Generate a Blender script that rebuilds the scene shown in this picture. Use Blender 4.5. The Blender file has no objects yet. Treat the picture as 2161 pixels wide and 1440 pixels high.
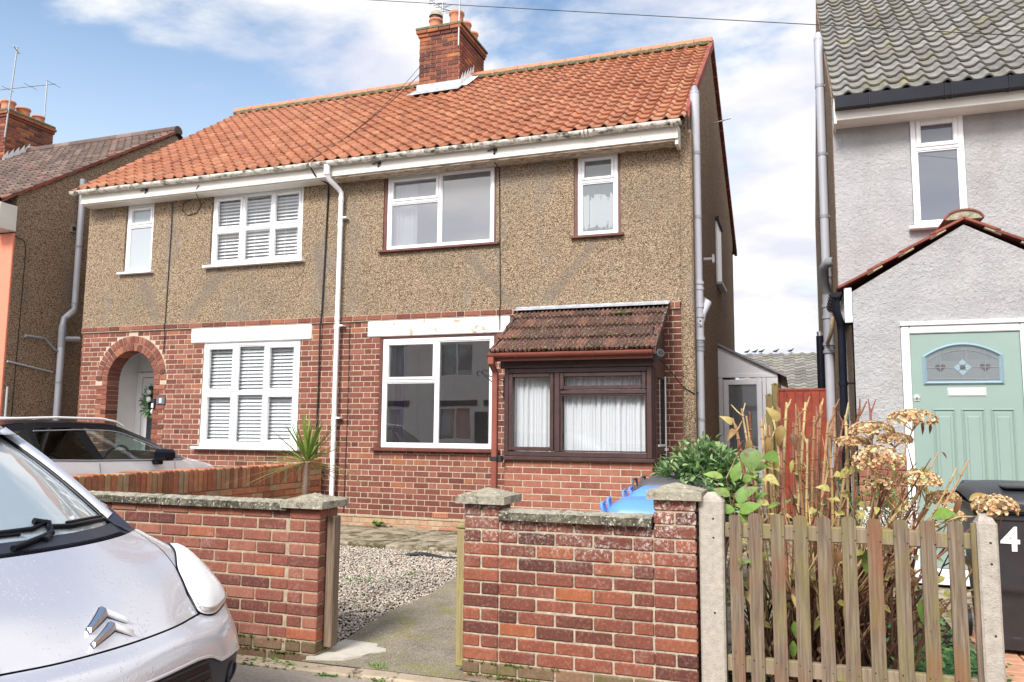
import bpy, math, random
import numpy as np
from mathutils import Matrix, Vector, Quaternion
R = math.radians
rnd = random.Random(7)
scene = bpy.context.scene
COL = scene.collection

# ---------------------------------------------------------------- camera, sky, sun, exposure
cam_d = bpy.data.cameras.new("camera")
cam_d.sensor_width = 36.0
cam_d.lens = 28.15
cam_d.clip_start = 0.05
cam_d.clip_end = 2000
cam = bpy.data.objects.new("camera", cam_d)
COL.objects.link(cam)
def cam_matrix(yaw, pitch, roll, loc):
    cy, sy, cp, sp, cr, sr = math.cos(yaw), math.sin(yaw), math.cos(pitch), math.sin(pitch), math.cos(roll), math.sin(roll)
    f = Vector((sy*cp, cy*cp, sp)); r = Vector((cy, -sy, 0)); u = r.cross(f)
    r2 = cr*r + sr*u; u2 = -sr*r + cr*u
    m = Matrix((r2, u2, -f)).transposed().to_4x4()
    m.translation = loc
    return m
cam.matrix_world = cam_matrix(R(-19.5), R(6.31), R(0.48), Vector((0, 0, 1.46)))
scene.camera = cam

SUN_EL, SUN_AZ = 42.0, 9.0      # sun behind the camera, a little to the right
world = bpy.data.worlds.new("World")
scene.world = world
world.use_nodes = True
nt = world.node_tree
nt.nodes.clear()
def wn(t, **k):
    n = nt.nodes.new(t)
    for a, b in k.items(): setattr(n, a, b)
    return n
def wmath(op, a, b=None, clamp=False):
    n = wn('ShaderNodeMath', operation=op); n.use_clamp = clamp
    for i, s in enumerate((a, b)):
        if s is None: continue
        if isinstance(s, (int, float)): n.inputs[i].default_value = s
        else: nt.links.new(s, n.inputs[i])
    return n.outputs[0]
wout = wn('ShaderNodeOutputWorld')
wbg = wn('ShaderNodeBackground')
sky = wn('ShaderNodeTexSky', sky_type='NISHITA')
sky.sun_disc = False
sky.sun_elevation = R(SUN_EL)
sky.sun_rotation = R(180 + SUN_AZ)
sky.altitude = 0; sky.air_density = 1.0; sky.dust_density = 0.6; sky.ozone_density = 1.6
wtc = wn('ShaderNodeTexCoord')
wsep = wn('ShaderNodeSeparateXYZ'); nt.links.new(wtc.outputs['Generated'], wsep.inputs[0])
zz = wmath('MAXIMUM', wsep.outputs[2], 0.0)
den = wmath('ADD', zz, 0.22)
cu = wmath('DIVIDE', wsep.outputs[0], den); cv = wmath('DIVIDE', wsep.outputs[1], den)
wcomb = wn('ShaderNodeCombineXYZ'); nt.links.new(cu, wcomb.inputs[0]); nt.links.new(cv, wcomb.inputs[1])
wmap = wn('ShaderNodeMapping'); wmap.inputs['Location'].default_value = (3.1, 1.7, 0.4)
wmap.inputs['Scale'].default_value = (1.0, 1.25, 1.0)
nt.links.new(wcomb.outputs[0], wmap.inputs[0])
wn1 = wn('ShaderNodeTexNoise'); wn1.inputs['Scale'].default_value = 1.7; wn1.inputs['Detail'].default_value = 9; wn1.inputs['Roughness'].default_value = 0.56; wn1.inputs['Distortion'].default_value = 0.25
nt.links.new(wmap.outputs[0], wn1.inputs['Vector'])
# cover thickens towards the east (right of the street) and thins in the high west
cov = wmath('ADD', wmath('MULTIPLY', wsep.outputs[0], 0.33), 0.17)
cov = wmath('ADD', cov, wmath('MULTIPLY', wmath('SUBTRACT', 0.33, zz), 0.10))
back = wmath('MAXIMUM', wmath('MULTIPLY', wsep.outputs[1], -1.0), 0.0)      # unseen cloud behind the camera, added and brightened to light the house fronts
cov = wmath('ADD', cov, wmath('MULTIPLY', back, 0.30))
cld = wmath('ADD', wn1.outputs[0], cov)
wr = wn('ShaderNodeValToRGB'); wr.color_ramp.elements[0].position = 0.47; wr.color_ramp.elements[1].position = 0.66
wr.color_ramp.interpolation = 'EASE'
nt.links.new(cld, wr.inputs[0])
wn2 = wn('ShaderNodeTexNoise'); wn2.inputs['Scale'].default_value = 2.6; wn2.inputs['Detail'].default_value = 6; wn2.inputs['Roughness'].default_value = 0.5
nt.links.new(wmap.outputs[0], wn2.inputs['Vector'])
wr2 = wn('ShaderNodeValToRGB')
wr2.color_ramp.elements[0].position = 0.40; wr2.color_ramp.elements[0].color = (5.4, 5.5, 6.2, 1)
wr2.color_ramp.elements[1].position = 0.62; wr2.color_ramp.elements[1].color = (8.0, 7.7, 7.3, 1)
nt.links.new(wn2.outputs[0], wr2.inputs[0])
# haze near the horizon turns pale
hz = wn('ShaderNodeMapRange'); hz.inputs[1].default_value = 0.0; hz.inputs[2].default_value = 0.52; hz.inputs[3].default_value = 1.0; hz.inputs[4].default_value = 0.0
nt.links.new(zz, hz.inputs[0])
hzp = wmath('POWER', hz.outputs[0], 1.3)
skyg = wn('ShaderNodeMix', data_type='RGBA', blend_type='MULTIPLY'); skyg.inputs[0].default_value = 1.0
nt.links.new(sky.outputs[0], skyg.inputs[6]); skyg.inputs[7].default_value = (1.26, 1.38, 1.38, 1)
mxh = wn('ShaderNodeMix', data_type='RGBA'); nt.links.new(hzp, mxh.inputs[0]); nt.links.new(skyg.outputs[2], mxh.inputs[6]); mxh.inputs[7].default_value = (7.4, 8.0, 8.6, 1)
mxc = wn('ShaderNodeMix', data_type='RGBA'); nt.links.new(wr.outputs[0], mxc.inputs[0]); nt.links.new(mxh.outputs[2], mxc.inputs[6]); nt.links.new(wr2.outputs[0], mxc.inputs[7])
glow = wn('ShaderNodeVectorMath', operation='SCALE'); nt.links.new(mxc.outputs[2], glow.inputs[0])
nt.links.new(wmath('ADD', wmath('MULTIPLY', back, 1.10), 0.90), glow.inputs['Scale'])
nt.links.new(glow.outputs[0], wbg.inputs[0])
wbg.inputs[1].default_value = 0.10
nt.links.new(wbg.outputs[0], wout.inputs[0])

sun_d = bpy.data.lights.new("sun", 'SUN')
sun_d.energy = 2.8; sun_d.angle = R(18); sun_d.color = (1.0, 0.96, 0.90)
sun = bpy.data.objects.new("sun", sun_d); COL.objects.link(sun)
az = R(180 + SUN_AZ); el = R(SUN_EL)
sd = Vector((math.sin(az)*math.cos(el), math.cos(az)*math.cos(el), math.sin(el)))   # towards the sun
sun.rotation_euler = sd.to_track_quat('Z', 'Y').to_euler()
sun.location = (0, -5, 20)

vs = scene.view_settings
vs.view_transform = 'Standard'; vs.look = 'None'; vs.exposure = 0.80; vs.gamma = 1.0
scene.cycles.max_bounces = 8; scene.cycles.transparent_max_bounces = 16
scene.cycles.use_denoising = True

# ---------------------------------------------------------------- materials
def S(h):                       # sRGB hex to linear
    h = h.lstrip('#'); o = []
    for i in (0, 2, 4):
        c = int(h[i:i+2], 16)/255
        o.append(c/12.92 if c <= .04045 else ((c+.055)/1.055)**2.4)
    return (*o, 1)
class NT:
    def __init__(s, name):
        s.m = bpy.data.materials.new(name); s.m.use_nodes = True; s.t = s.m.node_tree; s.t.nodes.clear()
        s.out = s.n('ShaderNodeOutputMaterial'); s.tc = None
    def n(s, t, **k):
        x = s.t.nodes.new(t)
        for a, b in k.items(): setattr(x, a, b)
        return x
    def l(s, a, b): s.t.links.new(a, b)
    def set(s, inp, v):
        if hasattr(v, 'is_output'): s.l(v, inp)
        else: inp.default_value = v
    def obj(s):
        if s.tc is None: s.tc = s.n('ShaderNodeTexCoord')
        return s.tc.outputs['Object']
    def vec(s, stretch=(1, 1, 1), rot=(0, 0, 0)):
        if stretch == (1, 1, 1) and rot == (0, 0, 0): return s.obj()
        m = s.n('ShaderNodeMapping'); m.inputs['Scale'].default_value = stretch; m.inputs['Rotation'].default_value = rot
        s.l(s.obj(), m.inputs[0]); return m.outputs[0]
    def noise(s, scale, detail=4, rough=.55, stretch=(1, 1, 1), dist=0.0, off=None):
        x = s.n('ShaderNodeTexNoise'); x.inputs['Scale'].default_value = scale; x.inputs['Detail'].default_value = detail
        x.inputs['Roughness'].default_value = rough; x.inputs['Distortion'].default_value = dist
        v = s.vec(stretch)
        if off is not None:
            a = s.n('ShaderNodeVectorMath', operation='ADD'); s.l(v, a.inputs[0]); s.set(a.inputs[1], off); v = a.outputs[0]
        s.l(v, x.inputs['Vector']); return x.outputs[0]
    def voro(s, scale, feature='F1', stretch=(1, 1, 1), out=0):
        x = s.n('ShaderNodeTexVoronoi', feature=feature); x.inputs['Scale'].default_value = scale
        s.l(s.vec(stretch), x.inputs['Vector']); return x.outputs[out]
    def math(s, op, a, b=0.0, clamp=False):
        x = s.n('ShaderNodeMath', operation=op); x.use_clamp = clamp; s.set(x.inputs[0], a); s.set(x.inputs[1], b); return x.outputs[0]
    def ramp(s, v, stops, interp='LINEAR'):
        x = s.n('ShaderNodeValToRGB'); x.color_ramp.interpolation = interp; e = x.color_ramp.elements
        while len(e) < len(stops): e.new(0.5)
        for el_, (p, c) in zip(e, stops): el_.position = p; el_.color = c if len(c) == 4 else (*c, 1)
        s.l(v, x.inputs[0]); return x.outputs[0]
    def step(s, v, lo, hi):
        x = s.n('ShaderNodeMapRange'); x.clamp = True; s.l(v, x.inputs[0]); x.inputs[1].default_value = lo; x.inputs[2].default_value = hi; return x.outputs[0]
    def mix(s, f, a, b, mode='MIX'):
        x = s.n('ShaderNodeMix', data_type='RGBA', blend_type=mode); s.set(x.inputs[0], f); s.set(x.inputs[6], a); s.set(x.inputs[7], b); return x.outputs[2]
    def attr(s, name='tint'):
        x = s.n('ShaderNodeAttribute'); x.attribute_name = name; return x.outputs['Fac']
    def bump(s, h, strength=.5, dist=.01, prev=None):
        x = s.n('ShaderNodeBump'); x.inputs['Strength'].default_value = strength; x.inputs['Distance'].default_value = dist; s.l(h, x.inputs['Height'])
        if prev is not None: s.l(prev, x.inputs['Normal'])
        return x.outputs[0]
    def bsdf(s, color, rough=.6, metal=0.0, normal=None, spec=.5, coat=0.0, alpha=None, trans=0.0, sub=0.0):
        b = s.n('ShaderNodeBsdfPrincipled'); s.set(b.inputs['Base Color'], color); s.set(b.inputs['Roughness'], rough); s.set(b.inputs['Metallic'], metal)
        b.inputs['Specular IOR Level'].default_value = spec; b.inputs['Coat Weight'].default_value = coat; b.inputs['Coat Roughness'].default_value = .03
        if normal is not None: s.l(normal, b.inputs['Normal'])
        if trans: b.inputs['Transmission Weight'].default_value = trans
        s.l(b.outputs[0], s.out.inputs[0]); return b

MATS = {}
def plain(name, c, rough=.5, metal=0.0, var=.12, vscale=6, bump=None, spec=.5, coat=0.0, dirt=None):
    t = NT(name); col = S(c) if isinstance(c, str) else (*c, 1)
    n = t.noise(vscale, 5, .6)
    dk = tuple(x*(1-var) for x in col[:3]) + (1,); lt = tuple(min(1, x*(1+var)) for x in col[:3]) + (1,)
    color = t.ramp(n, [(.3, dk), (.7, lt)])
    if dirt:                                # (scale, lo, hi, colour, stretch)
        sc, lo, hi, dc, st = dirt
        color = t.mix(t.step(t.noise(sc, 8, .7, st), lo, hi), color, S(dc))
    nm = t.bump(t.noise(bump[0], 4, .6), bump[1], bump[2]) if bump else None
    t.bsdf(color, rough, metal, nm, spec, coat); MATS[name] = t.m; return t.m

def brick_mat(name, stops, bloom=.0, bloomcol='#c9b8a8', sooty=0.0, moss=0.0, bscale=1.0, rough=.85, lo_bloom=.56, lime=None):
    t = NT(name)
    tint = t.attr()
    base = t.ramp(tint, stops)
    n = t.noise(14*bscale, 5, .6)
    base = t.mix(t.math('MULTIPLY', t.step(n, .35, .75), .35), base, (.06, .022, .016, 1))
    n2 = t.noise(60*bscale, 3, .6)
    base = t.mix(t.math('MULTIPLY', t.step(n2, .5, .8), .30), base, (.62, .33, .2, 1))
    if bloom:
        b = t.math('MULTIPLY', t.step(t.noise(5, 6, .7), lo_bloom, lo_bloom+.14), t.step(t.noise(70, 4, .7), .42, .62))
        base = t.mix(t.math('MULTIPLY', b, bloom), base, S(bloomcol))
    if lime:                                # lime and lichen crust on the upper courses
        sp = t.n('ShaderNodeSeparateXYZ'); t.l(t.obj(), sp.inputs[0])
        hgt = t.step(t.math('ADD', sp.outputs[2], t.math('MULTIPLY', t.noise(3, 4, .6), .5)), lime[0], lime[1])
        lm = t.math('MULTIPLY', t.math('MULTIPLY', t.step(t.noise(55, 5, .75), .50, .60), t.step(t.noise(9, 5, .7), .40, .55)), hgt)
        base = t.mix(t.math('MULTIPLY', lm, .8), base, (.62, .60, .55, 1))
    if sooty: base = t.mix(t.math('MULTIPLY', t.step(t.noise(2.2, 5, .6), .5, .68), sooty), base, (.03, .024, .022, 1))
    if moss: base = t.mix(t.math('MULTIPLY', t.step(t.noise(9, 6, .7), .5, .66), moss), base, (.10, .11, .03, 1))
    nm = t.bump(t.noise(90, 5, .65), .35, .006)
    t.bsdf(base, rough, 0, nm, .25 if rough > .5 else .5); MATS[name] = t.m; return t.m

RED = [(0, (.10, .036, .029)), (.2, (.15, .050, .038)), (.45, (.195, .066, .047)), (.7, (.24, .086, .060)), (.9, (.295, .12, .083)), (1, (.32, .12, .062))]
brick_mat('brick_facade', RED, bloom=.35, bloomcol='#c8a698', lo_bloom=.60)
brick_mat('brick_porch', [(0, (.23, .075, .052)), (.5, (.32, .115, .078)), (1, (.40, .17, .11))], bloom=.25, lo_bloom=.6)
brick_mat('brick_front_dark', [(0, (.075, .029, .026)), (.25, (.125, .043, .033)), (.55, (.19, .062, .042)), (.82, (.24, .075, .046)), (.94, (.27, .092, .052)), (1, (.33, .105, .045))], bloom=.45, bloomcol='#b8a8a0', lo_bloom=.58, lime=(.85, 1.2))
brick_mat('brick_front_pink', [(0, (.105, .040, .036)), (.18, (.185, .062, .047)), (.55, (.26, .092, .064)), (.85, (.32, .135, .095)), (1, (.34, .105, .055))], bloom=.45, bloomcol='#c8a8a2', lo_bloom=.54)
brick_mat('brick_mossy', [(0, (.13, .088, .052)), (.5, (.19, .13, .08)), (1, (.24, .14, .09))], moss=.75, bloom=.3)
brick_mat('brick_soldier', [(0, (.27, .11, .06)), (.3, (.44, .155, .08)), (.55, (.52, .215, .11)), (.8, (.46, .27, .15)), (1, (.40, .29, .18))], bloom=.4, bloomcol='#b8a888', sooty=.35)
brick_mat('brick_chimney', [(0, (.075, .030, .026)), (.4, (.165, .050, .036)), (.78, (.25, .078, .046)), (1, (.40, .145, .05))], sooty=.45, bloom=.3, lo_bloom=.6)
brick_mat('brick_yellow', [(0, (.40, .26, .16)), (.6, (.52, .37, .24)), (1, (.50, .22, .13))], bloom=.3)
brick_mat('tile_orange', [(0, (.25, .082, .040)), (.3, (.38, .138, .066)), (.7, (.47, .190, .096)), (1, (.52, .26, .14))], bloom=.30, bloomcol='#e6c6b4', sooty=.22, bscale=.6, rough=.36)
brick_mat('tile_grey', [(0, (.085, .068, .062)), (.5, (.15, .115, .10)), (.85, (.22, .165, .145)), (1, (.28, .13, .09))], bloom=.2, bloomcol='#8d8680', bscale=.6, rough=.8)
brick_mat('tile_verge', [(0, (.20, .05, .04)), (1, (.30, .085, .06))], sooty=.3, rough=.8)
def lichen_tile(name, a, b, c, lich):
    t = NT(name); base = t.ramp(t.attr(), [(0, a), (.6, b), (1, c)])
    base = t.mix(t.math('MULTIPLY', t.step(t.noise(9, 6, .7), .40, .70), .55), base, (.09, .088, .07, 1))
    base = t.mix(t.math('MULTIPLY', t.step(t.noise(3.0, 6, .7), .56, .66), .8), base, lich)
    base = t.mix(t.math('MULTIPLY', t.step(t.noise(38, 4, .6), .58, .68), .6), base, (.42, .41, .35, 1))
    t.bsdf(base, .8, 0, t.bump(t.noise(70, 5, .6), .4, .006), .3); MATS[name] = t.m
lichen_tile('tile_lichen', (.155, .145, .13, 1), (.225, .215, .195, 1), (.29, .28, .26, 1), (.24, .21, .09, 1))
def porch_tile():
    t = NT('tile_porch'); base = t.ramp(t.attr(), [(0, (.075, .042, .036)), (.6, (.115, .056, .045)), (1, (.19, .085, .062))])
    base = t.mix(t.math('MULTIPLY', t.step(t.noise(7, 6, .7), .42, .68), .6), base, (.055, .035, .028, 1))
    base = t.mix(t.math('MULTIPLY', t.step(t.noise(48, 5, .65), .57, .63), .9), base, (.40, .36, .27, 1))
    base = t.mix(t.math('MULTIPLY', t.step(t.noise(24, 5, .6), .64, .70), .8), base, (.13, .14, .03, 1))
    t.bsdf(base, .9, 0, t.bump(t.noise(80, 5, .6), .5, .008), .2); MATS['tile_porch'] = t.m
porch_tile()

def pebble(name, stops, scale=62, stain=None, str_=.9, bands=()):
    t = NT(name)
    c = t.n('ShaderNodeTexVoronoi', feature='F1'); c.inputs['Scale'].default_value = scale
    wob = t.n('ShaderNodeVectorMath', operation='ADD'); t.l(t.obj(), wob.inputs[0])
    ns = t.n('ShaderNodeTexNoise'); ns.inputs['Scale'].default_value = scale*1.2; t.l(t.obj(), ns.inputs['Vector'])
    sc = t.n('ShaderNodeVectorMath', operation='SCALE'); sc.inputs['Scale'].default_value = .012; t.l(ns.outputs[1], sc.inputs[0]); t.l(sc.outputs[0], wob.inputs[1])
    t.l(wob.outputs[0], c.inputs['Vector'])
    sep = t.n('ShaderNodeSeparateColor'); t.l(c.outputs['Color'], sep.inputs[0])
    base = t.ramp(sep.outputs[0], stops, 'CONSTANT')
    edge = t.step(c.outputs['Distance'], .40, .62)
    base = t.mix(t.math('MULTIPLY', edge, .62), base, (.06, .045, .033, 1))
    big = t.noise(1.1, 5, .6)
    base = t.mix(t.math('MULTIPLY', t.step(big, .48, .70), .30), base, (.17, .14, .115, 1))
    if stain is not None:
        st = t.step(t.noise(1.6, 5, .65, (1.6, 1, .55)), .54, .64)
        base = t.mix(t.math('MULTIPLY', st, .40), base, stain)
    if bands:                                # old repair bands in the dash, running diagonally from the window corners
        sp = t.n('ShaderNodeSeparateXYZ'); t.l(t.obj(), sp.inputs[0]); tot = None
        wx = t.math('ADD', sp.outputs[0], t.math('MULTIPLY', t.math('SUBTRACT', t.noise(4, 4, .6), .5), .22))
        for (xa, za, xb, zb, wd) in bands:
            L_ = math.hypot(xb-xa, zb-za); ux, uz = (xb-xa)/L_, (zb-za)/L_
            dx_ = t.math('SUBTRACT', wx, xa); dz_ = t.math('SUBTRACT', sp.outputs[2], za)
            al = t.math('ADD', t.math('MULTIPLY', dx_, ux), t.math('MULTIPLY', dz_, uz)); pe = t.math('ABSOLUTE', t.math('SUBTRACT', t.math('MULTIPLY', dx_, uz), t.math('MULTIPLY', dz_, ux)))
            m_ = t.math('MULTIPLY', t.step(pe, wd, wd*.45), t.math('MULTIPLY', t.step(al, -.05, .08), t.step(al, L_+.05, L_-.1)))
            tot = m_ if tot is None else t.math('MAXIMUM', tot, m_)
        base = t.mix(t.math('MULTIPLY', tot, .48), base, (.185, .155, .13, 1))
    h = t.math('SUBTRACT', 1.0, c.outputs['Distance'])
    nm = t.bump(h, str_, .010)
    t.bsdf(base, .9, 0, nm, .2); MATS[name] = t.m
BANDS = [(-4.10, 3.80, -3.42, 3.05, .09), (-2.32, 3.85, -3.02, 3.05, .10), (-9.62, 3.80, -9.20, 3.05, .12), (-8.02, 3.80, -8.75, 3.06, .14), (-6.45, 4.1, -6.20, 3.05, .10)]
pebble('pebbledash', [(0, (.115, .075, .05)), (.10, (.28, .20, .125)), (.28, (.40, .295, .19)), (.55, (.465, .35, .232)), (.76, (.55, .44, .305)), (.93, (.38, .22, .13))], 82, (.22, .20, .18, 1), bands=BANDS)
pebble('pebbledash_side', [(0, (.14, .08, .055)), (.14, (.36, .24, .16)), (.4, (.50, .36, .24)), (.7, (.60, .46, .32)), (.9, (.34, .19, .12))], 82, (.22, .18, .15, 1))  # lighter copy of the dash, colour raised to offset dim light on the sides
def render_mat():
    t = NT('grey_render'); n = t.noise(3, 5, .6)
    base = t.ramp(n, [(.35, (.39, .385, .39)), (.65, (.46, .455, .46))])
    base = t.mix(t.math('MULTIPLY', t.step(t.noise(1.3, 6, .7, (2.5, 1, .5)), .54, .70), .30), base, (.30, .285, .275, 1))
    h = t.noise(55, 4, .7, dist=.6)
    base = t.mix(t.math('MULTIPLY', t.step(h, .30, .44), -1.0), base, base)
    nm = t.bump(t.noise(24, 5, .65, dist=.4), .9, .03)
    nm = t.bump(h, .8, .014, nm)
    t.bsdf(base, .88, 0, nm, .2); MATS['grey_render'] = t.m
render_mat()
def mortar(name, c, c2):
    t = NT(name); base = t.ramp(t.noise(40, 5, .7), [(.3, c2), (.6, c)])
    t.bsdf(base, .95, 0, t.bump(t.noise(120, 4, .7), .6, .006), .1); MATS[name] = t.m
mortar('mortar_pale', (.55, .45, .355), (.38, .305, .235)); mortar('mortar_white', (.50, .43, .33), (.27, .22, .165)); mortar('mortar_buff', (.46, .38, .27), (.28, .22, .15)); mortar('mortar_dark', (.12, .10, .07), (.05, .045, .03))
mortar('mortar_flank', (.33, .27, .21), (.16, .12, .09))
def lichen_conc(name, a, b, dark, lo=.5):
    t = NT(name); base = t.ramp(t.noise(30, 6, .7), [(.3, a), (.65, b)])
    base = t.mix(t.math('MULTIPLY', t.step(t.noise(16, 8, .75), lo, lo+.1), .75), base, dark)
    base = t.mix(t.math('MULTIPLY', t.step(t.noise(65, 4, .7), .57, .64), .8), base, (.62, .60, .52, 1))
    t.bsdf(base, .95, 0, t.bump(t.noise(70, 6, .7), .7, .012), .15); MATS[name] = t.m
lichen_conc('coping_lichen', (.26, .235, .18, 1), (.40, .37, .29, 1), (.10, .092, .066, 1), .50)
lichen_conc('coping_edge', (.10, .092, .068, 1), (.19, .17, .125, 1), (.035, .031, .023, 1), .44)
lichen_conc('cap_lichen', (.28, .25, .185, 1), (.40, .36, .27, 1), (.15, .135, .085, 1), .50)
plain('concrete_post', (.42, .375, .32), .9, var=.16, vscale=30, bump=(140, .8, .008), spec=.15, dirt=(70, .63, .68, '#4c4840', (1, 1, 1)))
plain('concrete_slab', (.35, .305, .225), .95, var=.3, vscale=6, bump=(60, .7, .012), spec=.1, dirt=(4.5, .47, .60, '#57503a', (1, 1, 1)))
def path_mat():
    t = NT('path_concrete'); base = t.ramp(t.noise(4, 6, .65), [(.3, (.19, .160, .115)), (.65, (.30, .255, .185))])
    base = t.mix(t.math('MULTIPLY', t.step(t.noise(95, 3, .6), .52, .66), .7), base, (.52, .49, .44, 1))
    base = t.mix(t.math('MULTIPLY', t.step(t.noise(80, 3, .6, off=(3, 3, 3)), .54, .66), .6), base, (.10, .09, .07, 1))
    base = t.mix(t.math('MULTIPLY', t.math('MULTIPLY', t.step(t.noise(3.2, 6, .7), .52, .62), t.step(t.noise(45, 3, .6), .44, .56)), .8), base, (.24, .23, .055, 1))
    t.bsdf(base, .95, 0, t.bump(t.noise(90, 5, .7), .8, .012), .1); MATS['path_concrete'] = t.m
path_mat()
plain('cement_patch', (.50, .465, .40), .9, var=.12, vscale=12, bump=(60, .5, .01))
plain('pavement_stone', (.42, .34, .25), .95, var=.22, vscale=7, bump=(70, .6, .01), spec=.1, dirt=(9, .55, .66, '#4a4030', (1, 1, 1)))
plain('asphalt', (.37, .325, .275), .95, var=.2, vscale=40, bump=(200, .9, .01), spec=.1, dirt=(160, .6, .68, '#a39a90', (1, 1, 1)))
plain('soil', (.055, .036, .024), 1.0, var=.5, vscale=20, bump=(40, 1, .03), spec=.05)
plain('paver_orange', (.58, .30, .18), .9, var=.2, vscale=9, bump=(60, .4, .006))
plain('upvc_white', (.86, .865, .88), .28, var=.02, vscale=2, spec=.5)
plain('white_paint', (.84, .83, .81), .7, var=.05, vscale=4, bump=(50, .3, .004), dirt=(14, .70, .73, '#a8937c', (1, 1, 1.4)))
plain('white_flaking', (.84, .82, .79), .75, var=.06, vscale=4, bump=(50, .4, .004), dirt=(7, .57, .61, '#b39c84', (1, 1, 1)))
plain('fascia_white', (.69, .66, .60), .55, var=.06, vscale=3, dirt=(20, .66, .76, '#8d8068', (1, 1, 1)))
plain('soffit_stained', (.52, .43, .33), .8, var=.25, vscale=14, dirt=(18, .48, .66, '#5b4a38', (.4, 1, 1)))
plain('gutter_dirty', (.74, .71, .64), .45, var=.08, vscale=8, dirt=(16, .46, .62, '#4c4638', (.6, 1, 1)))
plain('upvc_grey', (.42, .425, .47), .4, var=.05, vscale=3)
plain('upvc_grey_dark', (.27, .28, .31), .45, var=.08, vscale=5)
plain('upvc_black', (.010, .011, .018), .34, var=.3, vscale=5, spec=.22)
plain('rubber_black', (.014, .014, .015), .6, var=.3, vscale=8)
plain('timber_brown', (.13, .042, .030), .45, var=.25, vscale=12, dirt=(40, .66, .72, '#8b6a58', (.3, 1, 1)))
plain('frame_brown', (.060, .031, .029), .42, var=.22, vscale=10, dirt=(50, .70, .76, '#8a6f60', (.4, 1, 1)))
plain('plastic_redbrown', (.25, .075, .052), .38, var=.12, vscale=5)
plain('terracotta', (.52, .205, .115), .8, var=.15, vscale=7, bump=(50, .3, .005), dirt=(12, .60, .72, '#8a7a6a', (1, 1, 1)))
plain('ridge_terracotta', (.50, .19, .105), .75, var=.15, vscale=6, dirt=(9, .58, .7, '#8f6f58', (1, 1, 1)))
plain('mortar_mossy', (.16, .15, .10), 1, var=.4, vscale=30, bump=(60, 1, .02), dirt=(18, .5, .62, '#5a5f1e', (1, 1, 1)))
plain('lead', (.36, .37, .40), .6, .2, var=.15, vscale=10, dirt=(12, .5, .7, '#d8d8da', (1, 1, .4)))
plain('lead_white', (.66, .66, .67), .7, var=.1, vscale=10)
plain('metal_grey', (.35, .36, .38), .4, .8, var=.15, vscale=20)
plain('metal_bright', (.84, .84, .84), .45, 1, var=.04, vscale=20)
plain('chrome', (.82, .82, .83), .30, 1, var=.03, vscale=4)
plain('wire_black', (.012, .012, .013), .6, var=.2)
plain('interior_plaster', (.52, .505, .485), .9, var=.06, vscale=2)
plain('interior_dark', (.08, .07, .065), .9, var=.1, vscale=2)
plain('blind_white', (.80, .81, .82), .5, var=.03)
plain('coral_paint', (.72, .24, .15), .8, var=.05, vscale=20, bump=(40, .6, .01))
plain('gate_red', (.30, .050, .024), .6, var=.28, vscale=9, bump=(40, .3, .005), dirt=(6, .56, .72, '#6b1f10', (6, 1, .3)))
plain('door_green', (.24, .328, .295), .42, var=.03, vscale=3)
plain('door_blue', (.24, .345, .395), .42, var=.03, vscale=3)
plain('bin_black', (.030, .031, .036), .42, var=.2, vscale=4, bump=(60, .25, .003), dirt=(6, .62, .7, '#50505a', (.5, 1, 3)))
plain('bin_grey', (.085, .080, .085), .5, var=.15, vscale=5)
plain('bin_blue', (.115, .29, .72), .42, var=.06, vscale=5)
plain('slate_sign', (.10, .12, .14), .6, var=.1)
plain('car_black', (.006, .007, .011), .28, var=.2, spec=.16)
plain('car_grille', (.006, .006, .010), .30, var=.2)
plain('car_trim', (.022, .024, .036), .48, var=.15, vscale=6, bump=(400, .15, .002))
def paint(name, c, flake=.12, rough=.32, metal=.35):
    t = NT(name); n = t.noise(900, 2, .5)
    base = t.ramp(n, [(.3, tuple(x*(1-flake) for x in c)), (.7, tuple(min(1, x*(1+flake)) for x in c))])
    # raindrops: tiny domes
    v = t.voro(58, 'F1'); d = t.math('SUBTRACT', .32, v, True); pick = t.step(t.noise(7, 4, .7), .46, .56)
    nm = t.bump(t.math('MULTIPLY', d, pick), .5, .010)
    t.bsdf(base, rough, metal, nm, .5, .9); MATS[name] = t.m
paint('silver_paint', (.62, .625, .68), .10, .20, .45)
paint('white_car_paint', (.88, .885, .91), .02, .25, 0.0)
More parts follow.
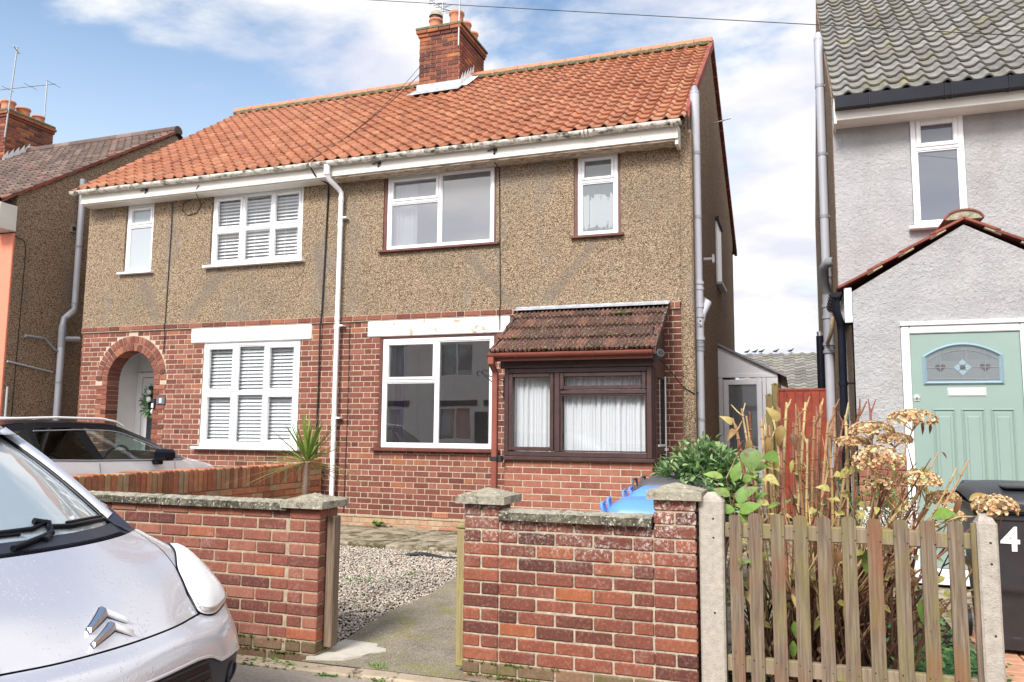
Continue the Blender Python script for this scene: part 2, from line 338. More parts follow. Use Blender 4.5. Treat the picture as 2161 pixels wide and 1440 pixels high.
def glass(name, tint=(.93, .95, .96), ior=1.62, rough=0.0, tr=1.0, body=None, bodyf=0.0):
    t = NT(name); tr_ = t.n('ShaderNodeBsdfTransparent'); tr_.inputs[0].default_value = (*tint, 1)
    gl = t.n('ShaderNodeBsdfGlossy'); gl.inputs['Roughness'].default_value = rough; gl.inputs[0].default_value = (1, 1, 1, 1)
    nm = t.bump(t.noise(1.4, 2, .5), .02, .05); t.l(nm, gl.inputs['Normal'])
    # Schlick reflectance from both sides of the pane alike
    geo = t.n('ShaderNodeNewGeometry'); dt = t.n('ShaderNodeVectorMath', operation='DOT_PRODUCT'); t.l(geo.outputs['Incoming'], dt.inputs[0]); t.l(geo.outputs['Normal'], dt.inputs[1])
    f0 = ((ior-1)/(ior+1))**2
    sch = t.math('ADD', t.math('MULTIPLY', t.math('POWER', t.math('SUBTRACT', 1.0, t.math('ABSOLUTE', dt.outputs['Value']), True), 5.0), 1-f0), f0, True)
    class fr: outputs = [sch]
    mx = t.n('ShaderNodeMixShader'); t.l(fr.outputs[0], mx.inputs[0]); t.l(tr_.outputs[0], mx.inputs[1]); t.l(gl.outputs[0], mx.inputs[2])
    last = mx.outputs[0]
    if body:
        df = t.n('ShaderNodeBsdfDiffuse'); df.inputs[0].default_value = (*body, 1)
        m2 = t.n('ShaderNodeMixShader'); m2.inputs[0].default_value = bodyf; t.l(last, m2.inputs[1]); t.l(df.outputs[0], m2.inputs[2])
        # keep the reflection on top of the body
        m3 = t.n('ShaderNodeMixShader'); t.l(fr.outputs[0], m3.inputs[0]); t.l(m2.outputs[0], m3.inputs[1]); t.l(gl.outputs[0], m3.inputs[2]); last = m3.outputs[0]
    t.l(last, t.out.inputs[0]); MATS[name] = t.m
glass('glass', ior=1.9)
glass('glass_net', ior=1.85, body=(.25, .26, .29), bodyf=.50)
glass('glass_frosted', ior=1.7, body=(.43, .47, .50), bodyf=.85)
glass('glass_mirror', ior=2.9)
glass('glass_obscure', ior=1.75, body=(.10, .115, .15), bodyf=.85)
glass('glass_streaky', ior=1.6, body=(.24, .28, .31), bodyf=.45)
glass('glass_privacy_panel', ior=1.5, body=(.03, .04, .05), bodyf=.95)
glass('glass_car', tint=(.62, .74, .72), ior=1.6)
glass('glass_privacy', tint=(.035, .045, .05), ior=1.36)
glass('screen_glass', tint=(.72, .82, .83), ior=2.4, body=(.62, .71, .74), bodyf=.5)  # pale blue body puts a sky reflection into the windscreen colour
glass('lamp_glass', ior=1.5, body=(.90, .90, .91), bodyf=.80)
def cloth(name, c, rough=.9, trans=.3):
    t = NT(name); d = t.n('ShaderNodeBsdfDiffuse'); d.inputs[0].default_value = (*c, 1); tl = t.n('ShaderNodeBsdfTranslucent'); tl.inputs[0].default_value = (*c, 1)
    m = t.n('ShaderNodeMixShader'); m.inputs[0].default_value = trans; t.l(d.outputs[0], m.inputs[1]); t.l(tl.outputs[0], m.inputs[2]); t.l(m.outputs[0], t.out.inputs[0]); MATS[name] = t.m
cloth('curtain_white', (.90, .91, .93))
plain('upvc_lilac', (.76, .76, .81), .35, var=.04, vscale=3); cloth('curtain_purple', (.02, .010, .03), trans=.05)
def leafm(name, stops, trans=.25, rough=.5, scale=25, spots=None):
    t = NT(name); c = t.ramp(t.attr(), stops)
    c = t.mix(t.math('MULTIPLY', t.step(t.noise(scale, 4, .6), .45, .7), .35), c, tuple(x*.45 for x in stops[0][1][:3])+(1,))
    if spots: c = t.mix(t.math('MULTIPLY', t.step(t.noise(spots[0], 4, .65), .54, .66), .85), c, spots[1])
    b = t.n('ShaderNodeBsdfPrincipled'); t.l(c, b.inputs['Base Color']); b.inputs['Roughness'].default_value = rough; b.inputs['Specular IOR Level'].default_value = .35
    tl = t.n('ShaderNodeBsdfTranslucent'); t.l(c, tl.inputs[0]); m = t.n('ShaderNodeMixShader'); m.inputs[0].default_value = trans
    t.l(b.outputs[0], m.inputs[1]); t.l(tl.outputs[0], m.inputs[2]); t.l(m.outputs[0], t.out.inputs[0]); MATS[name] = t.m
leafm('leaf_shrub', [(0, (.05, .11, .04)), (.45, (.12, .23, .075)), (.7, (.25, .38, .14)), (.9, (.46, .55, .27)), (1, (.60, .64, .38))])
leafm('leaf_hydrangea', [(0, (.10, .20, .035)), (.6, (.19, .33, .06)), (1, (.33, .44, .10))], scale=60, spots=(22, (.20, .09, .09, 1)))
leafm('leaf_turning', [(0, (.13, .22, .06)), (1, (.28, .40, .12))], spots=(14, (.17, .07, .09, 1)), scale=60)
leafm('leaf_turning2', [(0, (.20, .24, .06)), (.5, (.40, .38, .10)), (1, (.52, .46, .16))], spots=(30, (.22, .12, .06, 1)), scale=60)
leafm('leaf_withered', [(0, (.09, .035, .03)), (.4, (.28, .15, .07)), (.8, (.46, .36, .12)), (1, (.50, .47, .22))])
leafm('leaf_green', [(0, (.04, .12, .05)), (.6, (.11, .27, .09)), (1, (.22, .42, .13))])
leafm('leaf_cordyline', [(0, (.13, .21, .035)), (.5, (.25, .35, .07)), (1, (.55, .50, .19))])
leafm('petal_dry', [(0, (.34, .15, .07)), (.25, (.55, .31, .15)), (.55, (.72, .52, .30)), (.8, (.76, .66, .42)), (1, (.50, .52, .20))], trans=.2, scale=60)
leafm('weed', [(0, (.07, .17, .03)), (1, (.24, .42, .09))])
leafm('moss', [(0, (.07, .10, .02)), (1, (.17, .20, .05))], trans=.05, rough=.95)
def stemm(name, stops):
    t = NT(name); c = t.ramp(t.attr(), stops); c = t.mix(t.math('MULTIPLY', t.step(t.noise(28, 5, .65, (1, 1, .35)), .46, .66), .6), c, (.14, .05, .035, 1))
    t.bsdf(c, .65, 0, t.bump(t.noise(90, 4, .6), .3, .004), .3); MATS[name] = t.m
stemm('stem_tan', [(0, (.22, .095, .055)), (.35, (.40, .23, .115)), (.7, (.54, .38, .19)), (1, (.54, .45, .22))])
stemm('stem_red', [(0, (.17, .06, .042)), (1, (.40, .18, .12))])
stemm('dead_wood', [(0, (.05, .024, .016)), (.7, (.13, .065, .042)), (1, (.26, .17, .10))])
stemm('bark', [(0, (.14, .09, .06)), (1, (.30, .24, .18))])
def picketm():
    t = NT('picket_wood')
    oi = t.n('ShaderNodeObjectInfo'); off = t.n('ShaderNodeCombineXYZ'); t.l(t.math('MULTIPLY', oi.outputs['Random'], 37.0), off.inputs[0]); t.l(t.math('MULTIPLY', oi.outputs['Random'], 19.0), off.inputs[2])
    g = t.noise(26, 6, .65, (3.0, 1, .12), .4, off.outputs[0])
    base = t.ramp(g, [(.25, (.075, .052, .038)), (.5, (.17, .125, .090)), (.75, (.29, .235, .17))])
    w = t.noise(3.0, 4, .6, (1.2, 1, .7), .0, off.outputs[0])
    base = t.mix(t.math('MULTIPLY', t.step(w, .50, .66), .62), base, (.22, .090, .042, 1))
    a = t.noise(2.6, 5, .65, (2.6, 1, .8), .2, off.outputs[0])
    base = t.mix(t.math('MULTIPLY', t.step(a, .46, .64), .50), base, (.20, .185, .055, 1))
    k = t.noise(20, 3, .5, (1, 1, .5), .0, off.outputs[0]); base = t.mix(t.math('MULTIPLY', t.step(k, .68, .74), .8), base, (.06, .03, .02, 1))
    t.bsdf(base, .85, 0, t.bump(g, .4, .006), .2); MATS['picket_wood'] = t.m
picketm()
def woodm(name, a, b, c, green=None):
    t = NT(name); g = t.noise(30, 6, .65, (2.2, 2.2, .10), .5); base = t.ramp(g, [(.25, a), (.5, b), (.75, c)])
    if green: base = t.mix(t.math('MULTIPLY', t.step(t.noise(5, 5, .6), .48, .62), .6), base, green)
    t.bsdf(base, .9, 0, t.bump(g, .6, .008), .15); MATS[name] = t.m
woodm('post_wood', (.09, .06, .04, 1), (.19, .14, .10, 1), (.30, .235, .17, 1))
woodm('post_wood_green', (.20, .15, .08, 1), (.30, .24, .12, 1), (.38, .32, .17, 1), (.34, .33, .09, 1))
woodm('rail_wood', (.16, .12, .08, 1), (.26, .20, .14, 1), (.36, .29, .22, 1), (.25, .25, .07, 1))
def gravelm():
    t = NT('gravel_stone'); c = t.ramp(t.attr(), [(0, (.17, .14, .115)), (.2, (.34, .285, .225)), (.5, (.49, .43, .36)), (.8, (.60, .555, .49)), (.93, (.42, .28, .18)), (1, (.72, .70, .66))])
    t.bsdf(c, .75, 0, t.bump(t.noise(120, 3, .5), .3, .003), .3); MATS['gravel_stone'] = t.m
gravelm()

# ---------------------------------------------------------------- mesh helpers
class MB:
    def __init__(s): s.v = []; s.f = []; s.t = []; s.m = []; s.s = []
    def add(s, vs_, fs, tint=None, mi=0, smooth=False):
        o = len(s.v); s.v.extend(vs_)
        tv = rnd.random() if tint is None else tint
        for f in fs:
            s.f.append([i+o for i in f]); s.t.append(tv); s.m.append(mi); s.s.append(smooth)
    def box(s, x0, x1, y0, y1, z0, z1, c=0.0, tint=None, mi=0, M=None):
        if x0 > x1: x0, x1 = x1, x0
        if y0 > y1: y0, y1 = y1, y0
        if z0 > z1: z0, z1 = z1, z0
        if c <= 0:
            v = [(x, y, z) for x in (x0, x1) for y in (y0, y1) for z in (z0, z1)]
            f = [(0, 1, 3, 2), (4, 6, 7, 5), (0, 4, 5, 1), (2, 3, 7, 6), (0, 2, 6, 4), (1, 5, 7, 3)]
        else:
            c = min(c, (x1-x0)*.45, (y1-y0)*.45, (z1-z0)*.45)
            v = []; idx = {}
            X = (x0, x1); Y = (y0, y1); Z = (z0, z1)
            for i in (0, 1):
                for j in (0, 1):
                    for k in (0, 1):
                        sx = c if i == 0 else -c; sy = c if j == 0 else -c; sz = c if k == 0 else -c
                        for a in range(3):
                            idx[i, j, k, a] = len(v)
                            v.append((X[i]+(0 if a == 0 else sx), Y[j]+(0 if a == 1 else sy), Z[k]+(0 if a == 2 else sz)))
            f = []
            for i in (0, 1): f.append([idx[i, j, k, 0] for j, k in ((0, 0), (0, 1), (1, 1), (1, 0))][::(1 if i == 0 else -1)])
            for j in (0, 1): f.append([idx[i, j, k, 1] for i, k in ((0, 0), (1, 0), (1, 1), (0, 1))][::(1 if j == 0 else -1)])
            for k in (0, 1): f.append([idx[i, j, k, 2] for i, j in ((0, 0), (0, 1), (1, 1), (1, 0))][::(1 if k == 0 else -1)])
            for j in (0, 1):
                for k in (0, 1): f.append([idx[0, j, k, 1], idx[1, j, k, 1], idx[1, j, k, 2], idx[0, j, k, 2]][::(1 if j == k else -1)])
            for i in (0, 1):
                for k in (0, 1): f.append([idx[i, 0, k, 0], idx[i, 1, k, 0], idx[i, 1, k, 2], idx[i, 0, k, 2]][::(-1 if i == k else 1)])
            for i in (0, 1):
                for j in (0, 1): f.append([idx[i, j, 0, 0], idx[i, j, 1, 0], idx[i, j, 1, 1], idx[i, j, 0, 1]][::(1 if i == j else -1)])
            for i in (0, 1):
                for j in (0, 1):
                    for k in (0, 1): f.append([idx[i, j, k, a] for a in range(3)][::(1 if (i+j+k) % 2 == 0 else -1)])
        if M is not None: v = [tuple(M @ Vector(p)) for p in v]
        s.add(v, f, tint, mi)
    def tube(s, path, r, n=8, tint=None, mi=0, caps=True, smooth=True):
        path = [Vector(p) for p in path]; m = len(path)
        rs = r if isinstance(r, (list, tuple)) else [r]*m
        vs_ = []; prev = None
        for i, p in enumerate(path):
            d = (path[min(i+1, m-1)] - path[max(i-1, 0)])
            if d.length < 1e-9: d = Vector((0, 0, 1))
            d.normalize()
            if prev is None:
                a = Vector((0, 0, 1)) if abs(d.z) < .9 else Vector((1, 0, 0))
                u = d.cross(a).normalized()
            else:
                u = (prev - d*prev.dot(d)); u = u.normalized() if u.length > 1e-6 else d.cross(Vector((0, .3, 1))).normalized()
            prev = u; w = d.cross(u)
            for k in range(n):
                a = 2*math.pi*k/n; vs_.append(tuple(p + rs[i]*(math.cos(a)*u + math.sin(a)*w)))
        fs = [(i*n+k, i*n+(k+1) % n, (i+1)*n+(k+1) % n, (i+1)*n+k) for i in range(m-1) for k in range(n)]
        s.add(vs_, fs, tint, mi, smooth)
        if caps:
            s.add(vs_[:n], [tuple(range(n))[::-1]], tint, mi); s.add(vs_[-n:], [tuple(range(n))], tint, mi)
    def lathe(s, prof, cx, cy, n=20, tint=None, mi=0, smooth=True, M=None):
        vs_ = []
        for r, z in prof:
            for k in range(n):
                a = 2*math.pi*k/n; p = (cx + r*math.cos(a), cy + r*math.sin(a), z)
                vs_.append(p if M is None else tuple(M @ Vector(p)))
        m = len(prof)
        s.add(vs_, [(i*n+k, i*n+(k+1) % n, (i+1)*n+(k+1) % n, (i+1)*n+k) for i in range(m-1) for k in range(n)], tint, mi, smooth)
        for i, fl in ((0, True), (m-1, False)):
            if prof[i][0] > 1e-5: s.add(vs_[i*n:(i+1)*n], [tuple(range(n))[::-1] if fl else tuple(range(n))], tint, mi)
    def prism(s, poly, axis, lo, hi, tint=None, mi=0):
        def P(a, b, c): return {'x': (c, a, b), 'y': (a, c, b), 'z': (a, b, c)}[axis]
        n = len(poly); v = [P(a, b, lo) for a, b in poly] + [P(a, b, hi) for a, b in poly]
        f = [tuple(range(n)), tuple(range(2*n-1, n-1, -1))] + [(i, i+n, (i+1) % n+n, (i+1) % n) for i in range(n)]
        s.add(v, f, tint, mi)
    def grid(s, P, tint=None, mi=0, smooth=True, flip=False):
        nu = len(P); nv = len(P[0]); v = [tuple(p) for row in P for p in row]
        f = [(i*nv+j, i*nv+j+1, (i+1)*nv+j+1, (i+1)*nv+j) for i in range(nu-1) for j in range(nv-1)]
        if flip: f = [q[::-1] for q in f]
        s.add(v, f, tint, mi, smooth)
    def build(s, name, mats, parent=None, local=False):
        me = bpy.data.meshes.new(name); me.from_pydata(s.v, [], s.f)
        for m in (mats if isinstance(mats, (list, tuple)) else [mats]): me.materials.append(MATS[m])
        me.polygons.foreach_set('material_index', s.m); me.polygons.foreach_set('use_smooth', s.s)
        a = me.attributes.new('tint', 'FLOAT', 'FACE'); a.data.foreach_set('value', s.t)
        me.update()
        o = bpy.data.objects.new(name, me); COL.objects.link(o)
        if parent is not None:
            o.parent = parent
            if not local: o.matrix_parent_inverse = PW[parent.name].inverted()
        PW[o.name] = Matrix()
        return o
PW = {}
def tag(o, label=None, cat=None, group=None, kind=None):
    for k, v in (('label', label), ('category', cat), ('group', group), ('kind', kind)):
        if v: o[k] = v
    return o
def thing(name, loc, label, cat, group=None, rz=0.0):
    o = bpy.data.objects.new(name, None); COL.objects.link(o); o.empty_display_size = .2
    o.location = loc; o.rotation_euler = (0, 0, rz)
    PW[o.name] = Matrix.Translation(loc) @ Matrix.Rotation(rz, 4, 'Z')
    return tag(o, label, cat, group)
def copy_tree(o, parent=None):
    c = o.copy(); COL.objects.link(c)
    if parent is not None: c.parent = parent
    for ch in [q for q in bpy.data.objects if q.parent == o]: copy_tree(ch, c)
    return c
def uvn(plane):
    """plane frames: (u, v, outward) for walls facing the street, the east, the west"""
    return {'-y': (Vector((1, 0, 0)), Vector((0, 0, 1)), Vector((0, -1, 0))), '+x': (Vector((0, 1, 0)), Vector((0, 0, 1)), Vector((1, 0, 0))), '-x': (Vector((0, -1, 0)), Vector((0, 0, 1)), Vector((-1, 0, 0)))}[plane]
def brick_plate(mb, O, u, v, n, a0, a1, b0, b1, d=.012, c=.0035, tint=None, mi=0):
    j = lambda q: q + rnd.uniform(-.0012, .0012)
    a0, a1, b0, b1 = j(a0), j(a1), j(b0), j(b1); d2 = d + rnd.uniform(-.0015, .0015)
    if a1-a0 < .012 or b1-b0 < .012: return
    P = lambda a, b, h: tuple(O + u*a + v*b + n*h)
    V = [P(a0, b0, -.004), P(a1, b0, -.004), P(a1, b1, -.004), P(a0, b1, -.004), P(a0, b0, d2-c), P(a1, b0, d2-c), P(a1, b1, d2-c), P(a0, b1, d2-c), P(a0+c, b0+c, d2), P(a1-c, b0+c, d2), P(a1-c, b1-c, d2), P(a0+c, b1-c, d2)]
    F = [(8, 9, 10, 11)] + [(i, (i+1) % 4, (i+1) % 4+4, i+4) for i in range(4)] + [(i+4, (i+1) % 4+4, (i+1) % 4+8, i+8) for i in range(4)]
    mb.add(V, F, tint, mi)
def sub_iv(iv, holes):
    out = [iv]
    for h0, h1 in holes:
        nx = []
        for a, b in out:
            if h1 <= a or h0 >= b: nx.append((a, b)); continue
            if h0 > a: nx.append((a, h0))
            if h1 < b: nx.append((h1, b))
        out = nx
    return out
def brickwork(mb, O, plane, u0, u1, v0, v1, bond='flemish', course=.075, joint=.010, holes=None, skip=None, d=.012, tintf=None, mif=None, phase=0.0):
    """individual bricks laid on a wall plane; holes: f(v0, v1) -> list of u intervals to leave free"""
    u, v, n = uvn(plane); O = Vector(O)
    rows = int(round((v1-v0)/course))
    for r in range(rows):
        b0 = v0 + r*course + joint*.5; b1 = v0 + (r+1)*course - joint*.5
        if bond == 'flemish': seq = [.215, .1025]; per = .3375; off = (r % 2)*.16875
        elif bond == 'garden': seq = [.215, .215, .215, .1025] if r % 2 else [.215, .1025, .215]; per = sum(seq)+.01*len(seq); off = (r % 2)*.056
        else: seq = [.215]; per = .225; off = (r % 2)*.1125
        x = u0 - off - phase - per; k = 0
        while x < u1:
            w = seq[k % len(seq)]; a0 = x + joint*.5; a1 = x + w + joint*.5
            lo = max(a0, u0); hi = min(a1, u1)
            if hi - lo > .02:
                for (p, q) in sub_iv((lo, hi), holes(b0, b1) if holes else []):
                    if q-p > .022:
                        brick_plate(mb, O, u, v, n, p, q, b0, b1, d, tint=(tintf(p, b0) if tintf else None), mi=(mif(p, b0) if mif else 0))
            x += w + joint; k += 1
def wall_cells(mb, plane, O, us, vs_, solid, thick, mi=0):
    """wall sheet with openings: front, back and reveals, cell by cell"""
    u, v, n = uvn(plane); O = Vector(O); nu = len(us)-1; nv = len(vs_)-1
    P = lambda a, b, h: tuple(O + u*a + v*b - n*h)
    S_ = [[solid((us[i]+us[i+1])/2, (vs_[j]+vs_[j+1])/2) for j in range(nv)] for i in range(nu)]
    g = lambda i, j: 0 <= i < nu and 0 <= j < nv and S_[i][j]
    for i in range(nu):
        for j in range(nv):
            if not S_[i][j]: continue
            a0, a1, b0, b1 = us[i], us[i+1], vs_[j], vs_[j+1]
            mb.add([P(a0, b0, 0), P(a1, b0, 0), P(a1, b1, 0), P(a0, b1, 0)], [(0, 1, 2, 3)], 0, mi)
            mb.add([P(a0, b0, thick), P(a1, b0, thick), P(a1, b1, thick), P(a0, b1, thick)], [(3, 2, 1, 0)], 0, mi)
            for (di, dj, e) in ((-1, 0, (a0, b0, a0, b1)), (1, 0, (a1, b1, a1, b0)), (0, -1, (a1, b0, a0, b0)), (0, 1, (a0, b1, a1, b1))):
                if not g(i+di, j+dj):
                    p, q, r_, w = e
                    mb.add([P(p, q, 0), P(r_, w, 0), P(r_, w, thick), P(p, q, thick)], [(0, 1, 2, 3)], 0, mi)
def tilefield(mb, O, u, s_, n, ncol, nrow, w, g, prof, th=.022, over=1.12, seg=8, jitter=.004, tintf=None, clip=None, mi=0, lift=.03):
    O = Vector(O); u = Vector(u); s_ = Vector(s_); n = Vector(n)
    ts = [k/seg for k in range(seg+1)]; hs = [prof(t) for t in ts]
    for r in range(nrow):
        for c in range(ncol):
            if clip and not clip(r, c): continue
            b = O + u*(c*w + rnd.uniform(-.002, .002)) + s_*(r*g + rnd.uniform(-jitter, jitter)); li = lift + rnd.uniform(-.003, .004)
            top = [b + u*(t*w*1.02) + n*(h+li) for t, h in zip(ts, hs)]
            up = [b + u*(t*w*1.02) + s_*(g*over) + n*(h+li*.15) for t, h in zip(ts, hs)]
            bot = [p - n*th for p in top]
            V = [tuple(p) for p in top] + [tuple(p) for p in up]
            k = seg+1
            tv = tintf(r, c) if tintf else rnd.random()
            mb.add(V, [(i, i+1, k+i+1, k+i) for i in range(seg)], tv, mi, True)
            V2 = [tuple(p) for p in bot] + [tuple(p) for p in top]
            mb.add(V2, [(i, i+1, k+i+1, k+i) for i in range(seg)], tv*.6, mi, False)
            # side lip
            for (p, q) in ((top[0], up[0]), (top[-1], up[-1])):
                mb.add([tuple(p), tuple(q), tuple(q-n*th), tuple(p-n*th)], [(0, 1, 2, 3)], tv*.6, mi)
def pantile(t): return .036*math.sin(math.pi*(t-.64)/.36)**.8 if .64 < t < 1 else -.009*math.sin(math.pi*min(t, .64)/.64)
def bigwave(t): return .038*math.sin(math.pi*(t-.5)/.5)**1.3 if .5 < t < 1 else -.010*math.sin(math.pi*min(t, .5)/.5)
def ribtile(t):
    f = (t*2) % 1.0
    return .022 if .08 < f < .36 else 0.0
def text_mesh(txt, size, depth):
    cu_ = bpy.data.curves.new('t', 'FONT'); cu_.body = txt; cu_.size = size; cu_.extrude = depth; cu_.offset = size*.022; cu_.align_x = 'CENTER'; cu_.align_y = 'CENTER'
    o = bpy.data.objects.new('t', cu_); COL.objects.link(o)
    dg = bpy.context.evaluated_depsgraph_get(); me = o.evaluated_get(dg).to_mesh()
    V = [tuple(p.co) for p in me.vertices]; F = [tuple(p.vertices) for p in me.polygons]
    bpy.data.objects.remove(o); bpy.data.curves.remove(cu_)
    return V, F

def ring(mb, x0, x1, z0, z1, w, y0, y1, c=.005, mi=0):
    mb.box(x0, x0+w, y0, y1, z0, z1, c, 0, mi); mb.box(x1-w, x1, y0, y1, z0, z1, c, 0, mi)
    mb.box(x0+w, x1-w, y0+.0008, y1, z0, z0+w, c, 0, mi); mb.box(x0+w, x1-w, y0+.0008, y1, z1-w, z1, c, 0, mi)
def window(parent, x0, x1, z0, z1, y, cols, mat='upvc_white', glassm='glass', sill=None, surround=None, blind=None, curtain=None, fw=.042, sw=.038, name='window'):
    """cols: list of (x fraction start, end, [(z fraction lo, hi, opening?)]). y = front of frame"""
    m = MB(); W = x1-x0; H = z1-z0; panes = []
    ring(m, x0, x1, z0, z1, fw, y, y+.07, .006)
    for ci, (a, b, rows) in enumerate(cols):
        ca = x0+fw if a == 0 else x0+W*a; cb = x1-fw if b == 1 else x0+W*b
        if b < 1: m.box(cb-.02, cb+.02, y+.002, y+.07, z0+fw, z1-fw, .005, 0)
        ca2 = ca + (.0 if a == 0 else .02); cb2 = cb - (.0 if b == 1 else .02)
        for (lo, hi, op) in rows:
            za = z0+fw if lo == 0 else z0+H*lo+.017; zb = z1-fw if hi == 1 else z0+H*hi-.017
            if hi < 1: m.box(ca2, cb2, y+.003, y+.068, zb, zb+.034, .005, 0)
            if op: ring(m, ca2+.001, cb2-.001, za+.001, zb-.001, sw, y-.010, y+.05, .008); i = sw
            else: ring(m, ca2+.001, cb2-.001, za+.001, zb-.001, .014, y+.012, y+.05, .004); i = .014
            panes.append((ca2+i-.006, cb2-i+.006, za+i-.006, zb-i+.006))
    w = m.build(name, mat, parent)
    g = MB()
    for (a, b, c, d) in panes:
        g.add([(a, y+.03, c), (b, y+.03, c), (b, y+.03, d), (a, y+.03, d)], [(0, 1, 2, 3)], 0)
        gasket = .004
    g.build('pane', glassm, w)
    if sill:
        sm, ov, dp, hh = sill; s2 = MB(); s2.box(x0-ov, x1+ov, y-dp, y+.06, z0-hh, z0-.001, .006, 0); s2.build('sill', sm, w)
    if surround:
        s2 = MB(); t_ = .05
        s2.box(x0-t_, x0-.001, y-.012, y+.07, z0-.002, z1+.001, .005, 0); s2.box(x1+.001, x1+t_, y-.012, y+.07, z0-.002, z1+.001, .005, 0); s2.box(x0-t_, x1+t_, y-.012, y+.07, z1+.002, z1+.032, .004, 0)
        s2.build('surround', surround, w)
    if blind:
        bm_, pitch, tilt, yb, slw = blind; b2 = MB(); z = z0+.05
        while z < z1-.04:
            Mx = Matrix.Translation((0, y+yb, z)) @ Matrix.Rotation(R(tilt + rnd.uniform(-3, 3)), 4, 'X')
            b2.box(x0+.03, x1-.03, -slw/2, slw/2, -.0012, .0012, 0, 0, M=Mx); z += pitch
        for xx in [x0+W*k for k in (.12, .28, .45, .6, .78, .9)]: b2.box(xx-.0015, xx+.0015, y+yb-slw/2-.002, y+yb-slw/2, z0+.03, z1-.03)
        b2.box(x0+.03, x1-.03, y+yb-.025, y+yb+.025, z1-.045, z1-.005, .004, 0)
        b2.build('blind', bm_, w)
    if curtain:
        cm, segs, yc = curtain; c2 = MB()
        for (a, b, amp) in segs:
            n_ = max(12, int((b-a)*170)); ph = rnd.random()*6; ph2 = rnd.random()*6
            P = [[(xx + .012*math.sin(zz_*2+ph), y+yb_, zz_) for zz_ in [z0 + H*q/6 for q in range(7)]] for xx, yb_ in [(a+(b-a)*i/n_, yc + amp*math.sin(i*.62+ph)*(.55+.45*math.sin(i*.13+ph2)) + amp*.35*math.sin(i*1.7+ph2)) for i in range(n_+1)]]
            c2.grid(P, 0)
        c2.build('curtain', cm, w)
    return w

# ---------------------------------------------------------------- ground
GZ = 0.0
def sheet(name, poly, z, m, thick=None):
    mb = MB()
    if thick: mb.prism(poly, 'z', z-thick, z, 0)
    else: mb.add([(x, y, z) for x, y in poly], [tuple(range(len(poly)))], 0)
    return tag(mb.build(name, m), kind='structure')
sheet('ground', [(-150, -150), (150, -150), (150, 150), (-150, 150)], -.15, 'soil')
sheet('road', [(-60, -6), (60, -6), (60, 1.75), (-60, 1.75)], -.10, 'asphalt')
sheet('pavement', [(-60, 1.87), (60, 1.87), (60, 4.30), (-60, 4.30)], 0.0, 'asphalt', .12)
sheet('kerb', [(-60, 1.752), (60, 1.752), (60, 1.868), (-60, 1.868)], .005, 'concrete_slab', .14)
sheet('far_pavement', [(-60, -8), (60, -8), (60, -6.05), (-60, -6.05)], 0.0, 'asphalt', .12)
mb = MB()
x = -6.1
while x < -.6:
    w = .9 + rnd.uniform(-.02, .02); mb.box(x, x+w-.012, 4.306+rnd.uniform(-.006, .006), 4.44, -.1, .022+rnd.uniform(-.006, .006), .012); x += w
tag(mb.build('edging_kerb', 'pavement_stone'), kind='structure')
sheet('drive', [(-12.3, 4.31), (-6.35, 4.31), (-6.35, 9.68), (-12.3, 9.68)], -.02, 'asphalt')
mb = MB(); mb.add([(-6.05, 4.62, .018), (-2.95, 4.62, .018), (-2.95, 8.25, .092), (-6.05, 8.25, .092)], [(0, 1, 2, 3)], 0); tag(mb.build('garden_bed', 'soil'), kind='structure')
mb = MB()      # concrete path from the gate, rising gently to the porch
P = [[(-2.93 + .03*math.sin(j*1.3) - (0.0 if i else .02), 4.445+j*.30, .018+j*.0125) if i == 0 else (-1.62, 4.445+j*.30, .022+j*.0125) for i in range(2)] for j in range(16)]
mb.grid(P, 0, flip=True); mb.box(-2.93, -1.62, 4.445, 9.1, -.1, .012)
tag(mb.build('path', 'path_concrete'), kind='structure')
mb = MB()
for (a, b) in ((-6.05, -4.42), (-4.405, -3.0)): mb.box(a, b, 8.20, 9.66, -.05, .165+rnd.uniform(-.004, .004), .018)
mb.box(-2.99, -1.3, 8.22, 9.66, -.05, .162, .01)
tag(mb.build('house_apron', 'concrete_slab'), kind='structure')
sheet('side_path', [(-1.615, 4.75), (-.56, 4.75), (.45, 9.0), (.45, 20), (-1.14, 20), (-1.14, 9.65), (-1.615, 7.9)], .10, 'concrete_slab', .15)
sheet('flower_bed', [(-.50, 4.55), (1.02, 4.55), (1.02, 8.55), (-.50, 8.55)], .055, 'soil', .1)
mb = MB(); y = 4.3
for i in range(22):
    for j in range(14):
        mb.box(1.10+j*.215, 1.10+j*.215+.205, 4.4+i*.108, 4.4+i*.108+.100, -.03, .045+rnd.uniform(-.003, .003), .004)
tag(mb.build('brick_path', 'paver_orange'), kind='structure')
sheet('brick_path_edge', [(.99, 4.36), (1.09, 4.36), (1.09, 8.5), (.99, 8.5)], .05, 'concrete_slab', .1)
sheet('cement_patch', [(-2.93, 4.47), (-2.80, 4.50), (-2.70, 4.53), (-2.62, 4.62), (-2.60, 4.70), (-2.53, 4.77), (-2.56, 4.82), (-2.64, 4.84), (-2.67, 4.93), (-2.72, 4.99), (-2.76, 5.10), (-2.84, 5.13), (-2.93, 5.2)], .038, 'cement_patch', .03)
sheet('front_yard', [(4.12, 4.35), (9, 4.35), (9, 9.72), (1.12, 9.72), (1.12, 6.8), (4.12, 6.8)], .03, 'concrete_slab', .1)
sheet('back_gardens', [(-30, 20), (30, 20), (30, 60), (-30, 60)], .02, 'weed')

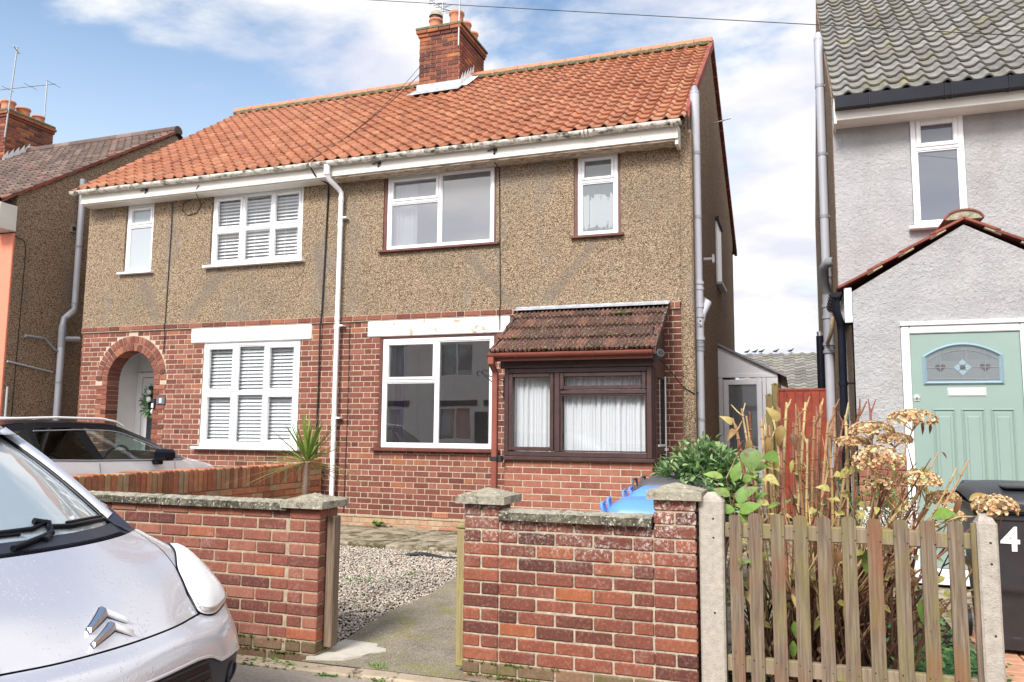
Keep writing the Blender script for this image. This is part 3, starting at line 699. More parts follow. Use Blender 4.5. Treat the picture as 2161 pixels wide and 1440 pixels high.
# gravel: small stones over the bed in front of the house
def pebbles(name, x0, x1, y0, y1, n, z, rmin=.0065, rmax=.0135):
    ico_v = []; ph = (1+5**.5)/2
    for a in (-1, 1):
        for b in (-ph, ph): ico_v += [(0, a, b), (a, b, 0), (b, 0, a)]
    iv = np.array(ico_v)/np.linalg.norm(ico_v[0])
    fs = []
    for i in range(12):
        for j in range(i+1, 12):
            for k in range(j+1, 12):
                d = [np.linalg.norm(iv[i]-iv[j]), np.linalg.norm(iv[j]-iv[k]), np.linalg.norm(iv[i]-iv[k])]
                if max(d) < 1.1:
                    nn = np.cross(iv[j]-iv[i], iv[k]-iv[i]); fs.append((i, j, k) if nn @ iv[i] > 0 else (i, k, j))
    fs = np.array(fs); g = np.random.default_rng(5)
    pos = np.stack([g.uniform(x0, x1, n), g.uniform(y0, y1, n)], 1)
    r = g.uniform(rmin, rmax, n); ang = g.uniform(0, 6.28, n); sc = np.stack([np.ones(n), g.uniform(.6, 1, n), g.uniform(.45, .8, n)], 1)
    V = iv[None]*(r[:, None]*1.0)[:, :, None]*sc[:, None, :]*(1+g.uniform(-.12, .12, (n, 12)))[:, :, None]
    c, s_ = np.cos(ang)[:, None], np.sin(ang)[:, None]
    X = V[..., 0]*c - V[..., 1]*s_ + pos[:, 0:1]; Y = V[..., 0]*s_ + V[..., 1]*c + pos[:, 1:2]
    Z = V[..., 2] + z + g.uniform(-.004, .018, n)[:, None] + (.006*np.sin(pos[:, 0]*5) + (pos[:, 1]-4.68)*.0215)[:, None]
    allv = np.stack([X, Y, Z], -1).reshape(-1, 3); allf = (fs[None]+(np.arange(n)*12)[:, None, None]).reshape(-1, 3)
    me = bpy.data.meshes.new(name); me.from_pydata(allv.tolist(), [], allf.tolist()); me.materials.append(MATS['gravel_stone'])
    a = me.attributes.new('tint', 'FLOAT', 'FACE'); a.data.foreach_set('value', np.repeat(g.uniform(0, 1, n), len(fs)))
    me.polygons.foreach_set('use_smooth', [True]*len(me.polygons))
    o = bpy.data.objects.new(name, me); COL.objects.link(o); return o
tag(pebbles('gravel', -5.2, -2.95, 4.68, 8.22, 30000, .030), 'pale mixed gravel spread over the front garden', 'gravel', kind='stuff')

# ---------------------------------------------------------------- the pair of houses
HX0, HX1, HF, HB = -10.74, -1.19, 9.72, 17.6
RY, RZ = 13.25, 7.98             # ridge
EY, EZ = 9.44, 5.24              # front edge of the tiles
house = thing('semi_detached_house', (-6, 9.72, .1), 'pebbledashed brick pair of houses under one orange tiled roof', 'house')
OPEN_G = [(-8.35, -6.65, 1.175, 2.72), (-5.37, -3.66, 1.19, 2.71)]
ARX, ARZ, ARR = -9.70, 2.17, .46      # porch arch: centre, spring, radius
OPEN_U = [(-9.98, -9.42, 3.86, 5.0), (-8.31, -6.68, 3.87, 5.0), (-5.36, -3.67, 3.89, 5.0), (-2.61, -2.0, 3.89, 5.0)]
def inr(a, b, L): return any(x0 < a < x1 and z0 < b < z1 for x0, x1, z0, z1 in L)
def in_arch(a, b, r):
    if abs(a-ARX) > r: return False
    return b < ARZ + math.sqrt(max(0, r*r-(a-ARX)**2))
# mortar backing of the ground floor, openings left free
mb = MB()
us = sorted(set([HX0+.02, -1.15] + [q for o in OPEN_G for q in o[:2]] + [ARX-.56+.04*k for k in range(29)]))
vz = sorted(set([.05, 2.94] + [q for o in OPEN_G for q in o[2:]] + [ARZ+.56*math.sin(k*math.pi/28) for k in range(15)]))
wall_cells(mb, '-y', (0, HF, 0), us, vz, lambda a, b: not inr(a, b, OPEN_G) and not in_arch(a, b, .53), .24)
wall_g = mb.build('brick_wall', 'mortar_pale', house)
bk = MB()
def holes_g(b0, b1):
    h = [(x0, x1) for x0, x1, z0, z1 in OPEN_G if z0 < b1-.01 and z1 > b0+.01]
    for (x0, x1) in ((-8.57, -6.46), (-5.555, -3.465)):      # lintels
        if b0 > 2.69: h.append((x0-.004, x1+.004))
    ro = ARR+.235; zz_ = min(max(b0, ARZ), b1) if b1 > ARZ else b1
    if b1 < ARZ: h.append((ARX-ARR-.0, ARX+ARR+.0))
    elif b0-ARZ < ro: h.append((ARX-math.sqrt(max(0, ro*ro-max(0, b0-ARZ)**2)), ARX+math.sqrt(max(0, ro*ro-max(0, b0-ARZ)**2))))
    return h
def tint_g(a, b):
    t_ = min(1, max(0, rnd.gauss(.52, .22)))
    if a > -1.75 or b < .6: t_ *= .55
    if b < 1.15 and a > -6 and rnd.random() < .5: t_ = min(1, t_*1.2+.1)
    return t_
brickwork(bk, (0, HF, 0), '-y', HX0, -1.275, .30, 2.93, 'flemish', .0751, .0105, holes=holes_g, tintf=tint_g, d=.005)
bk.build('brick_face', 'brick_facade', wall_g)
# west jamb side bricks (not seen from the street but there from the side)
# arch rings
ar = MB()
for ring_i, (r0, r1, nb) in enumerate(((ARR, ARR+.108, 21), (ARR+.118, ARR+.226, 25))):
    for k in range(nb):
        a0 = math.pi*(k+.06)/nb; a1 = math.pi*(k+.94)/nb
        pr = [(ARX+r*math.cos(a), ARZ+r*math.sin(a)) for r, a in ((r0, a0), (r1, a0+.004), (r1, a1-.004), (r0, a1))]
        ar.prism(pr, 'y', HF-.014-rnd.uniform(0, .002), HF+.228)
for side in (-1, 1):         # jambs below the spring
    for r in range(25):
        z0_ = ARZ-.0751*(r+1)+.005
        xi = ARX+side*ARR; xo = xi+side*(.215 if r % 2 else .1025)
        ar.box(xi, xo, HF-.0125, HF+.228, z0_, z0_+.065, .0035)
ar.build('arch_surround', 'brick_facade', wall_g)
mb = MB()                   # mortar behind the ring bricks
pts = [(ARX+(ARR+.232)*math.cos(math.pi*k/40), ARZ+(ARR+.232)*math.sin(math.pi*k/40)) for k in range(41)]
pin = [(ARX+(ARR+.008)*math.cos(math.pi*k/40), ARZ+(ARR+.008)*math.sin(math.pi*k/40)) for k in range(41)]
for k in range(40): mb.prism([pin[k], pts[k], pts[k+1], pin[k+1]], 'y', HF-.006, HF+.22)
for side in (-1, 1): mb.box(ARX+side*(ARR+.008), ARX+side*(ARR+.10), HF-.0005, HF+.22, .1, ARZ)
mb.build('arch_mortar', 'mortar_pale', wall_g)
# lobby behind the arch: pale walls, floor, ceiling, front door
mb = MB()
mb.box(-10.36, -10.30, 9.96, 10.62, .1, 2.85); mb.box(-8.97, -8.92, 9.96, 10.62, .1, 2.85); mb.box(-10.30, -8.97, 9.96, 10.62, 2.8, 2.85); mb.box(-10.30, -8.97, 9.96, 10.62, .1, .2)
mb.build('porch_lobby', 'white_paint', house)
dr = MB(); dr.box(-10.298, -10.20, 10.45, 10.55, .2, 2.35, .008); dr.box(-10.20, -9.06, 10.45, 10.55, 2.27, 2.35, .008); dr.box(-9.06, -8.975, 10.45, 10.55, .2, 2.35, .008); dr.box(-10.298, -8.975, 10.47, 10.55, 2.36, 2.8)
door8 = dr.build('front_door', 'upvc_white', house); door8['label'] = 'white front door with a dark glass strip inside the arch'
d2 = MB(); d2.box(-10.195, -9.065, 10.48, 10.53, .2, 2.26, .006); d2.build('door_leaf', 'upvc_white', door8)
d2 = MB(); d2.box(-10.065, -9.20, 10.465, 10.485, .55, 2.12, .004); d2.build('door_glass', 'glass_privacy_panel', door8)

# string course of brick on edge, a little proud
for (sa, sb) in ((HX0, -3.40), (-1.46, -1.28)):
    mb = MB(); x = sa
    while x < sb-.02:
        w = .215 if (int(x*10) % 7) else .1025
        mb.box(x+.004, min(x+w+.004, sb), HF-.040, HF+.1, 2.947, 3.012, .005); x += w+.010
    st = mb.build('string_course', 'brick_facade', house)
    mb = MB(); mb.box(sa+.005, sb-.002, HF-.030, HF+.05, 2.935, 3.016); mb.build('string_course_mortar', 'mortar_pale', st)
for (x0, x1, mm) in ((-8.57, -6.46, 'white_paint'), (-5.555, -3.465, 'white_flaking')):
    mb = MB(); mb.box(x0, x1, HF-.028, HF+.22, 2.712, 2.933, .012); mb.build('lintel', mm, house)
# dpc and pale plinth bricks
mb = MB(); mb.box(-6.15, -1.3, HF-.035, HF+.05, .272, .298, .004); dpc = mb.build('damp_course', 'mortar_buff', house)
bk = MB(); brickwork(bk, (0, HF-.02, 0), '-y', -6.1, -1.3, .12, .27, 'flemish', .075, d=.006); bk.build('plinth', ['brick_yellow'], house)
mb = MB(); mb.box(-10.7, -1.3, HF-.02, HF+.02, .02, .272); mb.build('plinth_mortar', 'mortar_buff', house)
mb = MB()                   # terracotta air brick
mb.box(-4.52, -4.30, HF-.016, HF+.02, .305, .372, .003)
for i in range(9):
    for j in range(3): mb.box(-4.51+i*.0235, -4.51+i*.0235+.012, HF-.0175, HF-.0155, .312+j*.019, .312+j*.019+.010, 0, 0, 1)
mb.build('air_brick', ['terracotta', 'rubber_black'], house)

# pebbledash upper wall and gables
mb = MB()
us = sorted(set([HX0, -1.272] + [q for o in OPEN_U for q in o[:2]])); vz = sorted(set([3.012, 5.12] + [q for o in OPEN_U for q in o[2:]]))
wall_cells(mb, '-y', (0, HF-.018, 0), us, vz, lambda a, b: not inr(a, b, OPEN_U), .25)
mb.box(-1.272, -1.115, HF-.035, HF+.28, .05, 5.16, .02)
up = mb.build('pebbledash_front', 'pebbledash', house)
mb = MB()
roof_z = lambda y: (EZ-.03) + (y-EY)*(RZ-EZ)/(RY-EY) if y < RY else (RZ-.03) - (y-RY)*(RZ-5.40)/(18.1-RY)
gp = [(HF+.03, .05), (HB, .05), (HB, roof_z(HB)-.03), (RY, RZ-.06), (HF+.03, roof_z(HF+.03)-.03)]
mb.prism(gp, 'x', HX1-.2, HX1)
mb.build('gable_wall', 'pebbledash_side', house)
mb = MB(); gp2 = [(HF+.01, .05), (HB, .05), (HB, roof_z(HB)-.03), (RY, RZ-.06), (HF+.01, roof_z(HF)-.03)]
mb.prism(gp2, 'x', HX0, HX0+.2); mb.box(HX0, HX1, HB-.2, HB, .05, 5.3)
gw = mb.build('gable_wall', 'pebbledash_side', house); gw['label'] = 'gable wall at the far left end of the pair'
mb = MB(); mb.box(HX0+.2, HX1-.2, HF+.25, HB-.2, 2.80, 2.86); mb.box(HX0+.2, HX1-.2, HF+.25, HB-.2, 5.06, 5.10); mb.box(-6.1, -5.95, HF+.25, HB-.2, .1, 5.05); mb.box(-8.95, -8.88, HF+.25, HB-.2, .1, 2.8); mb.box(HX0+.2, HX1-.2, 13.6, 13.7, .1, 5.05); mb.box(HX0+.2, HX1-.2, HF+.25, HB-.2, .1, .14)
mb.build('interior', 'interior_plaster', house)

# windows
YW = HF+.012
W1 = window(house, -9.975, -9.425, 3.87, 4.965, YW, [(0, 1, [(0, .685, False), (.685, 1, True)])], glassm='glass_frosted', sill=('upvc_white', .06, .10, .035), fw=.05)
W1['label'] = 'narrow upper window with frosted panes above the arch'
W2 = window(house, -8.305, -6.685, 3.88, 4.975, YW, [(0, .345, [(0, .5, True), (.5, 1, True)]), (.345, .66, [(0, .5, False), (.5, 1, False)]), (.66, 1, [(0, .5, True), (.5, 1, True)])], sill=('upvc_white', .07, .11, .04), blind=('blind_white', .052, 44, .10, .05), glassm='glass', fw=.05)
W2['label'] = 'upper six pane window with white venetian blinds'
W3 = window(house, -5.315, -3.712, 3.915, 4.985, YW, [(0, .50, [(0, .63, False), (.63, 1, True)]), (.50, 1, [(0, 1, False)])], sill=('timber_brown', .09, .09, .035), surround='timber_brown', curtain=('curtain_white', [(-5.29, -4.93, .03)], .16), glassm='glass_net', fw=.05)
W3['label'] = 'wide upper window in a brown timber surround with one net curtain'
W4 = window(house, -2.567, -2.04, 3.915, 4.995, YW, [(0, 1, [(0, .66, False), (.66, 1, True)])], sill=('timber_brown', .08, .09, .035), surround='timber_brown', glassm='glass_streaky', fw=.05)
W4['label'] = 'narrow upper window with a streaked milky lower pane'
YG = HF+.012
W5 = window(house, -8.345, -6.66, 1.18, 2.712, YG, [(0, .35, [(0, .51, True), (.51, 1, True)]), (.35, .655, [(0, .51, False), (.51, 1, False)]), (.655, 1, [(0, .51, True), (.51, 1, True)])], sill=('upvc_white', .08, .11, .04), blind=('blind_white', .052, 52, .10, .055), glassm='glass', fw=.055, sw=.045)
W5['label'] = 'ground floor six pane window with white venetian blinds'
W6 = window(house, -5.325, -3.695, 1.205, 2.683, YG, [(0, .50, [(0, .605, False), (.605, 1, True)]), (.50, 1, [(0, 1, False)])], sill=('timber_brown', .10, .09, .045), surround='timber_brown', curtain=('curtain_purple', [(-5.24, -5.08, .03)], .2), glassm='glass_mirror', fw=.052)
W6['label'] = 'ground floor window mirroring the houses opposite'
mb = MB()                 # streaky whitewash on the inside of the small pane
for k in range(60):
    x0 = -2.50+.39*rnd.random(); z1_ = 4.42+rnd.uniform(-.06, .05); w_ = rnd.uniform(.008, .03)
    mb.box(x0, x0+w_, YW+.034+k*.0001, YW+.036+k*.0001, 4.0+rnd.uniform(0, .12), z1_)
mb.build('whitewash', 'curtain_white', W4)
mb = MB()                 # small side window seen edge on
mb.box(HX1-.01, HX1+.025, 13.6, 14.4, 3.95, 5.0, .005); sw_ = mb.build('side_window', 'upvc_white', house)
mb = MB(); mb.box(HX1, HX1+.06, 13.55, 14.45, 5.0, 5.06, .006); mb.build('window_head', 'rubber_black', sw_)
mb = MB(); mb.box(HX1, HX1+.10, 13.55, 14.45, 3.9, 3.945, .006); mb.build('sill', 'upvc_grey', sw_)

# roof
ncol = 51; RX0 = -10.80; cw = (-1.16-RX0)/ncol
sl = math.hypot(RY-EY, RZ-EZ); sv = Vector((0, RY-EY, RZ-EZ))/sl; nv_ = Vector((0, -(RZ-EZ), RY-EY))/sl
rb = MB()
tilefield(rb, (RX0, EY-.045, EZ-.062), (1, 0, 0), sv, nv_, ncol, 21, cw, (sl+.02)/21, pantile, seg=10, th=.020, lift=.034,
          tintf=lambda r, c: min(1, max(0, rnd.gauss(.55, .2) - (.35 if (abs(c-24-(21-r)*.36) < 1.3 and rnd.random() < .5) else 0) + (.5 if c > 48 and rnd.random() < .35 else 0))))
rs_ = Vector((0, 18.1-RY, 5.40-RZ)); rl = rs_.length; rs_.normalize()
rb.grid([[(x_, RY+rs_.y*t_*rl, RZ+rs_.z*t_*rl+.05) for t_ in (0, .5, 1)] for x_ in (RX0, -1.16)], .5, smooth=False)
roof = rb.build('roof', 'tile_orange', house)
mb = MB()      # boarding beneath
mb.add([(RX0+.02, EY, EZ-.045), (-1.18, EY, EZ-.045), (-1.18, RY, RZ-.045), (RX0+.02, RY, RZ-.045), (RX0+.02, 18.1, 5.36), (-1.18, 18.1, 5.36)], [(0, 1, 2, 3), (3, 2, 5, 4)], 0)
mb.build('roof_deck', 'interior_dark', roof)
for (sa, sb) in ((RX0-.02, -6.33), (-5.49, -1.15)):
    mb = MB(); x = sa
    while x < sb-.06:
        prof_ = [(RY+.125*math.cos(a), RZ-.03+.125*math.sin(a)) for a in [math.pi*k/10 for k in range(11)]]
        mb.prism(prof_+[(RY-.10, RZ-.035), (RY+.10, RZ-.035)], 'x', x, min(x+.442, sb)); x += .45
    rt_ = mb.build('ridge_tiles', 'ridge_terracotta', roof)
    mb = MB(); x = sa+.02
    while x < sb-.07: mb.box(x, x+.072, RY-.16-rnd.random()*.02, RY+.14, RZ-.09, RZ-.028+rnd.uniform(-.006, .006), .01); x += .064
    mb.build('ridge_mortar', 'mortar_mossy', rt_)
mb = MB()      # dark red verge undercloak on the gable, front and back
for (a, b, n_) in (((EY, EZ), (RY, RZ), 16), ((RY, RZ), (18.12, 5.40), 18)):
    for k in range(n_):
        p0 = Vector((0, a[0]+(b[0]-a[0])*k/n_, a[1]+(b[1]-a[1])*k/n_)); p1 = Vector((0, a[0]+(b[0]-a[0])*(k+.97)/n_, a[1]+(b[1]-a[1])*(k+.97)/n_))
        for xv in (-1.165, RX0):
            mb.add([(xv-.02, p0.y, p0.z-.10), (xv+.035, p0.y, p0.z-.10), (xv+.035, p0.y, p0.z+.03), (xv-.02, p0.y, p0.z+.03), (xv-.02, p1.y, p1.z-.075), (xv+.035, p1.y, p1.z-.075), (xv+.035, p1.y, p1.z+.045), (xv-.02, p1.y, p1.z+.045)], [(0, 1, 2, 3), (7, 6, 5, 4), (0, 4, 5, 1), (1, 5, 6, 2), (2, 6, 7, 3), (3, 7, 4, 0)]) if xv > -5 and k > (0 if a[0] == EY else -1) else None
mb.build('verge', 'tile_verge', roof)

# fascia, soffit, gutter, downpipe
mb = MB(); mb.box(-10.66, -1.245, 9.44, 9.465, 4.97, 5.135, .004)
mb.box(-10.66, -10.62, 9.466, 9.70, 4.95, 5.135, .004); mb.box(-1.285, -1.245, 9.466, 9.70, 4.90, 5.16, .004)
for x in [q*.55-10.5 for q in range(17)]:
    mb.box(x, x+.008, 9.4385, 9.4405, 5.02, 5.028, 0, 0, 1)
fa = mb.build('fascia', ['fascia_white', 'rubber_black'], house)
mb = MB(); mb.box(-10.61, -6.05, 9.466, 9.71, 4.955, 4.975); s1 = mb.build('soffit', 'fascia_white', house)
mb = MB(); mb.box(-6.04, -1.29, 9.466, 9.71, 4.948, 4.972); s1 = mb.build('soffit', 'soffit_stained', house); s1['label'] = 'brown stained soffit of the right half'
mb = MB()
def gutter(mb, x0, x1, y, z, r, drop=0.0, mi=0, n=12):
    pr = [(y+r*math.cos(a), z+r*math.sin(a)) for a in [math.pi+math.pi*k/n for k in range(n+1)]]
    pi_ = [(y+(r-.004)*math.cos(a), z+(r-.004)*math.sin(a)) for a in [2*math.pi-math.pi*k/n for k in range(n+1)]]
    mb.prism(pr+pi_, 'x', x0, x1, 0, mi)
    for xx in (x0, x1-.006): mb.prism(pr, 'x', xx, xx+.006, 0, mi)
gutter(mb, -10.80, -1.20, 9.385, 5.165, .060)
for x in [-10.6, -9.9, -9.0, -8.1, -7.2, -6.35, -5.5, -4.6, -3.9, -3.1, -2.3, -1.32]:
    pr = [(9.385+.066*math.cos(a), 5.163+.066*math.sin(a)) for a in [math.pi+math.pi*k/12 for k in range(13)]]
    mb.prism(pr, 'x', x, x+.028, 0, 1)
for x in (-2.42,):
    for q in range(3): mb.prism([(9.385+.070*math.cos(a), 5.163+.070*math.sin(a)) for a in [math.pi+math.pi*k/12 for k in range(13)]], 'x', x+q*.05, x+q*.05+.03, 0, 1)
gu = mb.build('gutter', ['gutter_dirty', 'fascia_white'], house)
mb = MB(); PX = -6.0
mb.tube([(PX-.09, 9.385, 5.12), (PX-.09, 9.385, 4.985)], .046, 12, 0); mb.tube([(PX-.09, 9.385, 5.0), (PX-.08, 9.42, 4.93), (PX-.02, 9.58, 4.83), (PX, 9.63, 4.78), (PX, 9.63, 4.70)], .036, 12, 0)
mb.tube([(PX, 9.63, 4.72), (PX, 9.63, .30)], .034, 14, 0)
for z in (4.72, 3.02, 2.90, 4.35): mb.tube([(PX, 9.63, z), (PX, 9.63, z-.06)], .039, 14, 0)
for z in (4.42, 2.88, 1.6): mb.box(PX-.04, PX+.09, 9.62, 9.71, z-.012, z+.012, .003)
mb.tube([(PX, 9.63, .32), (PX, 9.58, .24)], .034, 12, 0)
mb.build('downpipe', 'upvc_white', house)

# chimney
CX0, CX1, CY0, CY1 = -6.30, -5.52, 12.62, 13.78
mb = MB(); mb.box(CX0, CX1, CY0, CY1, 7.2, 8.62)
chim = mb.build('chimney', 'mortar_white', house)
bk = MB()
brickwork(bk, (0, CY0, 0), '-y', CX0-.012, CX1+.012, 7.30, 8.575, 'stretcher', .075)
brickwork(bk, (CX1, 0, 0), '+x', CY0, CY1+.012, 7.30, 8.575, 'stretcher', .075, phase=.1)
brickwork(bk, (CX0, 0, 0), '-x', -CY1, -CY0, 7.30, 8.575, 'stretcher', .075, phase=.1)
for (q, z0_, z1_) in ((.035, 8.58, 8.64), (.062, 8.645, 8.71)):
    x = CX0-q
    while x < CX1+q-.02:
        bk.box(x, min(x+.215, CX1+q), CY0-q, CY1+q, z0_, z1_, .005); x += .225
bk.build('brick_face', 'brick_chimney', chim)
mb = MB(); cz0 = 8.712
V = [(CX0-.07, CY0-.07), (CX1+.07, CY0-.07), (CX1+.07, CY1+.07), (CX0-.07, CY1+.07)]
V2 = [(CX0+.06, CY0+.06), (CX1-.06, CY0+.06), (CX1-.06, CY1-.06), (CX0+.06, CY1-.06)]
mb.add([(x, y, cz0) for x, y in V]+[(x, y, cz0+.04) for x, y in V]+[(x, y, cz0+.11) for x, y in V2], [(0, 1, 5, 4), (1, 2, 6, 5), (2, 3, 7, 6), (3, 0, 4, 7), (4, 5, 9, 8), (5, 6, 10, 9), (6, 7, 11, 10), (7, 4, 8, 11), (8, 9, 10, 11)], 0)
mb.build('chimney_cap', 'mortar_mossy', chim)
def pot(name, par, x, y, z, h, r, cowl=False, lab=None):
    m = MB()
    m.lathe([(r*.92, z), (r, z+h*.45), (r*1.0, z+h*.78), (r*1.14, z+h*.82), (r*1.16, z+h*.90), (r*1.1, z+h), (r*.92, z+h), (r*.85, z+h*.6)], x, y, 22, .5)
    o = m.build(name, 'terracotta', par)
    m = MB(); m.lathe([(r*.86, z+h*.9), (0.0001, z+h*.9)], x, y, 16, .5); m.build('pot_mouth', 'rubber_black', o) if not cowl else None
    if cowl:
        m = MB(); m.lathe([(r*.98, z+h), (r*.95, z+h+.07)], x, y, 20, .5, 0); m.lathe([(r*1.12, z+h+.06), (r*1.05, z+h+.10), (r*.7, z+h+.16), (.001, z+h+.185)], x, y, 20, .5, 1)
        m.build('cowl', ['rubber_black', 'cap_lichen'], o)
    if lab: o['label'] = lab
    return o
pot('chimney_pot', chim, -6.10, 12.84, 8.80, .21, .115, True, 'chimney pot with a pale domed cowl')
pot('chimney_pot', chim, -5.68, 12.84, 8.80, .28, .125); pot('chimney_pot', chim, -5.68, 13.22, 8.80, .26, .115); pot('chimney_pot', chim, -5.68, 13.58, 8.80, .24, .11)
mb = MB()                 # lead: apron at the front, stepped flashing up the side
rz_ = lambda y: EZ+(y-EY)*(RZ-EZ)/(RY-EY)
zf = rz_(CY0)
mb.box(CX0-.05, CX1+.05, CY0-.022, CY0-.014, zf-.04, zf+.15)
mb.add([(CX0-.12, CY0-.30, zf-.15), (CX1+.12, CY0-.30, zf-.15), (CX1+.10, CY0-.02, zf+.055), (CX0-.08, CY0-.02, zf+.055)], [(0, 1, 2, 3)], 0)
for k in range(5):
    y0 = CY0+.13*k; y1 = y0+.13; zb = rz_(y0)+.0
    mb.add([(CX1+.020, y0, zb), (CX1+.020, y1, rz_(y1)), (CX1+.020, y1, rz_(y1)+.26), (CX1+.020, y0+.02, zb+.18), (CX1+.020, y0, zb+.14)], [(0, 1, 2, 3, 4)], 0, 1)
mb.add([(CX1+.016, CY0-.02, zf+.03), (CX1+.20, CY0-.10, zf-.01), (CX1+.20, CY0+.62, rz_(CY0+.62)+.075), (CX1+.016, CY0+.62, rz_(CY0+.62)+.10)], [(0, 1, 2, 3)], 0, 1)
mb.build('flashing', ['lead', 'lead_white'], chim)

# soil pipe, waste fittings on the east gable
mb = MB(); sx, sy = HX1+.095, 9.93
SP = .060
mb.tube([(sx, sy, 5.72), (sx, sy, 3.18)], SP, 16, 0); mb.tube([(sx, sy, 5.70), (sx, sy, 5.80)], [SP*1.05, SP*.5], 14, 0, 1)
for z in (4.92, 4.10): mb.tube([(sx, sy, z+.02), (sx, sy, z-.02)], SP*1.1, 16, 0, 1); mb.box(sx-.09, sx+.0, sy-.02, sy+.02, z-.012, z+.012, .003, 0, 1)
mb.tube([(sx, sy, 3.27), (sx, sy, 2.60)], SP*1.12, 16, 0)
for z, r in ((3.27, 1.3), (3.20, 1.25), (2.98, 1.25), (2.86, 1.28), (2.58, 1.3)): mb.tube([(sx, sy, z+.018), (sx, sy, z-.018)], SP*r, 16, 0)
mb.tube([(sx, sy, 2.60), (sx, sy, .15)], SP*1.0, 16, 0)
for z in (2.55, 2.50, 2.45): mb.tube([(sx, sy, z+.02), (sx, sy, z-.02)], SP*1.14, 16, 0, 1)
mb.tube([(sx, sy, 1.62), (sx, sy, 1.585)], SP*1.1, 16, 0, 1)
mb.tube([(sx+.01, sy, 2.72), (sx+.05, sy+.02, 2.90), (sx+.11, sy+.05, 3.02), (sx+.02, sy+.26, 3.10)], .048, 12, 0)
mb.tube([(sx, sy-.045, 2.76), (sx, sy-.068, 2.76)], .052, 16, 0)         # round access cover with its cross
for a in (0, 1):
    mb.box(sx-.036 if a == 0 else sx-.008, sx+.036 if a == 0 else sx+.008, sy-.078, sy-.066, 2.76-.008 if a == 0 else 2.76-.036, 2.76+.008 if a == 0 else 2.76+.036, .002, 0, 0)
for a, b in ((-1, -1), (1, -1), (-1, 1), (1, 1)): mb.box(sx+a*.030-.009, sx+a*.030+.009, sy-.0705, sy-.066, 2.76+b*.030-.009, 2.76+b*.030+.009, 0, 0, 2)
mb.tube([(sx-.12, sy-.10, 3.22), (sx-.08, sy-.10, 3.08), (sx-.03, sy-.06, 2.94)], .026, 10, 0, 1); mb.tube([(sx-.2, sy+.0, 3.22), (sx-.12, sy-.10, 3.22)], .026, 10, 0, 1)
mb.build('soil_pipe', ['upvc_grey', 'upvc_grey_dark', 'rubber_black'], house)
mb = MB(); mb.box(HX1, HX1+.03, 10.75, 10.87, 4.73, 5.0, .005); mb.build('wall_vent', 'upvc_white', house)
mb = MB(); mb.tube([(HX1, 11.6, 3.92), (HX1+.14, 11.6, 3.92)], .022, 8, 0); mb.box(HX1+.12, HX1+.15, 11.57, 11.63, 3.86, 3.98, .004); mb.build('overflow_pipe', 'upvc_white', house)
mb = MB(); mb.tube([(HX1, 13.4, 6.62), (HX1+.3, 13.4, 6.68)], .012, 8, 0); mb.build('roof_outlet', 'metal_grey', house)

# ---- glazed porch on the right half
PY = 8.79; PXa, PXb = -3.20, -1.485
porch = MB()
porch.box(PXa+.01, PXb-.01, PY+.006, PY+.24, .15, 1.13); porch.box(PXa+.01, PXa+.2, PY+.24, HF-.02, .15, 1.13)
po = porch.build('porch', 'mortar_pale', house)
bk = MB(); brickwork(bk, (0, PY, 0), '-y', PXa, PXb, .21, 1.11, 'stretcher', .075, .012, d=-.001); brickwork(bk, (PXa+.01, 0, 0), '-x', -HF+.02, -PY, .21, 1.11, 'stretcher', .075, d=.010)
brickwork(bk, (PXb-.01, 0, 0), '+x', PY, PY+.23, .21, 1.11, 'stretcher', .075, d=.010); bk.build('porch_wall', 'brick_porch', po)
f = MB(); fy = PY-.01; z0, z1 = 1.145, 2.165
f.box(PXa-.03, PXb+.03, fy-.045, fy+.10, z0-.03, z0+.012, .006)         # cill
ring(f, PXa, PXb, z0+.013, z1, .055, fy, fy+.08, .006)
mx = PXa+.405*(PXb-PXa)-.09
f.box(mx, mx+.065, fy+.001, fy+.08, z0+.068, z1-.055, .006)
ring(f, PXa+.06, mx-.005, z0+.075, z1-.06, .045, fy-.014, fy+.06, .007)
tz = z0+.72
f.box(mx+.07, PXb-.056, fy+.002, fy+.08, tz, tz+.045, .006)
ring(f, mx+.07, PXb-.06, tz+.05, z1-.06, .045, fy-.014, fy+.06, .007)
ring(f, mx+.07, PXb-.06, z0+.072, tz-.004, .016, fy+.012, fy+.06, .004)
f.box(PXb-.045, PXb+.012, fy+.085, fy+.14, .2, z1+.02, .006)
f.box(PXa-.05, PXb+.03, fy-.012, fy+.06, z1+.002, z1+.13, .005)          # head board
f.box(PXa, PXa+.04, fy+.09, HF-.02, z0, z1+.12, .004); f.box(PXa+.041, PXa+.05, fy+.1, HF-.03, z0, z1)
f.build('porch_frame', 'frame_brown', po)
g = MB()
for (a, b, c, d) in ((PXa+.10, mx-.045, z0+.115, z1-.10), (mx+.11, PXb-.10, tz+.09, z1-.10), (mx+.08, PXb-.07, z0+.08, tz-.015)): g.add([(a, fy+.035, c), (b, fy+.035, c), (b, fy+.035, d), (a, fy+.035, d)], [(0, 1, 2, 3)], 0)
g.build('porch_pane', 'glass', po)
cu2 = MB()
for (a, b, c, d) in ((PXa+.09, mx+.01, z0+.06, z1-.05), (mx+.075, PXb-.075, z0+.06, tz), (mx+.075, PXb-.07, tz+.03, z1-.05)):
    n_ = int((b-a)*150); ph = rnd.random()*6
    cu2.grid([[(a+(b-a)*i/n_, fy+.13+.024*math.sin(i*.55+ph)*(.5+.5*math.sin(i*.17+ph*2))+.012*math.sin(i*1.3+ph), c+(d-c)*k/3) for k in range(4)] for i in range(n_+1)], 0)
cu2.build('porch_curtain', 'curtain_white', po)
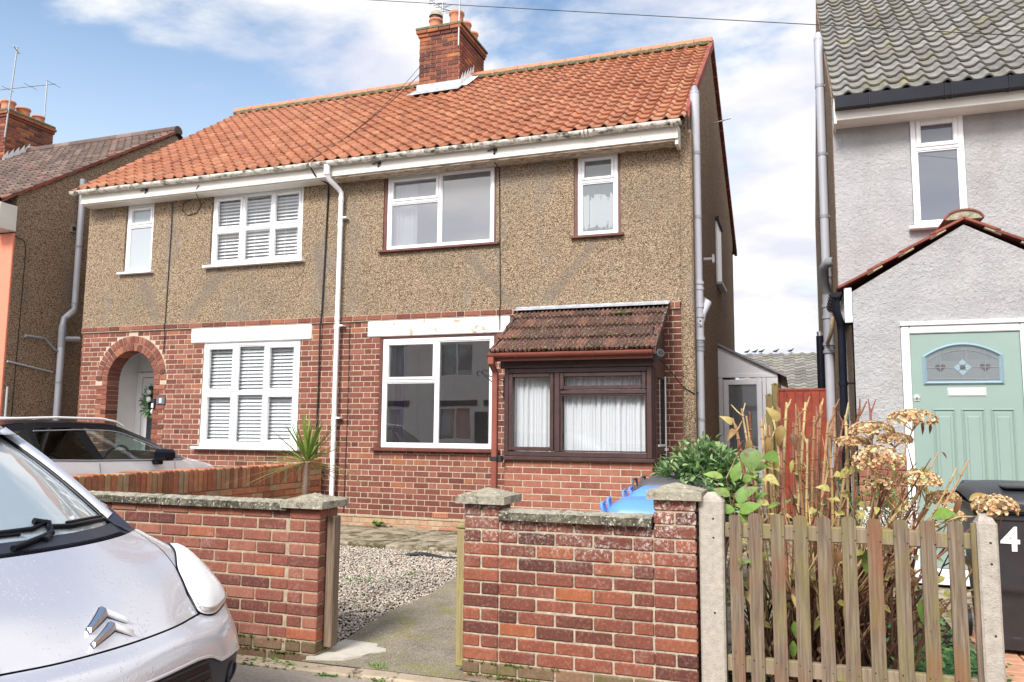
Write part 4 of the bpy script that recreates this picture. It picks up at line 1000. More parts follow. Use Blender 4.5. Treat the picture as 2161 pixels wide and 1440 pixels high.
# right-hand return: door in a white bar, brown panels
d_ = MB(); dx = PXb-.02
d_.box(dx, dx+.045, PY+.14, PY+.19, .2, 2.16, .004); d_.box(dx, dx+.045, HF-.10, HF-.03, .2, 2.16, .004); d_.box(dx, dx+.045, PY+.19, HF-.10, 2.06, 2.16, .004); d_.box(dx, dx+.04, PY+.19, HF-.10, 1.20, 1.30, .004)
d_.box(dx, dx+.04, PY+.19, HF-.10, .2, .32, .004)
d_.box(dx+.0, dx+.03, PY+.06, HF-.03, 2.165, 2.62)
pd = d_.build('porch_door', 'frame_brown', po)
d_ = MB(); d_.box(dx+.046, dx+.06, HF-.165, HF-.14, .25, 2.1, .003); d_.box(dx+.046, dx+.075, HF-.24, HF-.10, 1.225, 1.255, .003); d_.box(dx+.046, dx+.058, PY+.22, HF-.17, 1.28, 1.305, .003); d_.box(dx+.045, dx+.052, PY+.4, PY+.55, 1.05, 1.11, .003); d_.build('door_trim', 'upvc_white', pd)
d_ = MB(); d_.add([(dx+.02, PY+.19, .32), (dx+.02, HF-.10, .32), (dx+.02, HF-.10, 2.06), (dx+.02, PY+.19, 2.06)], [(0, 1, 2, 3)], 0); d_.build('door_glass', 'glass', pd)
# porch roof: four courses of ribbed brown tiles
pr0 = Vector((PXa-.12, PY-.17, 2.335)); psl = Vector((0, HF-.03-(PY-.17), 2.985-2.335)); pl = psl.length; ps = psl.normalized(); pn = Vector((0, -ps.z, ps.y))
tb = MB(); ptc = 17; ptw = (PXb+.06-(PXa-.12))/ptc*1.0
tilefield(tb, pr0, (1, 0, 0), ps, pn, ptc, 4, ptw, pl/4, ribtile, th=.026, over=1.06, seg=20, lift=.038, jitter=.006)
pr = tb.build('porch_roof', 'tile_porch', po)
mb = MB(); mb.add([tuple(pr0+Vector((0, .02, -.01))), tuple(pr0+Vector((ptc*ptw, .02, -.01))), tuple(pr0+Vector((ptc*ptw, psl.y, psl.z-.01))), tuple(pr0+Vector((0, psl.y, psl.z-.01)))], [(0, 1, 2, 3)], 0)
xr = pr0.x+ptc*ptw
for xv, w in ((xr-.01, .03), (pr0.x-.005, .03)):
    a = pr0+Vector((0, 0, -.05)); b_ = pr0+psl+Vector((0, 0, -.05))
    mb.add([(xv, a.y, a.z), (xv+w, a.y, a.z), (xv+w, b_.y, b_.z), (xv, b_.y, b_.z), (xv, a.y, a.z+.09), (xv+w, a.y, a.z+.09), (xv+w, b_.y, b_.z+.09), (xv, b_.y, b_.z+.09)], [(0, 1, 2, 3), (4, 7, 6, 5), (0, 4, 5, 1), (1, 5, 6, 2), (2, 6, 7, 3), (3, 7, 4, 0)], .2)
mb.build('porch_verge', 'tile_porch', po)
ms = MB()
for k in range(60):
    c = rnd.random()*ptc*ptw; r = rnd.choice([0, 0, 1, 1, 2, 3]); p = pr0+Vector((c, 0, 0))+ps*(r*pl/4-.005)+pn*.05
    rr = rnd.uniform(.006, .017) if k > 3 else rnd.uniform(.022, .034)
    ms.lathe([(.001, -rr*.5), (rr, 0), (rr*.7, rr*.5), (.001, rr*.75)], 0, 0, 7, rnd.random(), 0, True, Matrix.Translation(p) @ Matrix.Rotation(rnd.random()*3, 4, 'Z') @ Matrix.Scale(rnd.uniform(.7, 1.4), 4, (1, 0, 0)))
ms.build('moss_tufts', 'moss', po)['kind'] = 'stuff'
mb = MB(); mb.box(-3.37, -1.40, HF-.034, HF-.022, 2.965, 3.035, .002); mb.add([(-3.37, HF-.035, 3.02), (-1.40, HF-.035, 3.02), (-1.40, HF-.20, 2.965), (-3.37, HF-.20, 2.965)], [(0, 1, 2, 3)], 0, 1)
mb.build('porch_flashing', ['lead', 'lead'], po)
mb = MB(); gutter(mb, PXa-.13, PXb+.055, PY-.215, 2.325, .045)
for x in (-3.0, -2.1, -1.5): mb.prism([(PY-.215+.05*math.cos(a), 2.324+.05*math.sin(a)) for a in [math.pi+math.pi*k/10 for k in range(11)]], 'x', x, x+.022)
mb.box(PXa-.09, PXb+.04, PY-.165, PY-.150, 2.24, 2.34, .003)
mb.build('porch_gutter', 'plastic_redbrown', po)
mb = MB(); qx = PXa-.085
mb.box(qx-.035, qx+.035, PY-.25, PY-.18, 2.20, 2.285, .006); mb.box(qx-.033, qx+.033, PY-.115, PY-.05, .25, 2.13, .008)
mb.add([(qx-.03, PY-.245, 2.21), (qx+.03, PY-.245, 2.21), (qx+.03, PY-.185, 2.21), (qx-.03, PY-.185, 2.21), (qx-.03, PY-.115, 2.12), (qx+.03, PY-.115, 2.12), (qx+.03, PY-.05, 2.12), (qx-.03, PY-.05, 2.12)], [(0, 1, 5, 4), (1, 2, 6, 5), (2, 3, 7, 6), (3, 0, 4, 7)], 0)
mb.box(qx-.04, qx+.04, PY-.12, PY-.045, 1.10, 1.15, .004, 0, 1); mb.box(qx+.04, qx+.09, PY-.10, PY-.04, 1.085, 1.16, .006, 0, 1)
mb.build('porch_downpipe', ['plastic_redbrown', 'rubber_black'], po)
# added dark sheet before the house wall stands in for shade in the return
mb = MB(); mb.box(-3.1, -1.55, HF-.06, HF-.045, 1.0, 2.6); mb.build('porch_shade_sheet', 'interior_dark', po)

# ---- lean-to beside the house (side passage)
LY = 13.55
mb = MB()
mb.box(-1.19, -1.12, LY, LY+.07, .1, 2.33, .006); mb.box(-.50, -.44, LY, LY+.07, .1, 2.33, .006); mb.box(-.435, -.26, LY+.005, LY+.065, .1, 2.33, .006)
ring(mb, -1.115, -.505, .15, 2.30, .085, LY-.015, LY+.05, .008)
mb.box(-1.19, -.26, LY, LY+.06, 2.335, 2.40, .005)
mb.add([(-1.19, LY+.01, 2.40), (-.26, LY+.01, 2.40), (-.24, LY+.01, 2.42), (-1.19, LY+.01, 2.86)], [(0, 1, 2, 3)], 0)
mb.box(-.32, -.26, LY+.07, LY+3.4, .1, 2.36, .006); mb.box(-1.19, -.33, LY+3.3, LY+3.36, .1, 2.4)
lt = mb.build('lean_to', 'upvc_lilac', house)
mb = MB(); mb.add([(-1.03, LY+.02, .235), (-.59, LY+.02, .235), (-.59, LY+.02, 2.215), (-1.03, LY+.02, 2.215)], [(0, 1, 2, 3)], 0); mb.build('lean_to_pane', 'glass_net', lt)
mb = MB()
a = Vector((-1.19, LY-.06, 2.87)); b_ = Vector((-.13, LY-.06, 2.33))
mb.add([tuple(a), tuple(b_), (b_.x, LY+3.5, b_.z), (a.x, LY+3.5, a.z), (a.x, a.y, a.z+.035), (b_.x, b_.y, b_.z+.035), (b_.x, LY+3.5, b_.z+.035), (a.x, LY+3.5, a.z+.035)], [(0, 1, 2, 3), (4, 7, 6, 5), (0, 4, 5, 1), (1, 5, 6, 2), (2, 6, 7, 3), (3, 7, 4, 0)], 0)
mb.build('lean_to_roof', 'upvc_grey_dark', lt)

# small fittings on the house, each its own thing
mb = MB(); mb.box(-9.155, -9.0, HF-.03, HF-.012, 1.795, 1.905, .003)
pl_ = tag(mb.build('number_plate', 'slate_sign'), 'slate house number plate reading 8 beside the arch', 'house number')
V, F = text_mesh('8', .10, .001); m2 = MB(); m2.add([(-9.078+x, HF-.0315-z, 1.849+y) for x, y, z in V], F, 0); m2.build('numeral', 'upvc_white', pl_)
mb = MB(); mb.box(-9.24, -9.18, HF-.04, HF-.012, 1.73, 1.88, .004); db = tag(mb.build('doorbell', 'rubber_black'), 'small black and white door bell at the arch edge', 'door bell')
mb = MB(); mb.box(-9.235, -9.195, HF-.044, HF-.0405, 1.745, 1.81, .002); mb.build('bell_push', 'upvc_white', db)
wr_ = thing('wreath', (-9.88, 10.44, 1.85), 'leafy green wreath hung on the white door inside the arch', 'wreath')
mb = MB(); fl = MB()
for k in range(260):
    a = rnd.random()*6.283; r = .17+rnd.gauss(0, .035); p = Vector((-9.88+r*math.cos(a), 10.43+rnd.uniform(-.05, .02), 1.86+1.1*r*math.sin(a)))
    d = Vector((math.cos(a+rnd.gauss(0, .8)), rnd.uniform(-.7, .1), math.sin(a+rnd.gauss(0, .8)))).normalized(); s_ = d.cross(Vector((.2, 1, .3))).normalized()*.012
    L_ = rnd.uniform(.05, .10); mb.add([tuple(p), tuple(p+d*L_*.5+s_), tuple(p+d*L_), tuple(p+d*L_*.5-s_)], [(0, 1, 2, 3)])
mb.build('foliage', 'leaf_green', wr_)
for (x, z) in ((-9.96, 2.02), (-9.96, 1.90), (-9.86, 1.70)):
    fl.lathe([(.001, -.03), (.05, 0), (.04, .02), (.001, .03)], 0, 0, 10, 0, 0, True, Matrix.Translation((x, 10.38, z)) @ Matrix.Rotation(R(90), 4, 'X'))
fl.build('flowers', 'curtain_white', wr_)
sc_ = thing('security_camera', (-1.42, PY-.05, 2.27), 'grey bullet security camera at the porch gutter end', 'camera')
mb = MB(); mb.tube([(-1.44, PY-.02, 2.255), (-1.36, PY-.13, 2.30)], [.040, .044], 14, 0); mb.tube([(-1.362, PY-.127, 2.2988), (-1.358, PY-.133, 2.3012)], .036, 14, 0, 1); mb.build('camera_body', ['slate_sign', 'rubber_black'], sc_)
mb = MB(); mb.box(-1.49, -1.42, PY-.02, PY+.04, 2.22, 2.27, .006); mb.tube([(-1.44, PY, 2.25), (-1.42, PY-.03, 2.27)], .018, 8, 0); mb.build('bracket', 'rubber_black', sc_)
mb = MB(); mb.tube([(-1.40, PY, 2.25), (-1.33, 9.3, 2.12), (-1.26, 9.68, 1.98), (-1.13, 9.67, 1.90), (-1.10, 9.9, 1.93), (-1.17, 10.6, 2.1), (-1.17, 11.4, 2.5)], .006, 6, 0); mb.build('lead_cable', 'wire_black', sc_)
hb = thing('hanging_bracket', (-3.30, PY+.3, 1.85), 'black scrolled hanging basket bracket left of the porch', 'bracket')
mb = MB(); bx = PXa-.04; by = PY+.1
arm = [(bx, by, 2.02), (bx-.12, by-.02, 2.07), (bx-.26, by-.05, 2.12)]
mb.tube(arm, .007, 6, 0); mb.tube([(bx, by, 1.84), (bx-.1, by-.02, 1.98), (bx-.24, by-.045, 2.10)], .006, 6, 0)
for (cx_, cz_) in ((-.30, 2.12), (-.23, 2.135)): mb.tube([(bx+cx_+.03*math.cos(a), by-.05, cz_+.03*math.sin(a)) for a in [k*.5 for k in range(11)]], .006, 6, 0)
mb.box(bx-.006, bx+.006, by-.015, by+.015, 1.8, 2.08, 0)
mb.build('bracket_arm', 'rubber_black', hb)

# cables on the front
def cable(name, pts, r, label, cat='cable', m='wire_black', group=None):
    q = MB(); q.tube(pts, r, 6, 0); return tag(q.build(name, m), label, cat, group)
def sag(a, b, s_, n=24): return [tuple(Vector(a).lerp(Vector(b), k/n) - Vector((0, 0, s_*4*(k/n)*(1-k/n)))) for k in range(n+1)]
cable('wall_cable', [(-6.36, 9.33, 5.16), (-6.33, 9.40, 5.05), (-6.30, 9.44, 4.99), (-6.22, 9.63, 4.93), (-6.25, 9.685, 4.85), (-6.27, 9.685, 3.9), (-6.29, 9.68, 3.04), (-6.30, 9.67, 2.9), (-6.31, 9.695, 2.0), (-6.32, 9.695, .9)], .012, 'thick black cable running down the wall left of white downpipe')
cable('wall_cable', [(-9.05, 9.68, 4.92), (-9.05, 9.69, 4.5), (-9.07, 9.69, 3.06), (-9.06, 9.66, 2.99), (-9.07, 9.70, 2.86), (-9.08, 9.70, 2.6)], .007, 'thin black cable down the wall beside the narrow frosted window')
cable('wall_cable', [(-3.60, 9.43, 5.03), (-3.64, 9.5, 4.96), (-3.63, 9.695, 4.90), (-3.62, 9.695, 4.3), (-3.60, 9.695, 3.1), (-3.60, 9.67, 2.98), (-3.60, 9.69, 2.74)], .007, 'thin black cable down the wall right of the wide upper window')
cable('wall_cable', [(-5.84, 9.70, 2.9), (-5.83, 9.70, 2.0), (-5.85, 9.70, .32)], .005, 'hair thin cable on the brickwork right of the white downpipe')
cable('cable_loop', [(-8.33, 9.42, 5.06), (-8.42, 9.45, 4.98), (-8.50, 9.69, 4.85), (-8.58, 9.69, 4.72), (-8.75, 9.69, 4.70), (-8.86, 9.69, 4.78), (-8.84, 9.69, 4.90), (-8.72, 9.69, 4.94)], .006, 'loose loop of thin cable under the eaves left of the blinds')
cable('roof_cable', sag((-6.36, 9.33, 5.18), (-6.16, 12.6, 8.0), .12), .006, 'dark cable lying up the orange roof to the chimney')
cable('roof_cable', sag((-6.40, 9.33, 5.18), (-6.05, 12.6, 8.3), .22), .004, 'thinner cable slung above the orange roof to the chimney')
cable('overhead_wire', sag((-16, 8.0, 9.25), (11, 8.0, 3.0), .06, 30), .004, 'overhead wire crossing the sky above both roofs', 'wire')
for (x, lab) in ((-9.34, 'small cable hook on the fascia above the frosted window'), (-5.30, 'small cable hook on the fascia right of the white downpipe'), (-3.60, 'small cable hook on the fascia right of the wide window')):
    q = MB(); q.tube([(x-.10, 9.43, 5.075), (x, 9.40, 5.085), (x+.02, 9.42, 5.06), (x-.02, 9.43, 5.03)], .008, 6, 0); q.box(x-.02, x+.03, 9.425, 9.44, 5.06, 5.10, .002); tag(q.build('cable_hook', 'wire_black'), lab, 'hook')

# aerials
def yagi(name, base, top, az_, n_el, L_, label, mats='metal_grey', sp=.3):
    t_ = thing(name, base, label, 'aerial')
    q = MB(); q.tube([base, top], .018, 8, 0); q.build('mast', mats, t_)
    q = MB(); d = Vector((math.cos(az_), math.sin(az_), .0)); s2 = Vector((-d.y, d.x, 0)); t0 = Vector(top)-Vector((0, 0, .08)); q.tube([tuple(t0-d*.25), tuple(t0+d*L_)], .011, 6, 0); q.build('boom', mats, t_)
    q = MB()
    for k in range(n_el):
        c = t0+d*(-.2+(L_+.15)*k/(n_el-1)); q.tube([tuple(c-s2*sp*(1-.25*k/n_el)), tuple(c+s2*sp*(1-.25*k/n_el))], .006, 5, 0)
    q.build('elements', mats, t_)
    return t_
yagi('tv_aerial', (-5.52, 12.58, 8.3), (-5.50, 12.58, 10.6), 0.4, 9, 1.0, 'tall thin aerial mast on the front corner of the main chimney')
t_ = thing('tv_aerial', (-6.22, 13.3, 8.8), 'bent dead looking aerial above the cowled chimney pot', 'aerial')
q = MB(); q.tube([(-6.2, 13.3, 8.85), (-6.18, 13.3, 9.62)], .016, 8, 0); q.build('mast', 'metal_grey', t_)
q = MB(); q.tube([(-6.70, 13.3, 9.95), (-6.18, 13.3, 9.50), (-5.98, 13.3, 9.42)], .016, 6, 0); q.build('boom', 'metal_grey', t_)
q = MB()
for k in range(12):
    c = Vector((-6.66+.06*k, 13.3, 9.93-.05*k)); a = rnd.uniform(-.5, .5); q.tube([tuple(c-Vector((.05+a*.1, .16, .09))), tuple(c+Vector((.05, .16, .12-a*.1)))], .007, 5, 0)
q.tube([(-6.46, 13.3, 9.3), (-6.40, 13.3, 9.12)], .010, 5, 0); q.tube([(-6.3, 13.3, 9.95), (-6.18, 13.3, 9.58)], .01, 5, 0); q.tube([(-6.0, 13.3, 9.95), (-5.96, 13.3, 9.78)], .012, 5, 0)
q.build('elements', 'metal_grey', t_)

# ---------------------------------------------------------------- house on the left (beyond the drive)
LX = -12.40; LW = -20.9
lh = thing('neighbour_house', (-16.6, 9.72, .1), 'pebbledashed house with grey roof and coral front at far left', 'house')
lroof = lambda y: EZ-.03 + (y-EY)*(RZ-.2-EZ)/(RY-EY) if y < RY else RZ-.23-(y-RY)*.55
mb = MB(); mb.prism([(HF, .0), (HB, .0), (HB, lroof(HB)-.04), (RY, lroof(RY)-.06), (HF, lroof(HF)-.04)], 'x', LX-.25, LX)
mb.box(LW, LX-.25, HB-.2, HB, 0, 5.2)
mb.build('gable_wall', 'pebbledash_side', lh)
mb = MB(); mb.box(LW, LX+.006, HF-.03, HF+.012, 0, 4.70, .008); mb.build('front_wall', 'coral_paint', lh)
mb = MB()
tilefield(mb, (LX-44*.19+.06, EY-.04, EZ-.05), (1, 0, 0), Vector((0, RY-EY, RZ-.2-EZ)).normalized(), Vector((0, -(RZ-.2-EZ), RY-EY)).normalized(), 44, 20, .19, math.hypot(RY-EY, RZ-.2-EZ)/20, pantile, seg=7, lift=.035, tintf=lambda r, c: min(1, max(0, rnd.gauss(.45, .25))))
mb.grid([[(x_, RY+t_*4.5, RZ-.2-t_*2.5) for t_ in (0, 1)] for x_ in (LX-8.4, LX+.05)], .5, smooth=False)
lr = mb.build('roof', 'tile_grey', lh)
mb = MB(); mb.add([(LX-8.3, EY, EZ-.06), (LX+.03, EY, EZ-.06), (LX+.03, RY, RZ-.27), (LX-8.3, RY, RZ-.27), (LX+.03, HB+.3, 5.15), (LX-8.3, HB+.3, 5.15)], [(0, 1, 2, 3), (3, 2, 4, 5)], 0); mb.build('roof_deck', 'interior_dark', lr)
mb = MB(); x = LX-8.3
while x < LX: mb.prism([(RY+.12*math.cos(a), RZ-.22+.12*math.sin(a)) for a in [math.pi*k/10 for k in range(11)]]+[(RY-.1, RZ-.26), (RY+.1, RZ-.26)], 'x', x, min(x+.444, LX+.07)); x += .45
mb.build('ridge_tiles', 'tile_grey', lr)
mb = MB()
for k in range(16):
    p = [(EY+(RY-EY)*(k+q)/16, lroof(EY+(RY-EY)*(k+q)/16)) for q in (0, .97)]
    mb.add([(LX-.01, p[0][0], p[0][1]-.035), (LX+.065, p[0][0], p[0][1]-.035), (LX+.065, p[0][0], p[0][1]+.03), (LX-.01, p[0][0], p[0][1]+.03), (LX-.01, p[1][0], p[1][1]-.015), (LX+.065, p[1][0], p[1][1]-.015), (LX+.065, p[1][0], p[1][1]+.045), (LX-.01, p[1][0], p[1][1]+.045)], [(0, 1, 2, 3), (7, 6, 5, 4), (0, 4, 5, 1), (1, 5, 6, 2), (2, 6, 7, 3), (3, 7, 4, 0)])
mb.build('verge', 'tile_verge', lr)
mb = MB()
for k in range(4): mb.box(LX-.30+k*.085, LX-.30+k*.085+.08, 9.40-.012*(k % 2), 9.71, 4.72, 5.16, .006)
mb.box(LW, LX-.31, 9.40, 9.42, 4.9, 5.15); mb.box(LW, LX-.31, 9.42, 9.71, 4.88, 4.90)
mb.build('boxed_eaves', 'fascia_white', lh)
AX0, AX1, AY0, AY1 = -17.42, -16.62, 12.62, 13.80
mb = MB(); mb.box(AX0, AX1, AY0, AY1, 7.0, 8.42); lc = mb.build('chimney', 'mortar_white', lh)
bk = MB(); brickwork(bk, (0, AY0, 0), '-y', AX0-.012, AX1+.012, 7.05, 8.40, 'stretcher', .075); brickwork(bk, (AX1, 0, 0), '+x', AY0, AY1+.012, 7.05, 8.40, 'stretcher', .075, phase=.1)
for q, z0_, z1_ in ((.035, 8.40, 8.46), (.06, 8.465, 8.53)): bk.box(AX0-q, AX1+q, AY0-q, AY1+q, z0_, z1_, .006)
bk.build('brick_face', 'brick_chimney', lc)
mb = MB(); mb.box(AX0-.05, AX1+.05, AY0-.05, AY1+.05, 8.532, 8.60, .02); mb.build('chimney_cap', 'mortar_mossy', lc)
for (x, y, h, r) in ((-16.85, 12.80, .26, .14), (-16.85, 13.18, .24, .14), (-16.85, 13.58, .20, .125), (-17.2, 12.80, .26, .13)): pot('chimney_pot', lc, x, y, 8.59, h, r)
mb = MB()
for k in range(6):
    y0 = AY0-.05+.13*k; zb = lroof(y0)
    mb.add([(AX1+.02, y0, zb), (AX1+.02, y0+.13, lroof(y0+.13)), (AX1+.02, y0+.13, lroof(y0+.13)+.25), (AX1+.02, y0+.02, zb+.18), (AX1+.02, y0, zb+.13)], [(0, 1, 2, 3, 4)], 0)
mb.add([(AX1+.016, AY0-.05, lroof(AY0)+.03), (AX1+.22, AY0-.1, lroof(AY0-.1)+.03), (AX1+.22, AY0+.75, lroof(AY0+.75)+.08), (AX1+.016, AY0+.75, lroof(AY0+.75)+.1)], [(0, 1, 2, 3)], 0)
mb.build('flashing', 'lead_white', lc)
for (za, zb) in ((1.15, 2.6), (3.5, 4.6)): window(lh, -15.9, -14.3, za, zb, HF-.075, [(0, .5, [(0, 1, False)]), (.5, 1, [(0, 1, False)])], glassm='glass_privacy_panel', sill=('upvc_white', .06, .05, .035))
# soil stack on its gable
mb = MB(); px_, py_ = LX+.12, 10.90
mb.tube([(px_, py_, 5.85), (px_, py_, 3.62)], .054, 14, 0); mb.tube([(px_, py_, 5.80), (px_, py_, 5.98)], .058, 14, 0, 1)
mb.tube([(px_, py_, 3.68), (px_, py_, 3.55), (px_, py_-.20, 3.36), (px_, py_-.22, 3.22)], .056, 14, 0, 1); mb.tube([(px_, py_-.02, 3.52), (px_, py_-.17, 3.385)], .058, 14, 0)
qy = py_-.22
mb.tube([(px_, qy, 3.24), (px_, qy, 2.86)], .066, 14, 0, 1); mb.tube([(px_, qy, 2.9), (px_, qy, 0)], .058, 14, 0)
for z in (4.72, 2.22): mb.tube([(px_, (py_ if z > 3.5 else qy), z+.015), (px_, (py_ if z > 3.5 else qy), z-.015)], .064, 14, 0, 1)
mb.tube([(px_+.02, qy+.02, 3.0), (px_+.06, qy+.30, 3.02)], .05, 12, 0)
mb.tube([(px_-.08, qy-.66, 2.98), (px_-.06, qy-.30, 2.98), (px_-.03, qy-.12, 2.80), (px_, qy-.02, 2.76)], .022, 10, 0, 1)
mb.build('soil_pipe', ['upvc_grey', 'upvc_grey_dark'], lh)
mb = MB(); mb.tube([(LX+.03, 9.74, 2.52), (LX+.05, 10.6, 2.40)], .016, 8, 0); mb.tube([(LX+.03, 9.78, 2.1), (LX+.03, 9.78, 1.6)], .02, 8, 0); mb.build('waste_pipe', 'upvc_grey', lh)
cable('wall_cable', [(LX+.02, 9.72, 4.65), (LX+.02, 9.90, 4.6), (LX+.02, 9.93, 4.4), (LX+.02, 9.9, 1.5)], .007, 'thin black cable down the pebbledash beside the coral front')
mb = MB(); mb.box(LX, LX+.035, 10.78, 10.92, 4.98, 5.12, .005); vt = mb.build('wall_vent', 'cap_lichen', lh)
mb = MB(); mb.tube([(LX+.036, 10.85, 5.05), (LX+.040, 10.85, 5.05)], .042, 14, 0); mb.build('vent_hole', 'rubber_black', vt)
yagi('tv_aerial', (-16.62, 12.6, 7.9), (-16.45, 12.6, 10.0), 2.2, 2, .15, 'tall bare mast on the left hand chimney', sp=.1)
t_ = yagi('tv_aerial', (-17.3, 14.1, 8.3), (-17.3, 14.1, 9.95), 3.25, 4, 1.9, 'small aerial behind the left hand chimney pots', sp=.22)

# ---------------------------------------------------------------- house on the right, grey render with green door
RXW = .50; REX = 7.5
rh = thing('neighbour_house', (3, 9.72, .1), 'pale grey rendered house with mint green door at right', 'house')
OPEN_R = [(1.30, 1.84, 3.72, 5.02)]
mb = MB(); us = sorted(set([RXW, REX, 1.30, 1.84])); vz = sorted(set([.05, 5.12, 3.72, 5.02]))
wall_cells(mb, '-y', (0, HF, 0), us, vz, lambda a, b: not inr(a, b, OPEN_R), .25); mb.build('front_wall', 'grey_render', rh)
rr = lambda y: EZ-.03 + (y-EY)*(8.40-EZ)/(RY-EY) if y < RY else 8.37-(y-RY)*.58
mb = MB(); mb.prism([(HF+.012, .05), (HB, .05), (HB, rr(HB)-.05), (RY, 8.30), (HF+.012, rr(HF)-.05)], 'x', RXW-.006, RXW+.22); mb.box(RXW+.22, REX, HB-.2, HB, .05, 5.2); mb.box(RXW+.22, REX, HF+.3, HB-.3, 2.8, 2.86); mb.box(RXW+.22, REX, HF+.3, HB-.3, 5.1, 5.14); mb.build('gable_wall', 'pebbledash_side', rh)
nv2 = Vector((0, -(8.40-EZ), RY-EY)).normalized(); sv2 = Vector((0, RY-EY, 8.40-EZ)).normalized(); L2 = math.hypot(RY-EY, 8.40-EZ)
mb = MB(); tilefield(mb, (RXW+.0, EY-.05, EZ-.035), (1, 0, 0), sv2, nv2, 35, 20, .198, L2/20, bigwave, th=.022, seg=10, lift=.040, jitter=.003)
mb.grid([[(x_, RY+t_*4.6, 8.40-t_*2.6) for t_ in (0, 1)] for x_ in (RXW+.02, REX)], .5, smooth=False)
rro = mb.build('roof', 'tile_lichen', rh)
mb = MB(); mb.add([(RXW+.02, EY, EZ-.05), (REX, EY, EZ-.05), (REX, RY, 8.34), (RXW+.02, RY, 8.34), (REX, HB+.3, 5.7), (RXW+.02, HB+.3, 5.7)], [(0, 1, 2, 3), (3, 2, 4, 5)], 0); mb.build('roof_deck', 'interior_dark', rro)
mb = MB(); x = RXW+.0
while x < REX: mb.prism([(RY+.15*math.cos(a), 8.36+.14*math.sin(a)) for a in [math.pi*k/10 for k in range(11)]]+[(RY-.14, 8.28), (RY+.14, 8.28)], 'x', x, x+.445); x += .45
mb.build('ridge_tiles', 'tile_lichen', rro)
mb = MB(); mb.box(RXW-.005, RXW+.04, RY-.06, RY+.06, 8.0, 8.33); mb.build('verge', 'tile_verge', rro)
mb = MB(); mb.box(RXW+.03, REX, 9.42, 9.445, 4.955, 5.14, .004); mb.box(RXW, RXW+.03, 9.42, 9.72, 4.92, 5.22, .004)
for k in range(3): mb.box(RXW+.03, REX, 9.446+k*.09, 9.446+k*.09+.087, 4.958, 4.972, .003)
mb.build('fascia', 'fascia_white', rh)
mb = MB()
pr = [(9.30, 5.06), (9.41, 5.06), (9.41, 5.20), (9.405, 5.20), (9.405, 5.075), (9.305, 5.075), (9.305, 5.19), (9.295, 5.19)]
mb.prism(pr, 'x', RXW+.02, REX); mb.prism([(9.297, 5.062), (9.408, 5.062), (9.408, 5.188), (9.297, 5.188)], 'x', RXW+.012, RXW+.02)
for x in (.85, 1.6, 1.66, 2.2, 3.4): mb.box(x, x+.025, 9.288, 9.412, 5.052, 5.195, .004)
mb.build('gutter', 'upvc_black', rh)
wr1 = window(rh, 1.305, 1.835, 3.735, 5.0, HF-.02, [(0, 1, [(0, .70, False), (.70, 1, True)])], glassm='glass_obscure', sill=('upvc_white', .06, .08, .035), fw=.055, sw=.05)
# porch with pitched tiled roof
QX0, QX1, QY = .565, 2.64, 8.60; QP = (QX0+QX1)/2-.02
pz0, pz1 = 2.83, 3.50
mb = MB(); us = [QX0, .985, 2.08, QX1]; vz = [.05, 1.24, 2.50, 2.80]
wall_cells(mb, '-y', (0, QY, 0), us, vz, lambda a, b: not (.985 < a < 2.08 and b < 2.50) and b > 1.24, .2)
mb.add([(QX0, QY, 2.80), (QX1, QY, 2.80), (QX1, QY, 2.86), (QP, QY, 3.47), (QX0, QY, 2.86)], [(0, 1, 2, 3, 4)], 0)
po2 = mb.build('porch', 'grey_render', rh)
for xa in (QX0, QX1-.2): mb = MB(); mb.box(xa, xa+.2, QY+.004, HF-.002, .05, 2.84); mb.build('porch_side', 'pebbledash_side', po2)
for (xa, xb) in ((QX0, .985), (2.08, QX1)):
    mb = MB(); mb.box(xa, xb, QY+.012, QY+.2, .05, 1.235); pp_ = mb.build('porch_plinth', 'mortar_buff', po2)
    bk = MB(); brickwork(bk, (0, QY+.008, 0), '-y', xa, xb, .05, 1.175, 'stretcher', .075); bk.box(xa-.015, xb, QY-.03, QY+.1, 1.18, 1.238, .006); bk.build('porch_brick', 'brick_porch', pp_)
# roof slabs of flat red tiles, lapped
mb = MB(); m2 = MB()
for side in (-1, 1):
    ex = QX0-.13 if side < 0 else QX1+.13
    s_ = Vector((QP-ex, 0, 3.535-2.895)); L_ = s_.length; s_.normalize(); up = Vector((-s_.z, 0, s_.x)) if side < 0 else Vector((s_.z, 0, -s_.x))
    if up.z < 0: up = -up
    o = Vector((ex, QY-.05, 2.895)); n_ = 4; yv = Vector((0, HF-.03-(QY-.05), 0))
    for k in range(n_):
        a = o+s_*(L_*k/n_)+up*.02; b_ = o+s_*(L_*(k+1.12)/n_ if k < n_-1 else L_)+up*.004
        q = [a, b_, b_+yv, a+yv]; lo = [p-up*.022 for p in q]
        mb.add([tuple(p) for p in q+lo], [(0, 1, 2, 3), (7, 6, 5, 4), (0, 4, 5, 1), (1, 5, 6, 2), (2, 6, 7, 3), (3, 7, 4, 0)])
        if k < n_-1:
            c = o+s_*(L_*(k+.92)/n_)-up*.018; m2.box(-.0, .16, 0, .05, -.012, .010, .003, M=Matrix.Translation(c+Vector((0, .012, 0))) @ Matrix.Rotation(-math.atan2(s_.z, s_.x) if side < 0 else -math.atan2(s_.z, s_.x), 4, 'Y'))
r2 = mb.build('porch_roof', 'tile_verge', po2); m2.build('bedding_mortar', 'mortar_buff', po2)
mb = MB(); pts = [(QP+.155*math.cos(a), 3.515+.085*math.sin(a)) for a in [math.pi*k/14 for k in range(15)]]; mb.prism(pts, 'y', QY-.04, HF-.03); mb.build('porch_ridge', 'cap_lichen', po2)
mb = MB(); ptsi = [(QP+.172*math.cos(a), 3.515+.102*math.sin(a)) for a in [math.pi*k/14 for k in range(15)]]
